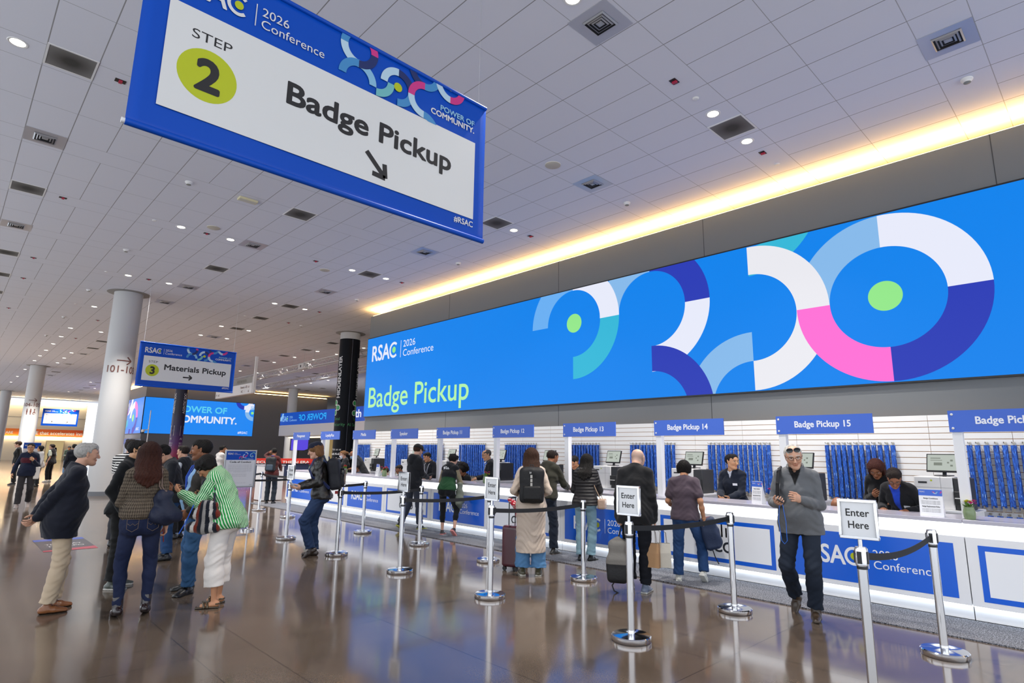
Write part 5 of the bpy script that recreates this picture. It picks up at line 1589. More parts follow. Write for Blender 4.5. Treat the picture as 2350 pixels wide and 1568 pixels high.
    mixc(near & (q[:, 1] > 0.078) & (np.abs(zl_) < 0.0024 + 0.0012 * smile) & (ax_ < 0.025 + 0.004 * smile), base * 0.35, 0.8)
    hc_ = np.array(lin(HR[hair[1]]))
    mixc(near & (q[:, 1] > 0.055) & (np.abs(q[:, 2] - 0.0345 + 0.1 * np.abs(ax_ - 0.03)) < 0.0045) & (ax_ > 0.012) & (ax_ < 0.052), hc_ * 0.9, 0.75)
    for sx in (1, -1):
        de = q - np.array([sx * 0.0315, 0.0815, 0.009])
        r_ = np.linalg.norm(de, axis=1)
        m = near & (r_ < 0.0142) & (de[:, 1] > 0.0035)
        mixc(m, (0.62, 0.58, 0.55), 0.9)
        m2_ = m & (np.hypot(de[:, 0], de[:, 2] + 0.0005) < 0.0058)
        mixc(m2_, lin('#2a1a12'), 1.0)
        mixc(near & (q[:, 1] > 0.06) & (np.abs(q[:, 2] - 0.0185) < 0.0026) & (np.abs(q[:, 0] - sx * 0.032) < 0.017), base * 0.22, 0.8)
    if stubble:
        mixc(near & (q[:, 1] > -0.01) & (q[:, 2] < -0.035) & (q[:, 2] > -0.125), hc_, stubble)
    if hair[0] == 'stub':       # cropped fringe of short hair round a bald head
        mixc(near & (q[:, 2] < 0.05) & (q[:, 2] > -0.06) & (q[:, 1] < 0.02), hc_, 0.45)
    np_mesh('body', V, Q, SKIN, T, Cc)
    # --- hair and caps
    hst, hcol = hair[0], hair[1]
    if hst not in ('bald', 'stub'):
        G = Field(0.0055 * res)
        th_ = {'short': 0.009, 'crop': 0.007, 'full': 0.011, 'long': 0.016, 'bob': 0.016, 'bowl': 0.014, 'afro': 0.03, 'bun': 0.013, 'cap': 0.010, 'caplong': 0.014, 'messy': 0.019, 'tail': 0.013, 'thin': 0.006}.get(hst, 0.012)
        G.cap(hpt(0, -0.032, 0.036), hpt(0, 0.027, 0.040), 0.078 + th_, 0.072 + th_, 0.02)
        if hst in ('short', 'full', 'messy', 'bowl'):
            G.cap(hpt(-0.03, 0.03, 0.085), hpt(0.035, 0.042, 0.082), 0.03, 0.027, 0.03)
        if hst in ('long', 'caplong'):
            zb = -0.24 if hst == 'long' else -0.09
            for sx in (-1, -0.5, 0, 0.5, 1):
                p0 = hpt(0.072 * sx, -0.07 + 0.03 * abs(sx), 0.02)
                p1 = hpt(0.08 * sx, -0.085 + 0.03 * abs(sx), -0.1) if hst == 'long' else hpt(0.075 * sx, -0.07 + 0.03 * abs(sx), -0.05)
                p2 = Nk + Rc @ V3(0.09 * sx, -0.10 - 0.015 * (1 - abs(sx)), zb * 0.28) if hst == 'long' else hpt(0.07 * sx, -0.072 + 0.02 * abs(sx), -0.085)
                G.chain([p0, p1, p2], [0.038, 0.036, 0.03], 0.03)
                if hst == 'long': G.cap(p2, Nk + Rc @ V3(0.08 * sx, -0.125, zb * (0.62 + 0.1 * math.cos(3 * sx))), 0.03, 0.016, 0.03)
            if hst == 'long':
                for sx in (-1, 1): G.cap(hpt(sx * 0.082, 0.015, 0.02), hpt(sx * 0.088, 0.0, -0.09), 0.02, 0.022, 0.02)
        if hst in ('bob', 'bowl'):
            zl = -0.10 if hst == 'bob' else -0.045
            for sx in (-1, -0.5, 0, 0.5, 1):
                G.cap(hpt(0.075 * sx, -0.06 + 0.03 * abs(sx), 0.02), hpt(0.075 * sx, -0.062 + 0.035 * abs(sx), zl), 0.036, 0.028, 0.03)
            for sx in (-1, 1): G.cap(hpt(sx * 0.08, 0.02, 0.03), hpt(sx * 0.083, 0.015, zl * 0.8), 0.018, 0.016, 0.02)
        if hst == 'afro':
            r2 = random.Random(3)
            for j in range(46):
                a, b_ = r2.uniform(0, 6.28), r2.uniform(-0.5, 1.45)
                if math.sin(a) > 0.35 and b_ < 0.75: continue
                G.ball(hpt(math.cos(a) * math.cos(b_) * 0.11, math.sin(a) * math.cos(b_) * 0.105 - 0.02, 0.045 + math.sin(b_) * 0.105), r2.uniform(0.03, 0.045), 0.02)
        if hst == 'bun': G.ball(hpt(0, -0.12, 0.05), 0.04, 0.01)
        if hst == 'tail': G.chain([hpt(0, -0.1, 0.05), hpt(0, -0.15, 0.02), hpt(0, -0.14, -0.12)], [0.03, 0.03, 0.014], 0.015)
        if hst == 'messy':
            r2 = random.Random(5)
            for j in range(16):
                a = r2.uniform(2.2, 7.2); G.ball(hpt(math.cos(a) * 0.07, math.sin(a) * 0.075 - 0.005, 0.075 + r2.uniform(-0.03, 0.035)), r2.uniform(0.022, 0.033), 0.012)
        # face opening, nape and ears
        fz = {'bowl': 0.068, 'bob': 0.076}.get(hst, 0.078)
        if hst not in ('afro',):
            G.cap(hpt(0, 0.115, fz - 0.07), hpt(0, 0.115, -0.16), 0.068, 0.075, 0.008, sub=True)
            G.ball(hpt(0, 0.13, fz - 0.045), 0.062, 0.01, hx, 1.1, sub=True)
        else:
            G.cap(hpt(0, 0.13, 0.0), hpt(0, 0.13, -0.14), 0.075, 0.09, 0.01, sub=True)
        if hst in ('short', 'crop', 'full', 'messy', 'bun', 'cap', 'tail', 'thin'):
            G.cut(hpt(0, -0.05, -0.052), -hz - hy * 0.15)
            for sx in (1, -1):
                G.cap(hpt(sx * 0.10, 0.02, -0.005), hpt(sx * 0.10, 0.02, -0.08), 0.034, 0.04, 0.006, sub=True)
        if hst in ('short', 'crop', 'full', 'messy', 'thin', 'tail', 'bun'):
            for sx in (1, -1): G.cap(hpt(sx * 0.088, 0.064, 0.036), hpt(sx * 0.088, 0.066, -0.05), 0.037, 0.04, 0.006, sub=True)
        if hst == 'thin': G.ball(hpt(0, 0.05, 0.12), 0.055, 0.02, sub=True)
        amp = 0.003 if hst != 'afro' else 0.004
        G.fold(lambda p: amp * np.sin(p[:, 0] * 210 + 3 * np.sin(p[:, 2] * 31)) * np.sin(p[:, 1] * 190 + 2 * np.sin(p[:, 2] * 23)))
        Vh, Qh = G.mesh()
        Ch_ = np.repeat(np.array(lin(HR[hcol]))[None], len(Vh), 0)
        rr_ = np.random.RandomState(1).rand(len(Vh))
        Ch_ *= (0.8 + 0.4 * (0.5 + 0.5 * np.sin(Vh[:, 0] * 160 + 2 * np.sin(Vh[:, 2] * 40))) * rr_ + 0.1)[:, None]
        if hst == 'long' and hcol in ('auburn',):
            Ch_ *= (1 + 0.5 * np.clip((1.62 - Vh[:, 2]) / 0.3, 0, 1))[:, None]
        np_mesh('hair', Vh, Qh, HAIR, T, Ch_)
    if hst in ('cap', 'caplong', 'ivycap'):
        ccol = hair[2]
        G = Field(0.0055 * res)
        G.cap(hpt(0, -0.03, 0.045), hpt(0, 0.028, 0.048), 0.092, 0.086, 0.02)
        G.cut(hpt(0, 0, 0.04), -hz)
        G.cap(hpt(0, 0.075, 0.047), hpt(0, 0.15, 0.038), 0.062, 0.05, 0.006, hz, 0.11)
        G.ball(hpt(0, -0.002, 0.137), 0.008, 0.003)
        Vh, Qh = G.mesh()
        np_mesh('cap', Vh, Qh, CLOTH, T, np.repeat(np.array(lin(ccol))[None], len(Vh), 0))
    if glasses:
        mb = MB()
        dz, dy, big = (0.0, 0.0, 1.0)
        for sx in (1, -1):
            c = hpt(sx * 0.033, 0.106, 0.008)
            mb.tube([c + (hx * math.cos(a) * 0.024 + hz * math.sin(a) * 0.018 - hy * abs(math.cos(a)) * 0.004 * (sx * math.cos(a) > 0)) for a in [i * PI / 9 for i in range(18)]], 0.0019, 6, closed=True)
            mb.tube([hpt(sx * 0.056, 0.102, 0.013), hpt(sx * 0.079, 0.05, 0.014), hpt(sx * 0.081, -0.008, 0.016)], 0.0018, 6)
        mb.tube([hpt(-0.009, 0.111, 0.011), hpt(0, 0.113, 0.014), hpt(0.009, 0.111, 0.011)], 0.0018, 6)
        mb.build('glasses', M('glasses_' + glasses, {'dark': '#17171a', 'gold': '#b79b55', 'clear': '#b9b4ac', 'brown': '#4a3524'}[glasses], 0.3, 0.6 if glasses == 'gold' else 0), T)
    if mask:
        G = Field(0.006 * res)
        G.cap(hpt(0, 0.06, -0.035), hpt(0, 0.062, -0.078), 0.068, 0.05, 0.02); G.ball(hpt(0, 0.115, -0.032), 0.016, 0.02)
        G.cut(hpt(0, 0.0, -0.018), hz); G.cut(hpt(0, 0.035, 0), -hy)
        Vh, Qh = G.mesh(); np_mesh('face_mask', Vh, Qh, CLOTH, T, np.repeat(np.array(lin(mask))[None], len(Vh), 0))
    # --- trousers
    def foldfn(amp, fr=1.0, seed=0.0):
        def fn(p):
            a = p[:, 2] * 42 * fr + 3.0 * np.sin(p[:, 0] * 13 + seed) + 2.2 * np.sin(p[:, 1] * 17 + seed * 2)
            b_ = p[:, 2] * 23 * fr - 4.0 * np.sin(p[:, 0] * 9 + p[:, 1] * 11 + seed)
            c_ = p[:, 2] * 95 * fr + 5.0 * np.sin(p[:, 0] * 19 + seed) + 5.0 * np.sin(p[:, 1] * 15 - seed)
            w_ = 0.4 + 0.8 * np.exp(-((p[:, 2] - 0.52) / 0.11) ** 2) + 1.0 * np.exp(-((p[:, 2] - 0.14) / 0.09) ** 2) + 0.6 * np.exp(-((p[:, 2] - 0.84) / 0.08) ** 2) + 0.35 * (p[:, 2] > 0.95)
            return amp * w_ * (1.2 * np.abs(np.sin(a * 0.5)) - 0.7 + np.sin(b_) * 0.4 + 0.4 * np.sin(c_))
        return fn
    if legs:
        st = legs.get('style', 'straight')
        rr = {'slim': (0.086, 0.062, 0.056, 0.043), 'straight': (0.091, 0.073, 0.071, 0.071), 'wide': (0.096, 0.093, 0.097, 0.104), 'legging': (0.084, 0.057, 0.053, 0.036), 'loose': (0.098, 0.082, 0.078, 0.07)}[st]
        b = build ** 0.6; rr = (rr[0] * b, rr[1], rr[2], rr[3])
        F = Field(hc)
        o = 0.006
        F.cap(P + Rp @ V3(-0.06, 0, -0.02), P + Rp @ V3(0.06, 0, -0.02), 0.103 * build + o + (0.008 if female else 0), k=0.04)
        for sx in (1, -1): F.ball(P + Rp @ V3(sx * 0.068, -0.055 - 0.008 * female, -0.06), 0.083 * build + o, 0.04)
        F.cap(P, W, 0.102 * build * fm + o, 0.097 * build * (0.9 if female else 1) + o, 0.04, latp, 1.33)
        if belly: F.ball(P + Rl @ V3(0, 0.035 + belly * 0.3, 0.09), 0.09 + belly * 0.5, 0.06, lat, 1.15)
        for i in (0, 1): leg(F, i, 0.0, 0.03, rr)
        wz = legs.get('waist', 0.07)
        F.cut(P + Rp @ V3(0, 0, wz), Rp @ V3(0, 0, 1))
        hem = legs.get('hem', 0.05); hem = hem - 0.03 if hem < 0.1 else hem
        sh_ = F
        for i in (0, 1):
            d = nrm(an[i] - kn[i])
            u_ = nrm(np.cross(d, V3(0, 1, 0.1))); F.box(an[i] + d * (0.15 - hem), np.stack([u_, np.cross(d, u_), d]), (0.17 if abs(an[0][0] - an[1][0]) > 0.3 else 0.13, 0.16, 0.15), 0.0, 0.004, sub=True)
        F.fold(foldfn(1.2 * legs.get('fold', 0.003), 1.0, pos[0] * 3))
        Vh, Qh = F.mesh()
        c = np.array(lin(legs['col'])); Cl = np.repeat(c[None], len(Vh), 0)
        if legs.get('fade'):
            for i in (0, 1):
                for (p_, r_) in ((hp[i] * 0.55 + kn[i] * 0.45 + V3(0, 0.06, 0), 0.13), (kn[i] + V3(0, 0.05, 0), 0.09), (hp[i] * 0.6 + kn[i] * 0.4 - V3(0, 0.08, 0), 0.12)):
                    w_ = np.exp(-(((Vh - p_) / r_) ** 2).sum(1))[:, None] * legs['fade']
                    Cl = Cl * (1 - w_) + np.minimum(c * 2.3 + 0.03, 1)[None] * w_
        np_mesh(legs.get('name', 'trousers'), Vh, Qh, DENIM if legs.get('denim') else legs.get('mat', CLOTH), T, Cl)
    # --- shoes
    if shoes:
        for i in (0, 1):
            Rf, ph, fw = ft[i]
            fd = fw * math.cos(ph) + V3(0, 0, -math.sin(ph)); up = V3(0, 0, math.cos(ph)) + fw * math.sin(ph); sd = np.cross(fd, up)
            g0 = an[i] - up * 0.085
            F = Field(0.006 * res)
            kind = shoes.get('kind', 'shoe'); hl = shoes.get('heel', 0.0)
            F.cap(g0 - fd * 0.035 + up * 0.034, g0 + fd * 0.06 + up * 0.036, 0.037, 0.038, 0.02)
            F.cap(g0 + fd * 0.06 + up * 0.032, g0 + fd * 0.155 + up * 0.018, 0.038, 0.024, 0.02, sd, 1.25)
            if kind == 'boot': F.cap(an[i] - up * 0.03, an[i] + up * 0.075 - fd * 0.0, 0.046, 0.047, 0.02)
            else: F.cap(an[i] - up * 0.04, an[i] - up * 0.012, 0.045, 0.04, 0.02)
            if kind == 'sneaker':
                F.box(g0 + fd * 0.055 + up * 0.009, np.stack([fd, sd, up]), (0.105, 0.03, 0.004), 0.012, 0.006)
            if kind == 'sandal':
                F.ops = []
                F.box(g0 + fd * 0.055 + up * 0.009, np.stack([fd, sd, up]), (0.11, 0.03, 0.002), 0.009, 0.004)
                for t_, w_ in ((0.10, 0.012), (0.065, 0.012)):
                    for s_ in range(8):
                        a0_, a1_ = -PI / 2 + s_ * PI / 8, -PI / 2 + (s_ + 1) * PI / 8
                        f_ = lambda a: g0 + fd * (t_ + 0.015 * math.sin(a)) + sd * (math.sin(a) * 0.042) + up * (0.012 + math.cos(a) * 0.043)
                        F.cap(f_(a0_), f_(a1_), w_, k=0.006)
                for s_ in range(8):
                    f_ = lambda a: g0 + fd * (-0.03 - 0.03 * math.cos(a)) + sd * (math.sin(a) * 0.037) + up * (0.045)
                    F.cap(f_(-PI / 2 + s_ * PI / 8), f_(-PI / 2 + (s_ + 1) * PI / 8), 0.009, k=0.006)
            if hl: F.cap(g0 - fd * 0.035 + up * 0.01, g0 - fd * 0.035 + up * 0.04, 0.026, 0.034, 0.01)
            F.cut(g0, -up)
            Vh, Qh = F.mesh()
            zz = (Vh - g0) @ up
            Cs = np.repeat(np.array(lin(shoes['col']))[None], len(Vh), 0)
            Cs[zz < shoes.get('solez', 0.014)] = lin(shoes.get('sole', '#1b1a19'))
            if shoes.get('lace'):
                xx, ss = (Vh - g0) @ fd, (Vh - g0) @ sd
                m = (xx > 0.03) & (xx < 0.1) & (np.abs(ss) < 0.024) & (zz > 0.04) & (np.sin(xx * 330) > 0.1)
                Cs[m] = lin(shoes['lace'])
            np_mesh('shoe' if kind != 'boot' else 'boot', Vh, Qh, shoes.get('mat', LEATHER), T, Cs)
    # --- top garments
    tops = top if isinstance(top, list) else [top] if top else []
    for ti, tp_ in enumerate(tops):
        under = len(tops) > 1 and ti == 0
        F = Field(tp_.get('h', hc))
        o = 0.001 if under and tp_.get('sleeve', 1.0) >= 0.3 else tp_.get('off', 0.012)
        torso(F, o, True, 0.05, 0.0 if under else 0.014)
        sl = tp_.get('sleeve', 1.0)
        for i in (0, 1):
            if sl >= 0:
                if sl < 0.3:
                    e_ = hands[i][0]; F.cap(sh[i], sh[i] + (e_ - sh[i]) * 0.66, 0.056 + o, 0.054 + o, 0.03)
                else: arm(F, i, o, sl * 0.97, 0.016)
        if tp_.get('skirt'):
            for (dx, dy) in ((-0.05, 0), (0.05, 0), (0, -0.03), (0, 0.03)):
                F.cap(P + V3(dx, dy, 0), P + V3(dx * 1.6, dy * 1.5 - 0.02, -tp_['skirt']), 0.13 + o, tp_.get('flare', 0.15), 0.05)
        hemz = tp_.get('hem', -0.10)
        if hemz < -0.09 and not tp_.get('skirt'):
            F.cap(P + V3(0, -0.01, 0), P + V3(0, -0.01, hemz - 0.05), 0.122 * build + o, 0.128 * build + o, 0.05, V3(1, 0, 0), 1.45)
        F.cut(P + V3(0, 0, hemz), V3(0, tp_.get('hemtilt', 0.0), -1))
        if tp_.get('belly_cut') is None and tp_.get('blouse'):
            F.cap(P + Rp @ V3(-0.05, 0, hemz + 0.03), P + Rp @ V3(0.05, 0, hemz + 0.03), 0.125 * build + o, k=0.03)
        F.fold(foldfn(0.0008 if under else 1.25 * tp_.get('fold', 0.004), 0.8, pos[1] * 2 + o * 90))
        nk = tp_.get('neck', 'crew')
        if nk == 'v': F.cap(Nk + Rc @ V3(0, 0.05, 0.04), Nk + Rc @ V3(0, 0.12, -0.16), 0.07, 0.01, 0.01, sub=True)
        F.cap(Nk + Rc @ V3(0, 0.004, 0.015), Nk + Rc @ V3(0, 0.03, 0.12), 0.066, 0.07, 0.008, sub=True)
        if nk in ('collar', 'turtle', 'quarter', 'lapel'):
            hgt = {'collar': 0.03, 'turtle': 0.055, 'quarter': 0.05, 'lapel': 0.028}[nk]
            for j in range(20):
                a0, a1 = 2 * PI * j / 20, 2 * PI * (j + 1) / 20
                if nk in ('collar', 'lapel', 'quarter') and abs(((a0 + PI / 20 - PI / 2 + PI) % (2 * PI)) - PI) < (0.45 if nk != 'quarter' else 0.3): continue
                f_ = lambda a, r, z: Nk + Rc @ V3(math.cos(a) * r, math.sin(a) * r * 1.05 + 0.008, z + 0.012 - 0.02 * math.sin(a))
                F.cap(f_(a0, 0.073, 0.0), f_(a1, 0.073, 0.0), 0.011, k=0.012); F.cap(f_(a0, 0.072, hgt), f_(a1, 0.072, hgt), 0.008, k=0.012); F.cap(f_(a0, 0.073, hgt * 0.5), f_(a1, 0.073, hgt * 0.5), 0.009, k=0.012)
        if nk == 'hood':
            for j in range(9):
                a = PI + PI * j / 8
                F.ball(Nk + Rc @ V3(math.cos(a) * 0.085, math.sin(a) * 0.085 - 0.01, 0.03 + 0.02 * math.sin(a)), 0.034, 0.03)
            F.cap(Nk + Rc @ V3(0, -0.09, 0.02), Nk + Rc @ V3(0, -0.125, -0.11), 0.05, 0.03, 0.03, lat, 1.6)
        Vh, Qh = F.mesh()
        qc = (Vh - Ch) @ Rc
        c = np.array(lin(tp_['col'])); Ct = np.repeat(c[None], len(Vh), 0)
        # arm membership and wrap-round coordinate
        U = np.arctan2(qc[:, 0], qc[:, 1] + 0.02) * 0.15; best = np.full(len(Vh), 9.0); armm = np.zeros(len(Vh), bool)
        tdist = np.hypot(qc[:, 0] / 1.35, qc[:, 1]) - 0.115
        Uh = Vh[:, 2].copy()
        for i in (0, 1):
            e_, w_ = hands[i][0], hands[i][1]
            for a, b_ in ((sh[i], e_), (e_, w_)):
                ba = b_ - a; t = np.clip((Vh - a) @ ba / (ba @ ba), -0.2, 1.1)
                dd = Vh - (a + t[:, None] * ba); dl = np.linalg.norm(dd, axis=1) - 0.05
                m = (dl < best) & (dl < tdist) & ((t > 0.12) | (a is not sh[i]))
                ux = nrm(np.cross(ba, V3(0.3, 0.9, 0.1))); uy = nrm(np.cross(ba, ux))
                U = np.where(m, np.arctan2(dd @ ux, dd @ uy) * 0.055, U); Uh = np.where(m, t * np.linalg.norm(ba), Uh)
                best = np.where(m, dl, best); armm |= m
        if tp_.get('inner'):      # open front showing the shirt beneath
            w0, w1, zt, zb = tp_.get('open', (0.085, 0.0, 0.20, -0.12))
            f_ = np.clip((qc[:, 2] - zb) / (zt - zb), 0, 1)
            m = (qc[:, 1] > 0.03) & (qc[:, 2] > zb) & (np.abs(qc[:, 0]) < w1 + (w0 - w1) * f_) & ~armm
            lim = w1 + (w0 - w1) * f_
            m = (qc[:, 1] > 0.03) & (qc[:, 2] > zb - 0.01) & ~armm
            w_ = (np.clip((lim - np.abs(qc[:, 0])) / 0.006 + 0.5, 0, 1) * np.clip((qc[:, 2] - zb) / 0.006 + 0.5, 0, 1))[m][:, None]
            Ct[m] = Ct[m] * (1 - w_) + np.array(lin(tp_['inner']))[None] * w_
        for bnd in tp_.get('bands', ()):  # (zlo, zhi, colour, where) in chest heights
            m = (qc[:, 2] > bnd[0]) & (qc[:, 2] < bnd[1])
            if bnd[3] == 'torso': m &= ~armm
            if bnd[3] == 'arm': m = armm
            if bnd[3] == 'front': m &= ~armm & (qc[:, 1] > 0)
            Ct[m] = lin(bnd[2])
        if tp_.get('cuff'):
            for i in (0, 1):
                m = np.linalg.norm(Vh - hands[i][1], axis=1) < 0.06
                Ct[m] = lin(tp_['cuff'])
        if tp_.get('zip'):
            m = (np.abs(qc[:, 0]) < 0.008) & (qc[:, 1] > 0) & (qc[:, 2] > 0.0)
            Ct[m] = lin(tp_['zip'])
        uu = Uh if tp_.get('u') == 'h' else U
        if tp_.get('u') == 'flow': uu = U * (1 + 0.0)
        np_mesh(tp_.get('name', 'shirt'), Vh, Qh, tp_.get('mat', CLOTH), T, Ct, uu)
    sk = dict(P=P, W=W, Ch=Ch, Nk=Nk, Rc=Rc, Rp=Rp, Rh=Rh, Hd=Hd, hands=hands, sh=sh, kn=kn, an=an, T=T, sc=sc, hpt=hpt, hx=hx, hy=hy, hz=hz, res=res)
    for e in extras: e(sk)
    return sk

# ---- small helpers for things people wear (children) and carry (things of their own)
def lanyard_on(col='#1f5fd0', badge=True, back=False):
    def f(s):
        Nk, Ch, Rc = s['Nk'], s['Ch'], s['Rc']
        pts = []
        for j in range(9):
            a = PI * j / 8
            pts.append(Nk + Rc @ V3(math.cos(a) * 0.082, -math.sin(a) * 0.085 - 0.0, 0.018 + 0.012 * math.sin(a)))
        mb = MB()
        L_ = [Ch + Rc @ V3(0.0, 0.155, -0.13), Ch + Rc @ V3(0.055, 0.155, 0.03), Ch + Rc @ V3(0.085, 0.10, 0.15)] + pts + [Ch + Rc @ V3(-0.085, 0.10, 0.15), Ch + Rc @ V3(-0.055, 0.155, 0.03), Ch + Rc @ V3(0.0, 0.155, -0.13)]
        mb.tube(L_, 0.007, 6, flat=0.8)
        mb.build('lanyard', M('lanyard_' + col, col, 0.6), s['T'])
        if badge:
            lob = [q_ for q_ in s['T'].children if q_.name.startswith('lanyard')][-1]
            MB().obox(Ch + Rc @ V3(0, 0.165, -0.19), Rc @ V3(1, 0, 0), Rc @ V3(0, 0, 1), Rc @ V3(0, 1, 0), 0.045, 0.06, 0.002).build('badge', M('badge_white', '#e4e6ea', 0.4), lob, smooth=False)
    return f
def chest_badge(x=0.09, z=0.04, y=0.135):
    def f(s):
        MB().obox(s['Ch'] + s['Rc'] @ V3(x, y, z), s['Rc'] @ V3(1, 0, 0), s['Rc'] @ V3(0, 0, 1), s['Rc'] @ V3(0, 1, 0), 0.036, 0.017, 0.003).use(M('badge_white')).build('name_badge', M('badge_white'), s['T'], smooth=False)
    return f
def carry(label, cat, name, build, group=None):
    """a separate thing modelled in the person's own frame"""
    def f(s):
        T = s['T']
        t = thing(name, label, cat, tuple(T.location), T.rotation_euler[2], group)
        t.scale = T.scale
        build(s, t)
    return f
def fmesh(name, F, color, m, t, colfn=None):
    V, Q = F.mesh()
    Cc = np.repeat(np.array(lin(color))[None], len(V), 0)
    if colfn is not None: colfn(V, Cc)
    return np_mesh(name, V, Q, m, t, Cc)
NYLON = col_mat('nylon', 0.6, 0.3, 40, spec=0.35)
def backpack(main, panel=None, strap='#17181b', h=0.46, w=0.29, d=0.15, off=0.115, drop=0.02, logo_fn=None):
    def b(s, t):
        Ch, Rc, r = s['Ch'], s['Rc'], s['res']
        c = Ch + Rc @ V3(0, -off - d / 2 - 0.02, -0.05 - drop)
        RR = Rc.T
        F = Field(0.008 * r)
        F.box(c, RR, (w / 2 - 0.05, d / 2 - 0.045, h / 2 - 0.07), 0.05, 0.02)
        F.cap(c + Rc @ V3(-w * 0.25, 0, h / 2 - 0.07), c + Rc @ V3(w * 0.25, 0, h / 2 - 0.07), 0.07, k=0.05)
        F.fold(lambda p: 0.003 * np.sin(p[:, 2] * 30 + 3 * np.sin(p[:, 0] * 14)))
        fmesh('bag_body', F, main, NYLON, t)
        F = Field(0.008 * r)
        F.box(c + Rc @ V3(0, -d / 2 - 0.008, -h * 0.2), RR, (w / 2 - 0.075, 0.006, h * 0.13), 0.03, 0.02)
        fmesh('front_pocket', F, panel or main, NYLON, t)
        for sx in (1, -1):
            sp_ = s['sh'][0 if sx > 0 else 1]
            top_ = c + Rc @ V3(sx * 0.07, d / 2, h / 2 - 0.06)
            pts = [top_, Ch + Rc @ V3(sx * 0.10, -0.03, 0.215), Ch + Rc @ V3(sx * 0.115, 0.06, 0.19), Ch + Rc @ V3(sx * 0.125, 0.13, 0.06), Ch + Rc @ V3(sx * 0.165, 0.09, -0.06), Ch + Rc @ V3(sx * 0.165, -0.06, -0.16), c + Rc @ V3(sx * w * 0.4, d / 2, -h / 2 + 0.06)]
            mb = MB()
            # flat strap
            for a_, b_ in zip(pts[:-1], pts[1:]):
                m_ = (a_ + b_) / 2; dv = nrm(b_ - a_); n_ = nrm(m_ - (Ch + Rc @ V3(sx * 0.06, 0, 0.02))); n_ = nrm(n_ - dv * (n_ @ dv)); wv = np.cross(dv, n_)
                mb.obox(m_, dv, wv, n_, np.linalg.norm(b_ - a_) / 2 + 0.006, 0.022, 0.005)
            mb.build('shoulder_strap', M('strap_' + strap, strap, 0.7), t, smooth=False)
        mb = MB(); mb.tube([c + Rc @ V3(-0.03, d / 2 - 0.02, h / 2 - 0.01), c + Rc @ V3(-0.02, d / 2 - 0.02, h / 2 + 0.03), c + Rc @ V3(0.02, d / 2 - 0.02, h / 2 + 0.03), c + Rc @ V3(0.03, d / 2 - 0.02, h / 2 - 0.01)], 0.007, 8)
        mb.build('grab_handle', M('strap_' + strap, strap, 0.7), t)
        if logo_fn: logo_fn(s, t, c, Rc, w, h, d)
    return b
def phone_in(hand=0, col='#141416'):
    def b(s, t):
        e_, w_, hd, pn, th, curl = s['hands'][hand]
        c = w_ + hd * 0.10 + pn * 0.022
        MB().obox(c, hd, th, pn, 0.072, 0.035, 0.0045).build('body', M('phone_' + col, col, 0.3), t, bevel=0.003)
        MB().obox(c + pn * 0.0048, hd, th, pn, 0.066, 0.031, 0.0004).build('display', M('phone_screen', '#3a4150', 0.15, emis=0.25), t, smooth=False)
    return b
def watch_on(hand, col='#c9c9cc'):
    def f(s):
        e_, w_, hd, pn, th, curl = s['hands'][hand]
        fa = nrm(w_ - e_)
        MB().tube([w_ - fa * 0.015 + (th * math.cos(a) * 0.034 + np.cross(fa, th) * math.sin(a) * 0.03) for a in [i * PI / 9 for i in range(18)]], 0.006, 6, closed=True).build('watch', M('watch_' + col, col, 0.3, 0.8), s['T'])
    return f
# ------------------------------------------------------------------ people in front
def bend_tote(s, t):       # navy slouchy bag under the arm of the auburn-haired woman
    P, Ch, Rc = s['P'], s['Ch'], s['Rc']
    c = P + V3(0.185, -0.10, 0.10)
    F = Field(0.008)
    F.cap(c + V3(-0.05, -0.02, 0.14), c + V3(0.03, 0.0, 0.15), 0.05, 0.04, 0.05)
    F.cap(c + V3(-0.07, -0.03, -0.06), c + V3(0.10, 0.04, -0.07), 0.085, 0.075, 0.06)
    F.cap(c + V3(-0.04, -0.02, 0.1), c + V3(0.02, 0, -0.05), 0.07, 0.1, 0.05)
    F.fold(lambda p: 0.006 * np.sin(p[:, 0] * 42 + p[:, 2] * 26 + 2 * np.sin(p[:, 1] * 20)))
    fmesh('bag_body', F, '#161d33', NYLON, t)
    shp = s['sh'][0]
    mb = MB()
    for dx in (-0.012, 0.012):
        mb.tube([c + V3(-0.02 + dx, -0.03, 0.16), shp + V3(-0.02 + dx, -0.105, -0.12), shp + V3(-0.03 + dx, -0.085, 0.035), shp + V3(-0.02 + dx, 0.02, 0.075), shp + V3(0.0 + dx, 0.09, -0.02), c + V3(0.03 + dx, 0.10, 0.14)], 0.009, 8, flat=0.6)
    mb.build('shoulder_strap', M('strap_brown', '#6d5a52', 0.7), t)
    F = Field(0.006)
    F.ball(c + V3(-0.02, -0.03, 0.165), 0.022, ax=(0, 0, 1), s=1.5); fmesh('strap_knot', F, '#5a4a45', NYLON, t)
def jeans_marks(s):
    P = s['P']
    mb = MB()
    for sx in (-1, 1):
        x = 0.088 * sx
        pts = [(-0.05, 0.03), (0.05, 0.03), (0.048, -0.06), (0.0, -0.09), (-0.048, -0.06)]
        mb.tube([P + V3(x + a, -0.165 + 0.035 * abs(a) / 0.05 * 0 - 0.002, b - 0.01) for a, b in pts], 0.0022, 5, closed=True)
        mb.tube([P + V3(x + a, -0.167, b - 0.01) for a, b in ((-0.045, -0.01), (-0.02, -0.03), (0, -0.012), (0.02, -0.03), (0.045, -0.01))], 0.002, 5)
    mb.build('pocket_stitching', M('stitch_tan', '#6a5a48', 0.8), s['T'])
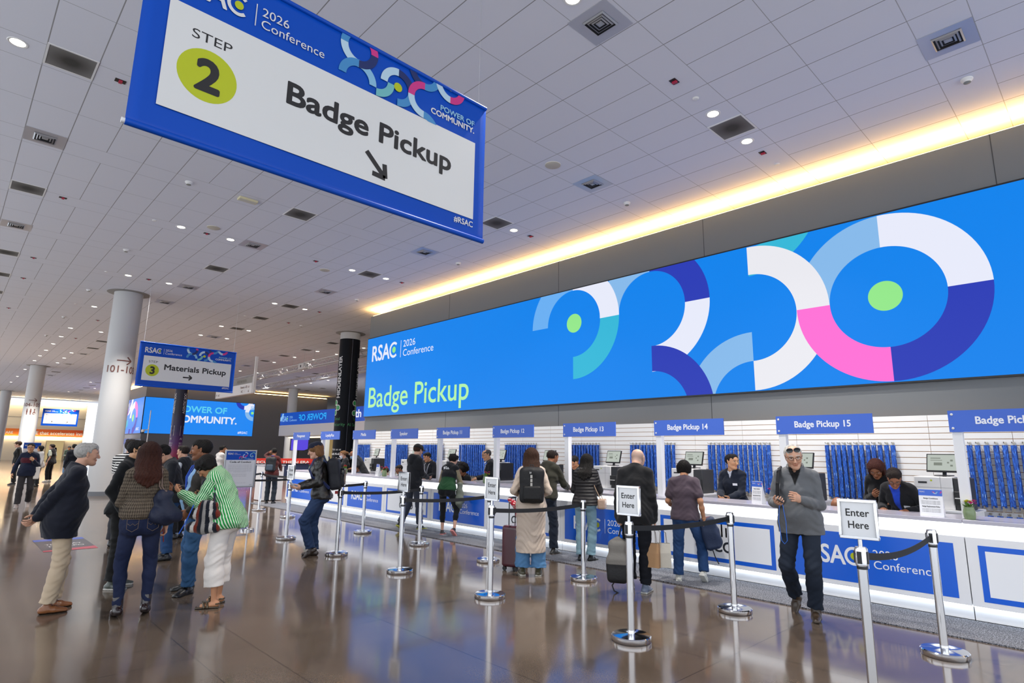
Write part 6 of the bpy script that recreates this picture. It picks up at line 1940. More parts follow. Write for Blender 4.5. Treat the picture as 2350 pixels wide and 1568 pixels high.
build_person('silver-haired older man in navy blazer and khaki trousers, hands clasped behind', (1.0, 7.70), rel=-82, H=1.66, skin='light', hair=('full', 'silver'), lean=3, bend=7, neck_fwd=0.03, pel=(0, 0.02, 0), head=(0, 2, 0),
    feet=[(0.10, -0.02, -6, 0), (-0.10, 0.05, 6, 0)], R=((0.0, -0.235, 0.875), (0.9, -0.5, 0.2), (0.2, -1, 0.1), 0.55, (-0.75, -0.35, -0.5)), L=((0.03, -0.245, 0.90), (0.9, -0.5, 0.2), (0.2, -1, 0.1), 0.8, (-0.75, -0.35, -0.45)),
    legs=dict(col='#bda98f', style='straight', fold=0.0045), shoes=dict(col='#86532f', sole='#2a1c12', lace='#5c351c'),
    top=dict(name='blazer', col='#10131f', off=0.018, hem=-0.2, neck='lapel', inner='#b9c6d8', open=(0.06, 0.0, 0.2, -0.02), cuff='#10131f', fold=0.004), build=1.06, belly=0.04,
    extras=[lambda s: MB().ball(tuple(s['P'] + V3(0.02, 0.185, 0.03)), 0.009, 10).ball(tuple(s['P'] + V3(0.02, 0.19, 0.15)), 0.009, 10).build('blazer_button', M('brass', '#b08a3a', 0.3, 0.9), s['T'])])
build_person('woman seen from behind, long auburn hair, brown tweed knit, dark jeans, black boots', (1.56, 6.96), rel=6, H=1.67, female=True, skin='light', hair=('long', 'auburn'), lean=-1, bend=4, head=(-8, 8, 0),
    feet=[(0.125, 0.0, -12, 12), (-0.105, 0.0, 8, 12)], R=((0.235, 0.08, 0.83), (0.5, -1, 0), (-1, 0.1, 0), 0.9), L=((0.13, 0.26, 1.06), (0.8, -0.5, -0.6), (-0.5, -0.2, 0.6), 0.8), build=1.12,
    legs=dict(col='#141d38', style='slim', denim=True, fade=0.22, hem=0.03, waist=0.12, fold=0.003), shoes=dict(kind='boot', col='#1c0f10', sole='#141010', mat=PATENT, heel=0.04),
    top=dict(name='knit_top', col='#4a4036', off=0.010, hem=0.045, mat=tweed_mat(), neck='crew', blouse=True, fold=0.004, sleeve=0.98),
    extras=[jeans_marks, lanyard_on('#2a6fd8', badge=False), carry('navy slouchy shoulder bag on the tweed-clad woman', 'bag', 'shoulder_bag', bend_tote),
            carry('small red phone held low in the tweed-clad woman\'s hand', 'phone', 'phone', phone_in(0, '#8f2a22'))])
build_person('man in black sweater and gold glasses half hidden behind the tweed-clad woman', (1.70, 8.5), rel=-112, H=1.70, skin='asian', hair=('full', 'black'), lean=0, bend=5, head=(0, 6, 0), glasses='gold',
    feet=[(0.12, 0.02, -10, 0), (-0.12, -0.02, 16, 0)], R='pocket', L='hold', legs=dict(col='#131313', style='loose', fold=0.005), shoes=dict(kind='sneaker', col='#4a5049', sole='#c9c6bd', solez=0.02),
    top=dict(name='sweater', col='#101214', off=0.016, hem=-0.08, neck='turtle', fold=0.005), build=1.05)
build_person('person in black and white striped tee standing beyond the man in black sweater', (2.36, 11.9), rel=-15, H=1.74, res=1.5, skin='light', hair=('messy', 'dark'), head=(-10, 6, 0),
    legs=dict(col='#2a2d33', style='straight'), shoes=dict(col='#222222'), top=dict(name='striped_tee', col='#e8e8e8', off=0.018, sleeve=0.2, u='h', mat=stripe_mat('stripes_black', '#e4e2dd', '#17171a', 0.042, 0.5)), R='down', L='hold')
build_person('person with black curly hair and glasses, head bent down, behind the tweed-clad woman', (2.64, 10.1), rel=95, H=1.69, res=1.3, skin='light', hair=('messy', 'black'), head=(0, 38, 0), lean=3, bend=12, glasses='dark',
    legs=dict(col='#27446b', style='straight', denim=True), shoes=dict(col='#1b1b1d'), top=dict(name='jacket', col='#1d1f24', off=0.02), R='low_phone', L='low_phone')
build_person('smiling man with black hair in open charcoal jacket, light blue shirt and jeans', (2.30, 7.72), rel=98, H=1.715, skin='brown', hair=('full', 'black'), lean=-2, bend=3, head=(-16, 4, 0), stubble=0.22, belly=0.04, smile=0.6,
    feet=[(0.12, 0.0, -4, 0), (-0.13, 0.04, 40, 0)], R='hold', L=((0.26, 0.12, 0.92), (0.6, -1, 0), (-1, 0, 0), 0.5), legs=dict(col='#2a4c70', style='straight', denim=True, fade=0.4, hem=0.03, fold=0.005),
    shoes=dict(kind='sneaker', col='#121214', sole='#0d0d0e'), top=[dict(name='shirt', col='#8fb6da', off=0.008, hem=0.0, neck='collar', fold=0.003), dict(name='jacket', col='#37332f', off=0.018, hem=-0.1, neck='collar', inner='#8fb6da', open=(0.10, 0.085, 0.2, -0.5), fold=0.005)],
    extras=[lanyard_on('#2050b8')])
def striped_tote(s, t):
    P = s['P']
    shp = s['sh'][1]
    c = P + V3(-0.235, 0.14, 0.06)
    F = Field(0.0065)
    F.cap(c + V3(0, -0.10, 0.10), c + V3(0, 0.10, 0.10), 0.035, k=0.05); F.cap(c + V3(0, -0.13, -0.14), c + V3(0, 0.13, -0.14), 0.055, k=0.05)
    F.cap(c + V3(0, -0.12, 0.0), c + V3(0, 0.12, 0.0), 0.05, k=0.06); F.cap(c + V3(0, 0, 0.1), c + V3(0, 0, -0.15), 0.06, k=0.05)
    F.cut(c + V3(0, 0, 0.15), (0, 0, 1))
    def stripes(V, C):
        y = (V[:, 1] - c[1]) / (0.9 + 0.35 * (c[2] + 0.1 - V[:, 2]) / 0.3)
        cols = ['#6a2415', '#131722', '#b9b4ae', '#131722', '#8f8c88', '#131722', '#7a2c18', '#d8d4cc', '#131722', '#6a2415']
        ix = np.clip(((y + 0.17) / 0.34 * len(cols)).astype(int), 0, len(cols) - 1)
        C[:] = np.array([lin(q) for q in cols])[ix]
    fmesh('bag_body', F, '#131722', KNIT, t, stripes)
    mb = MB()
    mb.tube([c + V3(0.0, -0.09, 0.13), shp + V3(-0.03, -0.04, -0.05), shp + V3(0.02, -0.03, 0.062), shp + V3(0.03, 0.02, 0.07), shp + V3(-0.03, 0.10, -0.02), c + V3(0, 0.09, 0.13)], 0.013, 8, flat=0.6)
    mb.build('shoulder_strap', M('strap_navy', '#161a2b', 0.7), t)
    mb = MB(); mb.tube([c + V3(0.02, -0.07, 0.13), shp + V3(-0.02, -0.06, -0.04), shp + V3(0.035, -0.05, 0.055)], 0.011, 8, flat=0.6); mb.build('rust_strap', M('strap_rust', '#7a2c18', 0.7), t)
build_person('woman in green and white striped shirt and cropped white trousers, head bent down', (2.33, 6.91), rel=66, H=1.62, female=True, skin='tan', hair=('bowl', 'black'), lean=8, bend=16, head=(4, 48, 0), glasses='clear', build=1.14,
    pel=(0, -0.03, 0), feet=[(0.11, 0.02, -4, 0), (-0.12, -0.03, 18, 0)], R='hold', L=((0.16, 0.42, 1.20), (0.9, -0.3, -0.7), (-0.3, -0.3, 0.8), 1.0), legs=dict(col='#d9d2cb', style='wide', hem=0.14, fold=0.004), shoes=dict(kind='sandal', col='#4a3a22', sole='#15110d', mat=PATENT, solez=0.012),
    top=dict(name='striped_shirt', col='#2f9a53', off=0.028, hem=-0.10, neck='turtle', mat=stripe_mat('stripes_green', '#178a3c', '#c9d8c0', 0.018, 0.45), fold=0.008, sleeve=0.97),
    extras=[carry('rust, navy and white striped tote on the shoulder of the green striped woman', 'bag', 'tote_bag', striped_tote),
            lambda s: MB().tube([s['P'] + V3(-0.30, 0.24, 0.16), s['P'] + V3(-0.31, 0.30, -0.02), s['P'] + V3(-0.31, 0.36, -0.14)], 0.006, 6).build('lanyard', M('lanyard_#1f5fd0', '#1f5fd0', 0.6), s['T'])])
def papers(s, t):
    e_, w_, hd, pn, th, curl = s['hands'][1]
    for k in range(3):
        c = w_ + hd * (0.11 + 0.01 * k) + pn * (0.02 + 0.004 * k) + V3(0, 0, 0.03)
        MB().obox(c, nrm(hd + V3(0, 0, 0.7 + 0.1 * k)), th, np.cross(nrm(hd + V3(0, 0, 0.7 + 0.1 * k)), th), 0.09, 0.045, 0.001).build('sheet', M('leaflet_%d' % k, ['#d7dce8', '#8fb4e6', '#e4e4ea'][k], 0.5), t, smooth=False)
def cap_pack_logo(s, t, c, Rc, w, h, d):
    mb = MB(); mb.tube([c + Rc @ V3(0.03 + 0.016 * math.cos(a), -d / 2 - 0.03, 0.03 + 0.025 * math.sin(a)) for a in [i * PI / 7 for i in range(14)]], 0.003, 6, closed=True)
    mb.build('carabiner', M('hook_metal'), t)
    MB().box((-0.03, -0.02, -0.02), (0.03, 0.02, 0.02)).build('red_tag', M('tag_red', '#a01e24', 0.6), t, loc=tuple(c + Rc @ V3(-0.02, 0, -h / 2 - 0.02)))
build_person('man in navy cap, dark leather jacket and jeans stepping left with backpack', (4.42, 9.0), rel=82, H=1.755, res=1.15, skin='pale', hair=('caplong', 'fair', '#141a2e'), lean=2, bend=7, head=(0, 14, 0),
    feet=[(0.09, 0.02, -4, 0), (-0.09, -0.02, 4, 34, 0.0)], pel=(0, -0.03, -0.01), R='low_phone', L=((0.16, 0.22, 1.02), (0.5, -1, -0.3), (-0.6, 0, 0.7), 0.7), legs=dict(col='#1d2f4d', style='straight', denim=True, fade=0.35, hem=0.03, fold=0.005),
    shoes=dict(col='#2b211c', sole='#141010'), top=dict(name='leather_jacket', col='#1b1917', off=0.016, hem=-0.08, neck='collar', mat=LEATHER, fold=0.006),
    extras=[carry('navy and black backpack on the man in leather jacket', 'backpack', 'backpack', backpack('#15171f', '#101116', strap='#1c2a5a', h=0.5, w=0.3, d=0.17, logo_fn=cap_pack_logo)), carry('leaflets held by the man in leather jacket', 'leaflets', 'leaflets', papers)])
build_person('man in maroon shirt with phone at ear, far end of the counter', (7.45, 18.35), rel=-18, H=1.66, res=1.6, skin='brown', hair=('crop', 'black'), head=(8, 4, 0), feet=None, R='counter', L='ear', legs=dict(col='#1f2731', style='straight'), shoes=dict(col='#1b1b1d'),
    top=dict(name='shirt', col='#51221f', off=0.016, hem=-0.1), extras=[carry('black and grey backpack on the man in maroon shirt', 'backpack', 'backpack', backpack('#1b1c20', '#3c4a58', h=0.46)), carry('dark phone held to the ear by the man in maroon shirt', 'phone', 'phone', phone_in(1)), lanyard_on('#2a5fd0', badge=False)])
build_person('man in black cap and dark hooded jacket looking at his phone by the counter', (7.42, 10.78), rel=-48, H=1.775, res=1.3, skin='pale', hair=('cap', 'brown', '#121316'), lean=2, bend=5, head=(0, 14, 0), stubble=0.2,
    feet=[(0.1, 0.14, -6, 0), (-0.1, -0.26, 4, 30)], R='low_phone', L='low_phone', legs=dict(col='#383d49', style='straight', fold=0.004), shoes=dict(kind='sneaker', col='#1e2a26', sole='#b7b63a', solez=0.022),
    top=dict(name='hooded_jacket', col='#1d1e22', off=0.016, hem=-0.13, neck='hood', fold=0.005), extras=[carry('phone in the hand of the man in black cap', 'phone', 'phone', phone_in(0))])
def back_mark(s):
    Ch, Rc = s['Ch'], s['Rc']
    A = Art(Ch + Rc @ V3(-0.1, -0.155, 0.045), Rc @ V3(1, 0, 0), Rc @ V3(0, 0, 1), 0.0008)
    w = M('mark_white', '#e8e8e8', 0.6)
    A.poly([(0.0, 0.07), (0.02, 0.0), (0.045, 0.03), (0.035, 0.09), (0.02, 0.05)], w); A.rect(0.055, 0.04, 0.075, 0.075, w); A.rect(0.055, 0.015, 0.14, 0.03, w); A.rect(0.09, 0.04, 0.12, 0.055, w)
    A.build('back_print', s['T'])
def hip_pouch(s, t):
    c = s['P'] + V3(0.25, 0.10, -0.02)
    F = Field(0.01)
    F.cap(c + V3(0, 0, 0.12), c + V3(0, 0, -0.22), 0.05, 0.095, 0.04, (0, 1, 0), 1.3); F.cap(c + V3(0, 0, -0.1), c + V3(0, 0.02, -0.32), 0.07, 0.05, 0.04)
    F.fold(lambda p: 0.008 * np.sin(p[:, 2] * 40 + p[:, 1] * 20))
    fmesh('bag_body', F, '#71776a', NYLON, t)
    MB().tube([c + V3(0, 0, 0.14), s['sh'][0] + V3(0.0, -0.03, -0.1), s['sh'][0] + V3(-0.02, 0.0, 0.07)], 0.008, 6).build('shoulder_strap', M('strap_olive', '#5d6355', 0.7), t)
build_person('woman in black, beige and green jacket leaning at the counter in black leggings', (7.5, 9.66), rel=-24, H=1.62, res=1.3, female=True, skin='pale', hair=('messy', 'black'), lean=14, bend=10, head=(-6, 24, 0), glasses='dark', pel=(0.0, -0.06, 0),
    feet=[(0.2, -0.2, -12, 42), (-0.1, 0.0, 6, 0)], R='counter', L='counter', legs=dict(col='#101216', style='legging', hem=0.17, waist=0.1, fold=0.002), shoes=dict(kind='sneaker', col='#2a2728', sole='#d98a84', solez=0.03),
    top=dict(name='track_jacket', col='#16181c', off=0.02, hem=0.0, neck='collar', blouse=True, bands=((-0.4, -0.095, '#1f4a2a', 'all'), (0.02, 0.4, '#8d8168', 'arm'))),
    extras=[back_mark, carry('olive drawstring pouch hanging at the hip of the woman in green jacket', 'bag', 'pouch_bag', hip_pouch)])
def white_marks(s, t, c, Rc, w, h, d):
    A = Art(c + Rc @ V3(-0.045, -d / 2 - 0.022, -0.13), Rc @ V3(1, 0, 0), Rc @ V3(0, 0, 1), 0.001)
    wm = M('mark_white')
    for k in range(5): A.rect(0.022, 0.02 + k * 0.052, 0.05, 0.062 + k * 0.052, M('mark_grey', '#a9a6a0', 0.6))
    A.text('21', 0.01, 0.29, 0.02, wm, 1, 0.02)
    A.poly([(0.05, -0.02), (0.06, -0.03), (0.12, 0.0), (0.065, -0.02)], wm)
    A.build('pack_print', t)
build_person('woman with long dark hair, long cream cardigan and wide jeans seen from behind', (6.0, 5.86), rel=2, H=1.69, female=True, skin='light', hair=('long', 'brown'), lean=0, bend=4, head=(-4, 6, 0), build=1.05,
    feet=[(0.11, 0.0, -8, 0), (-0.11, 0.02, 8, 0)], R=((0.17, 0.2, 1.06), (0.9, -0.6, -0.3), (-0.6, 0, 0.6), 0.8), L=((0.17, 0.2, 1.06), (0.9, -0.6, -0.3), (-0.6, 0, 0.6), 0.8), legs=dict(col='#5581ab', style='wide', denim=True, hem=0.05, fade=0.2, fold=0.004),
    shoes=dict(kind='sneaker', col='#4a4632', sole='#d8d4c8', solez=0.016, lace='#d8d4c8'), top=dict(name='long_cardigan', col='#c7b6a6', off=0.018, hem=-0.62, skirt=0.68, flare=0.125, neck='crew', fold=0.006, mat=col_mat('soft_knit', 0.95, 0.4, 90, sheen=0.2, spec=0.15)),
    extras=[carry('black backpack with white marks on the woman in cream cardigan', 'backpack', 'backpack', backpack('#141416', '#101012', h=0.5, w=0.33, d=0.15, off=0.13, logo_fn=white_marks))])
# suitcase beside her
t = thing('suitcase', 'upright maroon hard suitcase beside the woman in cream cardigan', 'suitcase', (6.16, 6.32, 0), math.radians(20))
MAR = M('maroon_shell', '#4a1c28', 0.28, coat=0.3)
F = Field(0.008); F.box((0, 0, 0.33), np.eye(3), (0.165, 0.085, 0.235), 0.045, 0.01)
F.fold(lambda p: 0.003 * np.sign(np.sin(p[:, 0] * 95)) * (np.abs(p[:, 1]) > 0.1))
V, Q = F.mesh(); np_mesh('shell', V, Q, MAR, t)
MB().box((-0.205, -0.004, 0.06), (0.205, 0.004, 0.61)).build('zip_seam', black_plastic, t, smooth=False)
for sx in (-1, 1):
    for sy in (-1, 1):
        mb = MB(); mb.cyl((sx * 0.16 - 0.015, sy * 0.09, 0.028), 0.028, 0.03, 18, (1, 0, 0)); mb.box((sx * 0.16 - 0.02, sy * 0.09 - 0.015, 0.03), (sx * 0.16 + 0.02, sy * 0.09 + 0.015, 0.07)); mb.build('wheel', black_plastic, t)
MB().tube([(-0.1, 0.06, 0.6), (-0.1, 0.06, 0.98)], 0.008, 8).tube([(0.1, 0.06, 0.6), (0.1, 0.06, 0.98)], 0.008, 8).tube([(-0.11, 0.06, 0.98), (0.11, 0.06, 0.98)], 0.014, 10).build('trolley_handle', black_plastic, t)
F = Field(0.008)
F.chain([(-0.1, 0.06, 0.95), (-0.06, 0.0, 0.9), (-0.02, -0.03, 0.8), (-0.05, -0.05, 0.7)], [0.03, 0.035, 0.03, 0.02], 0.02)
F.fold(lambda p: 0.006 * np.sin(p[:, 2] * 60 + p[:, 0] * 40))
def dots(V, C): C[(np.sin(V[:, 0] * 150) * np.sin(V[:, 2] * 150)) > 0.55] = lin('#e8d8d0')
s_ = thing('scarf', 'red patterned scarf tied to the maroon suitcase handle', 'scarf', (6.16, 6.32, 0), math.radians(20))
fmesh('cloth', F, '#b3263a', CLOTH, s_, dots)
build_person('man in olive hooded sweatshirt and navy trousers leaning at the counter', (7.42, 6.9), rel=-28, H=1.70, res=1.1, skin='brown', hair=('crop', 'dark'), lean=7, bend=10, head=(-20, 18, 0), stubble=0.15,
    feet=[(0.13, 0.02, -14, 0), (-0.12, -0.03, 10, 0)], R=((0.2, 0.42, 1.06), (0.9, -0.6, -0.3), (-0.2, 0, -1), 0.3), L='counter', legs=dict(col='#18212f', style='straight', fold=0.005), shoes=dict(kind='sneaker', col='#383633', sole='#5d4a38', solez=0.02),
    top=[dict(name='undershirt', col='#d8dbe2', off=0.008, hem=-0.07, neck='collar'), dict(name='hooded_sweatshirt', col='#2d2c23', off=0.018, hem=-0.03, neck='hood', blouse=True, fold=0.005)], build=1.05)
def purse(s, t):
    c = s['P'] + V3(0.27, 0.02, -0.03)
    F = Field(0.007); F.box(c, np.eye(3), (0.035, 0.07, 0.055), 0.025, 0.02); F.box(c + V3(0.04, 0, 0.035), np.eye(3), (0.006, 0.07, 0.03), 0.012, 0.02)
    fmesh('bag_body', F, '#b59a86', LEATHER, t)
    MB().tube([c + V3(0, -0.08, 0.06), s['sh'][0] + V3(0.02, -0.09, -0.2), s['sh'][0] + V3(-0.03, -0.05, 0.06), s['sh'][0] + V3(-0.03, 0.05, 0.06), s['sh'][0] + V3(0.03, 0.12, -0.2), c + V3(0, 0.08, 0.06)], 0.007, 6).build('shoulder_strap', M('strap_tan', '#a2876f', 0.6), t)
    MB().ball(tuple(c + V3(0.062, 0, 0.02)), 0.008, 8).build('clasp', M('brass'), t)
build_person('woman with long black curls in black puffer jacket and pale jeans', (7.42, 6.06), rel=-12, H=1.63, res=1.1, female=True, skin='tan', hair=('long', 'black'), lean=5, bend=8, head=(-10, 10, 0),
    feet=[(0.08, 0.02, -26, 0), (-0.08, -0.02, 2, 0)], R='counter', L='counter', legs=dict(col='#86a6b2', style='straight', denim=True, hem=0.05, fold=0.003), shoes=dict(col='#131315', sole='#0e0e10'),
    top=dict(name='puffer_jacket', col='#1c1a1c', off=0.03, hem=-0.05, neck='collar', u='h', mat=puffer_mat('puffer'), fold=0.002), extras=[carry('beige handbag on long strap beside the woman in puffer jacket', 'bag', 'handbag', purse)])
def paper_bags(s, t):
    e_, w_, hd, pn, th, curl = s['hands'][0]
    g = w_ + hd * 0.085 + pn * 0.03
    for k, (col, dx, rz) in enumerate((('#a8825c', 0.0, 1.35), ('#c3bdb0', 0.115, 1.8))):
        R_ = rotm(math.degrees(rz)); c = g + V3(dx, dx * 0.5, -0.33)
        mb = MB(); w, d_, h = 0.08, 0.05, 0.135
        vs = []
        for z, kk in ((-h, 1.0), (h * 0.2, 1.0), (h, 0.92)):
            for a, b in ((-1, -1), (1, -1), (1, 1), (-1, 1)): vs.append(c + R_ @ V3(b * d_ * (kk if z < h else 0.55), a * w * kk, z))
        mb.add(vs, [(3, 2, 1, 0)] + [(q * 4 + i, q * 4 + (i + 1) % 4, q * 4 + 4 + (i + 1) % 4, q * 4 + 4 + i) for q in range(2) for i in range(4)])
        mb.build('paper_bag', M('kraft_%d' % k, col, 0.8, bump=0.2, bscale=20), t, smooth=False)
        for sx in (-1, 1):
            MB().tube([c + R_ @ V3(sx * d_ * 0.5, -0.04, h), c + R_ @ V3(sx * d_ * 0.3, -0.03, h + 0.12), g + V3(dx * 0.1, 0, 0), c + R_ @ V3(sx * d_ * 0.3, 0.03, h + 0.12), c + R_ @ V3(sx * d_ * 0.5, 0.04, h)], 0.0025, 5).build('handle', M('twine', '#4a3828', 0.8), t)
def held_pack(s, t):
    e_, w_, hd, pn, th, curl = s['hands'][1]
    g = w_ + hd * 0.085 + pn * 0.03
    c = g + V3(-0.03, -0.06, -0.42)
    F = Field(0.008); F.box(c + V3(0, 0, -0.08), np.eye(3), (0.07, 0.09, 0.10), 0.055, 0.05); F.box(c + V3(0, 0, 0.1), np.eye(3), (0.05, 0.07, 0.09), 0.055, 0.06)
    F.cap(c + V3(0, 0, 0.16), c + V3(0, 0.0, 0.24), 0.08, 0.04, 0.05)
    F.fold(lambda p: 0.004 * np.sin(p[:, 2] * 24 + 3 * np.sin(p[:, 1] * 15)))
    def two(V, C): C[V[:, 2] < c[2] - 0.02] = lin('#1b1b1d')
    fmesh('bag_body', F, '#75716b', NYLON, t, two)
    MB().tube([c + V3(0, 0.0, 0.24), g + V3(0, 0, -0.05), g], 0.009, 8).build('grab_handle', M('strap_#17181b'), t)
    MB().tube([c + V3(-0.03, -0.02, -0.21), c + V3(-0.07, -0.05, -0.27), c + V3(-0.05, -0.04, -0.33), c + V3(0.0, -0.01, -0.36)], 0.008, 6).build('loose_strap', M('strap_#17181b'), t)
M('strap_#17181b', '#17181b', 0.7)
build_person('bald man in black blazer and dark jeans seen from behind holding bags', (6.25, 4.32), rel=-6, H=1.73, skin='pale', hair=('stub', 'grey'), lean=5, bend=10, head=(-18, 34, 0),
    feet=[(0.09, 0.05, -14, 0), (-0.09, 0.12, 4, 14)], R=((0.215, 0.02, 0.85), (0.4, -1, 0), (-1, 0, 0), 1.3), L=((0.205, 0.0, 0.86), (0.4, -1, 0), (-1, 0, 0), 1.3), legs=dict(col='#11131a', style='straight', denim=True, fold=0.005), shoes=dict(kind='sneaker', col='#6a7386', sole='#b9b9b4', solez=0.018),
    top=dict(name='blazer', col='#141416', off=0.018, hem=-0.14, neck='lapel', fold=0.004), build=1.03,
    extras=[carry('brown and white paper bags held by the bald man', 'paper bags', 'paper_bags', paper_bags), carry('grey and black backpack hanging from the bald man\'s hand', 'backpack', 'backpack', held_pack)])
def dangling_pack(s, t):
    e_, w_, hd, pn, th, curl = s['hands'][0]
    g = w_ + hd * 0.085 + pn * 0.03
    c = g + V3(0.09, 0.10, -0.12)
    R_ = rotm(0, 0, -14)
    F = Field(0.009); F.box(c, R_.T, (0.06, 0.09, 0.17), 0.05, 0.04); F.box(c + R_ @ V3(0.08, 0, -0.06), R_.T, (0.02, 0.06, 0.08), 0.03, 0.04)
    F.fold(lambda p: 0.004 * np.sin(p[:, 2] * 28 + 3 * np.sin(p[:, 1] * 15)))
    fmesh('bag_body', F, '#1c2a46', NYLON, t)
    MB().tube([c + R_ @ V3(-0.03, -0.05, -0.2), c + R_ @ V3(-0.02, -0.08, -0.32), c + R_ @ V3(0.0, -0.06, -0.42)], 0.008, 6).build('loose_strap', M('strap_#17181b'), t)
    F = Field(0.008); F.cap(c + R_ @ V3(-0.04, 0, 0.2), c + R_ @ V3(0.05, 0.02, 0.2), 0.03, 0.022, 0.02); fmesh('red_lining', F, '#b0524e', CLOTH, t)
build_person('person in faded purple tee and jeans seen from behind with black bobbed hair', (7.3, 4.26), rel=-4, H=1.56, skin='tan', hair=('bowl', 'black'), lean=2, bend=6, head=(-6, 14, 0), build=1.1,
    feet=[(0.2, -0.06, -18, 40), (-0.12, 0.0, 8, 0)], R=((0.26, -0.02, 0.88), (0.5, -1, 0), (-1, 0, 0), 1.1), L=((0.17, 0.24, 1.0), (0.9, -0.6, -0.3), (-0.6, 0, 0.6), 0.6), legs=dict(col='#24406a', style='straight', denim=True, fade=0.3, hem=0.04, fold=0.004),
    shoes=dict(kind='sneaker', col='#c9c8be', sole='#d9d8d0', solez=0.02), top=dict(name='tee', col='#4c4049', off=0.014, hem=-0.07, sleeve=0.2, fold=0.004), extras=[carry('navy backpack dangling from the hand of the person in purple tee', 'backpack', 'backpack', dangling_pack)])
def hand_lanyard(s, t):
    e_, w_, hd, pn, th, curl = s['hands'][0]
    g = w_ + hd * 0.07 + pn * 0.03
    MB().tube([g, g + V3(0.02, 0, -0.2), g + V3(0.005, 0, -0.38), g + V3(-0.02, 0, -0.41), g + V3(-0.045, 0, -0.38), g + V3(-0.045, 0, -0.2), g + V3(-0.02, 0, 0)], 0.005, 6, flat=0.6).build('strap', M('lanyard_#2a6fd8', '#2a6fd8', 0.6), t)
def sunnies(s):
    hpt, hx, hy, hz = s['hpt'], s['hx'], s['hy'], s['hz']
    mb = MB()
    for sx in (1, -1):
        F_ = hpt(sx * 0.034, 0.086, 0.088)
        up_ = nrm(hz * 0.85 - hy * 0.5); n_ = nrm(hy * 0.85 + hz * 0.5)
        ring = [F_ + hx * math.cos(a) * 0.03 + up_ * math.sin(a) * 0.022 for a in [i * PI / 9 for i in range(18)]]
        mb.add([F_ + n_ * 0.008] + ring, [(0, 1 + i, 1 + (i + 1) % 18) for i in range(18)])
        mb.tube(ring, 0.0018, 5, closed=True)
    mb.build('sunglasses', M('sunglass_lens', '#15181a', 0.08), s['T'])
def shoulder_strap(s):
    Ch, Rc = s['Ch'], s['Rc']
    pts = [Ch + Rc @ V3(0.14, -0.12, 0.12), Ch + Rc @ V3(0.15, -0.03, 0.205), Ch + Rc @ V3(0.15, 0.05, 0.19), Ch + Rc @ V3(0.16, 0.125, 0.08), Ch + Rc @ V3(0.175, 0.12, -0.05)]
    mb = MB()
    for a_, b_ in zip(pts[:-1], pts[1:]):
        dv = nrm(b_ - a_); n_ = nrm((a_ + b_) / 2 - Ch); n_ = nrm(n_ - dv * (n_ @ dv))
        mb.obox((a_ + b_) / 2, dv, np.cross(dv, n_), n_, np.linalg.norm(b_ - a_) / 2 + 0.006, 0.024, 0.006)
    mb.build('bag_strap', M('strap_#17181b'), s['T'], smooth=False)
build_person('smiling silver-haired man in grey zip pullover and dark jeans walking forward', (6.72, 2.56), rel=172, H=1.78, skin='light', hair=('thin', 'white'), lean=3, bend=8, head=(14, 14, 6), glasses='brown', belly=0.05, build=1.0, smile=1.0,
    feet=[(0.10, -0.30, -14, 44, 0.0), (-0.09, 0.06, 6, 0)], pel=(0, 0.0, -0.015), R=((0.16, 0.28, 1.10), (0.9, -0.5, -0.7), (-0.5, 0.2, 0.7), 0.8), L=((0.06, 0.27, 1.14), (0.9, -0.4, -0.7), (-0.6, -0.7, -0.1), 1.0), legs=dict(col='#18202d', style='straight', denim=True, fade=0.25, hem=0.06, fold=0.005),
    shoes=dict(kind='boot', col='#3f3226', sole='#1d1712', solez=0.012), top=dict(name='zip_pullover', h=0.0055, col='#67696c', off=0.016, hem=-0.12, neck='quarter', inner='#101012', open=(0.055, 0.0, 0.2, 0.06), fold=0.0045),
    extras=[sunnies, shoulder_strap, watch_on(1), carry('black phone held by the man in grey pullover', 'phone', 'phone', phone_in(0)), carry('loose blue lanyard hanging from the hand of the man in grey pullover', 'lanyard', 'hand_lanyard', hand_lanyard)])

# ------------------------------------------------------------------ staff behind the counter
def clerk(label, x, y, H=1.66, facing=90, sit=0.0, res=1.5, **k):
    ft_ = [(0.1, 0.0, -8, 0), (-0.1, 0.0, 8, 0)]
    if sit: ft_ = [(0.12, 0.02 + sit * 0.15, -8, 0), (-0.12, 0.02 + sit * 0.15, 8, 0)]
    k.setdefault('feet', ft_)
    k.setdefault('legs', dict(col='#1a1c22', style='straight'))
    k.setdefault('shoes', dict(col='#151515'))
    k.setdefault('R', ((0.15, 0.34, 1.06 - sit * 0.9), (0.9, -0.5, -0.5), (-0.2, 0, -1), 0.4)); k.setdefault('L', ((0.15, 0.34, 1.06 - sit * 0.9), (0.9, -0.5, -0.5), (-0.2, 0, -1), 0.4))
    return build_person(label, (x, y), yaw=facing, H=H, res=res, pel=(0, 0, -sit), **k)
def held_card(s, t):
    a, b = s['hands'][0], s['hands'][1]
    m_ = (a[1] + b[1]) / 2 + (a[2] + b[2]) * 0.06
    MB().obox(m_ + V3(0, 0, 0.01), s['Rc'] @ V3(1, 0, 0), nrm(V3(0, 0.8, 0.5)), nrm(V3(0, -0.5, 0.8)), 0.07, 0.04, 0.001).build('card', M('badge_white'), t, smooth=False)
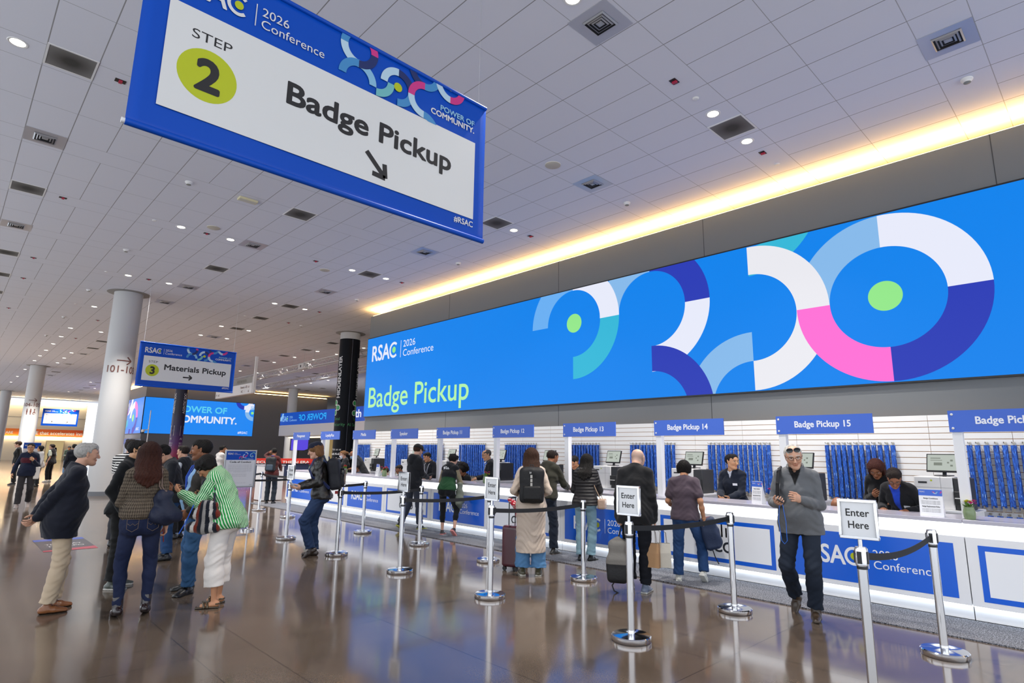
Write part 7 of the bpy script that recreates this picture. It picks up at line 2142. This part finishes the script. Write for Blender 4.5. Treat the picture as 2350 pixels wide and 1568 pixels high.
clerk('clerk in dark navy shirt with name badge looking aside over the counter', 8.97, 4.36, 1.66, 92, res=1.15, skin='asian', hair=('short', 'black'), head=(66, 2, 0), lean=4, bend=8, R=((0.07, 0.36, 1.03), (0.9, -0.5, -0.5), (-0.5, 0.2, 0.5), 0.7), L=((0.07, 0.36, 1.03), (0.9, -0.5, -0.5), (-0.5, 0.2, 0.5), 0.7),
    top=[dict(name='undershirt', col='#cfd4de', off=0.006, neck='v'), dict(name='shirt', col='#101827', off=0.018, neck='collar', inner='#b9bfc9', open=(0.035, 0.0, 0.2, 0.1))], extras=[chest_badge(-0.1, 0.02, 0.16), carry('white card in the hands of the clerk in navy shirt', 'card', 'card', held_card)])
clerk('woman clerk in black hooded top with reddish hair bowing over a lanyard', 9.4, 2.42, 1.69, 85, res=1.15, female=True, skin='brown', hair=('bob', 'red'), head=(10, 40, 0), lean=10, bend=18, top=dict(name='hooded_top', col='#0f0f11', off=0.018, neck='hood'), R=((0.05, 0.3, 1.14), (0.9, -0.5, -0.6), (-0.6, -0.2, 0.4), 0.9))
clerk('clerk in glasses and black suit with blue shirt bent over the counter', 8.85, 2.06, 1.62, 80, res=1.15, skin='brown', hair=('short', 'dark'), glasses='dark', head=(24, 42, 0), lean=14, bend=22, top=[dict(name='shirt', col='#1a3fae', off=0.008, neck='collar'), dict(name='suit_jacket', col='#121316', off=0.016, neck='lapel', inner='#1a3fae', open=(0.06, 0.01, 0.2, -0.12))], extras=[chest_badge(-0.11, -0.02, 0.16)])
clerk('seated bald clerk behind the nearest Enter Here sign, only head top showing', 8.85, 2.84, 1.62, 90, sit=0.53, skin='brown', hair=('stub', 'dark'), head=(0, 25, 0), top=dict(name='shirt', col='#1c2440', off=0.016))
clerk('clerk in black with bowed head between the olive sweatshirt and puffer jacket', 8.93, 7.36, 1.64, 88, res=1.3, skin='tan', hair=('short', 'black'), head=(20, 32, 0), lean=10, bend=14, top=dict(name='shirt', col='#0f1118', off=0.018, neck='collar'), extras=[chest_badge(-0.1, 0.02, 0.16)])
clerk('seated clerk peeking past the man in olive sweatshirt', 8.92, 8.2, 1.62, 60, sit=0.36, skin='tan', hair=('short', 'black'), head=(30, 10, 0), glasses='dark', top=dict(name='shirt', col='#20242e', off=0.016))
clerk('grey-haired clerk in glasses and black suit facing the afro-haired clerk', 9.0, 10.0, 1.70, 55, res=1.4, skin='asian', hair=('thin', 'salt'), glasses='dark', head=(20, 14, 0), lean=4, bend=8, top=[dict(name='shirt', col='#b9cbe6', off=0.008, neck='collar'), dict(name='suit_jacket', col='#121318', off=0.016, neck='lapel', inner='#b9cbe6', open=(0.05, 0, 0.2, -0.02))], extras=[lanyard_on('#2a6fd8')])
clerk('clerk with round black afro in dark top, hand at her mouth', 8.92, 10.72, 1.64, 80, sit=0.30, res=1.4, female=True, skin='brown', hair=('afro', 'black'), head=(10, 14, 0), lean=6, bend=10, top=dict(name='blouse', col='#111214', off=0.018), R=((0.04, 0.2, 1.16), (0.9, -0.5, -0.9), (-0.4, -0.9, 0.2), 1.0, (-0.3, 0.2, 0.9)))
clerk('clerk in dark jacket with white lanyard behind the man in black cap', 9.2, 12.55, 1.62, 95, res=1.6, skin='tan', hair=('short', 'black'), head=(-10, 20, 0), lean=6, bend=8, top=dict(name='jacket', col='#14161c', off=0.02, neck='collar'), extras=[lanyard_on('#d9dbe2')])
clerk('seated clerk by the sixth printer with face turned down', 9.0, 13.6, 1.62, 80, sit=0.36, res=1.6, skin='brown', hair=('crop', 'dark'), head=(0, 25, 0), top=dict(name='shirt', col='#2a3142', off=0.016))
clerk('seated clerk with pale blue mask beside the red flowers', 8.9, 14.15, 1.60, 80, sit=0.44, res=1.6, skin='pale', hair=('short', 'brown'), head=(0, 15, 0), mask='#9fc0de', top=dict(name='shirt', col='#39425a', off=0.016))
clerk('bald clerk in blue face mask and black polo leaning over the counter', 9.5, 16.5, 1.72, 40, res=1.5, skin='brown', hair=('bald', 'black'), head=(30, 30, 0), lean=14, bend=18, mask='#a9c8e2', top=dict(name='polo', col='#14161b', off=0.018, sleeve=0.2, neck='collar'))
clerk('seated clerk in white mask below the bald masked clerk', 8.85, 15.62, 1.62, 60, sit=0.40, res=1.6, skin='brown', hair=('short', 'black'), head=(30, 14, 0), mask='#dfe6ee', top=dict(name='shirt', col='#232a3a', off=0.016))
clerk('woman clerk in glasses with fair tied hair behind the fifth Enter Here sign', 9.2, 17.0, 1.62, 75, res=1.6, female=True, skin='pale', hair=('tail', 'fair'), glasses='dark', head=(-6, 14, 0), lean=4, bend=6, top=dict(name='blouse', col='#15161a', off=0.018), mask='#dfe3ea')
clerk('seated woman with long red hair turned from the far counter', 9.1, 18.95, 1.64, 270, sit=0.26, res=1.6, female=True, skin='pale', hair=('long', 'red'), head=(0, 6, 0), top=dict(name='grey_top', col='#8d8a88', off=0.018))

# ------------------------------------------------------------------ people in the distance
def far(label, x, y, rel, H=1.7, res=2.4, **k):
    k.setdefault('legs', dict(col='#17181b', style='straight')); k.setdefault('shoes', dict(col='#1b1b1c'))
    return build_person(label, (x, y), rel=rel, H=H, res=res, **k)
far('man in black suit and brown flat cap standing in profile', 2.45, 32.7, 85, 1.78, hair=('cap', 'brown', '#4a3626'), skin='pale', top=[dict(name='shirt', col='#e2e2e0', off=0.008, neck='collar'), dict(name='suit_jacket', col='#111113', off=0.018, hem=-0.14)], shoes=dict(kind='sneaker', col='#1b1b1c', sole='#cfcfcc'))
def white_tote(s, t):
    c = s['P'] + V3(-0.2, 0.0, -0.02)
    F = Field(0.016); F.box(c, np.eye(3), (0.04, 0.05, 0.14), 0.03, 0.03); fmesh('bag_body', F, '#d8d0c6', CLOTH, t)
    MB().tube([c + V3(0, 0.0, 0.16), s['sh'][1] + V3(0.05, 0.09, -0.1), s['sh'][1] + V3(0.05, 0.0, 0.07), c + V3(0, -0.06, 0.16)], 0.02, 6, flat=0.5).build('shoulder_strap', M('tote_white', '#d8d0c6', 0.8), t)
far('man in navy sweater with maroon chest band walking toward the hall', 1.80, 20.7, 178, 1.68, 1.7, hair=('short', 'black'), skin='asian', glasses='dark', belly=0.03, head=(-8, 4, 0), feet=[(0.1, 0.1, -6, 0), (-0.1, -0.28, 6, 35)], R=((0.3, 0.05, 0.9), (0.6, -1, 0), (-1, 0, 0), 0.6), L=((0.10, 0.2, 1.24), (0.8, -0.3, -0.8), (-0.5, -0.8, 0), 0.9),
    legs=dict(col='#2e2b2d', style='straight'), shoes=dict(kind='sneaker', col='#a89a92', sole='#d8d4ce'), top=dict(name='sweater', col='#141b30', off=0.016, neck='collar', hem=-0.1, bands=((-0.06, 0.07, '#4a1622', 'front'),)), extras=[carry('white tote hanging from the shoulder of the man in navy sweater', 'bag', 'tote_bag', white_tote)])
def shop_bag(s, t):
    e_, w_, hd, pn, th, curl = s['hands'][0]
    c = w_ + hd * 0.09 + V3(0, 0, -0.24)
    F = Field(0.018); F.box(c, np.eye(3), (0.10, 0.06, 0.13), 0.02, 0.02); F.cap(c + V3(0, 0, 0.12), c + V3(0, 0, 0.24), 0.05, 0.012, 0.04); fmesh('bag_body', F, '#cfcfd4', CLOTH, t)
far('woman in grey top with white shopping bag behind the man in navy sweater', 3.05, 31.0, 100, 1.62, female=True, hair=('bob', 'black'), skin='asian', top=dict(name='coat', col='#b3b0ae', off=0.018, hem=-0.15), R='bag', extras=[carry('white plastic shopping bag held by the woman in grey top', 'bag', 'shopping_bag', shop_bag)])
far('man in black vest and pale short sleeves facing aside by the queue posts', 3.80, 34.6, 60, 1.70, hair=('full', 'dark'), skin='light', top=[dict(name='shirt', col='#b9c2b4', off=0.012, sleeve=0.2), dict(name='vest', col='#17181b', off=0.03, sleeve=-1, hem=-0.1)], shoes=dict(kind='sneaker', col='#cfc9c0', sole='#e0dcd4'))
far('man in dark green sweatshirt looking at phone near the far wall', 5.47, 42.9, 178, 1.66, 2.8, hair=('short', 'black'), skin='tan', head=(0, 30, 0), R='phone', L='phone', top=dict(name='sweatshirt', col='#1e2a20', off=0.02, neck='hood'), legs=dict(col='#4a6788', style='straight'), feet=[(0.1, 0.1, -6, 0), (-0.12, -0.3, 6, 40)])
far('person in long dark navy coat walking off behind the silver-haired man', 3.72, 27.9, 10, 1.70, hair=('short', 'black'), skin='tan', top=dict(name='coat', col='#12151f', off=0.03, hem=-0.30, skirt=0.36, flare=0.14), feet=[(0.1, 0.2, -6, 0), (-0.1, -0.25, 6, 35)])
far('tiny figure in black standing in the lit doorway', 9.4, 84.5, 180, 1.7, 3.5, hair=('short', 'black'), skin='pale', top=dict(name='jacket', col='#131315', off=0.016, inner='#dcdcdc', open=(0.07, 0, 0.2, -0.1)))
far('person in pale grey shirt and dark vest, hand on hip, beyond the charcoal jacket', 3.35, 12.3, 60, 1.66, 1.5, hair=('short', 'dark'), skin='light', head=(-4, 4, 0), top=[dict(name='shirt', col='#b4babf', off=0.02, neck='collar'), dict(name='vest', col='#1a1d22', off=0.028, sleeve=-1, hem=-0.05, inner='#b4babf', open=(0.1, 0.05, 0.2, -0.3))], L=((0.24, -0.02, 1.0), (1, -0.2, 0), (-0.6, -0.6, 0), 0.5), R='hold')
far('person in white top passing behind the charcoal jacket man toward the red booth', 6.95, 21.6, -60, 1.72, 2.0, hair=('short', 'black'), skin='tan', top=dict(name='shirt', col='#c9c4c0', off=0.016), R='counter', L='counter')
far('clerk in black standing behind the red booth counter', 12.4, 37.6, 170, 1.66, 3.0, hair=('short', 'black'), skin='tan', top=dict(name='shirt', col='#151619', off=0.02))
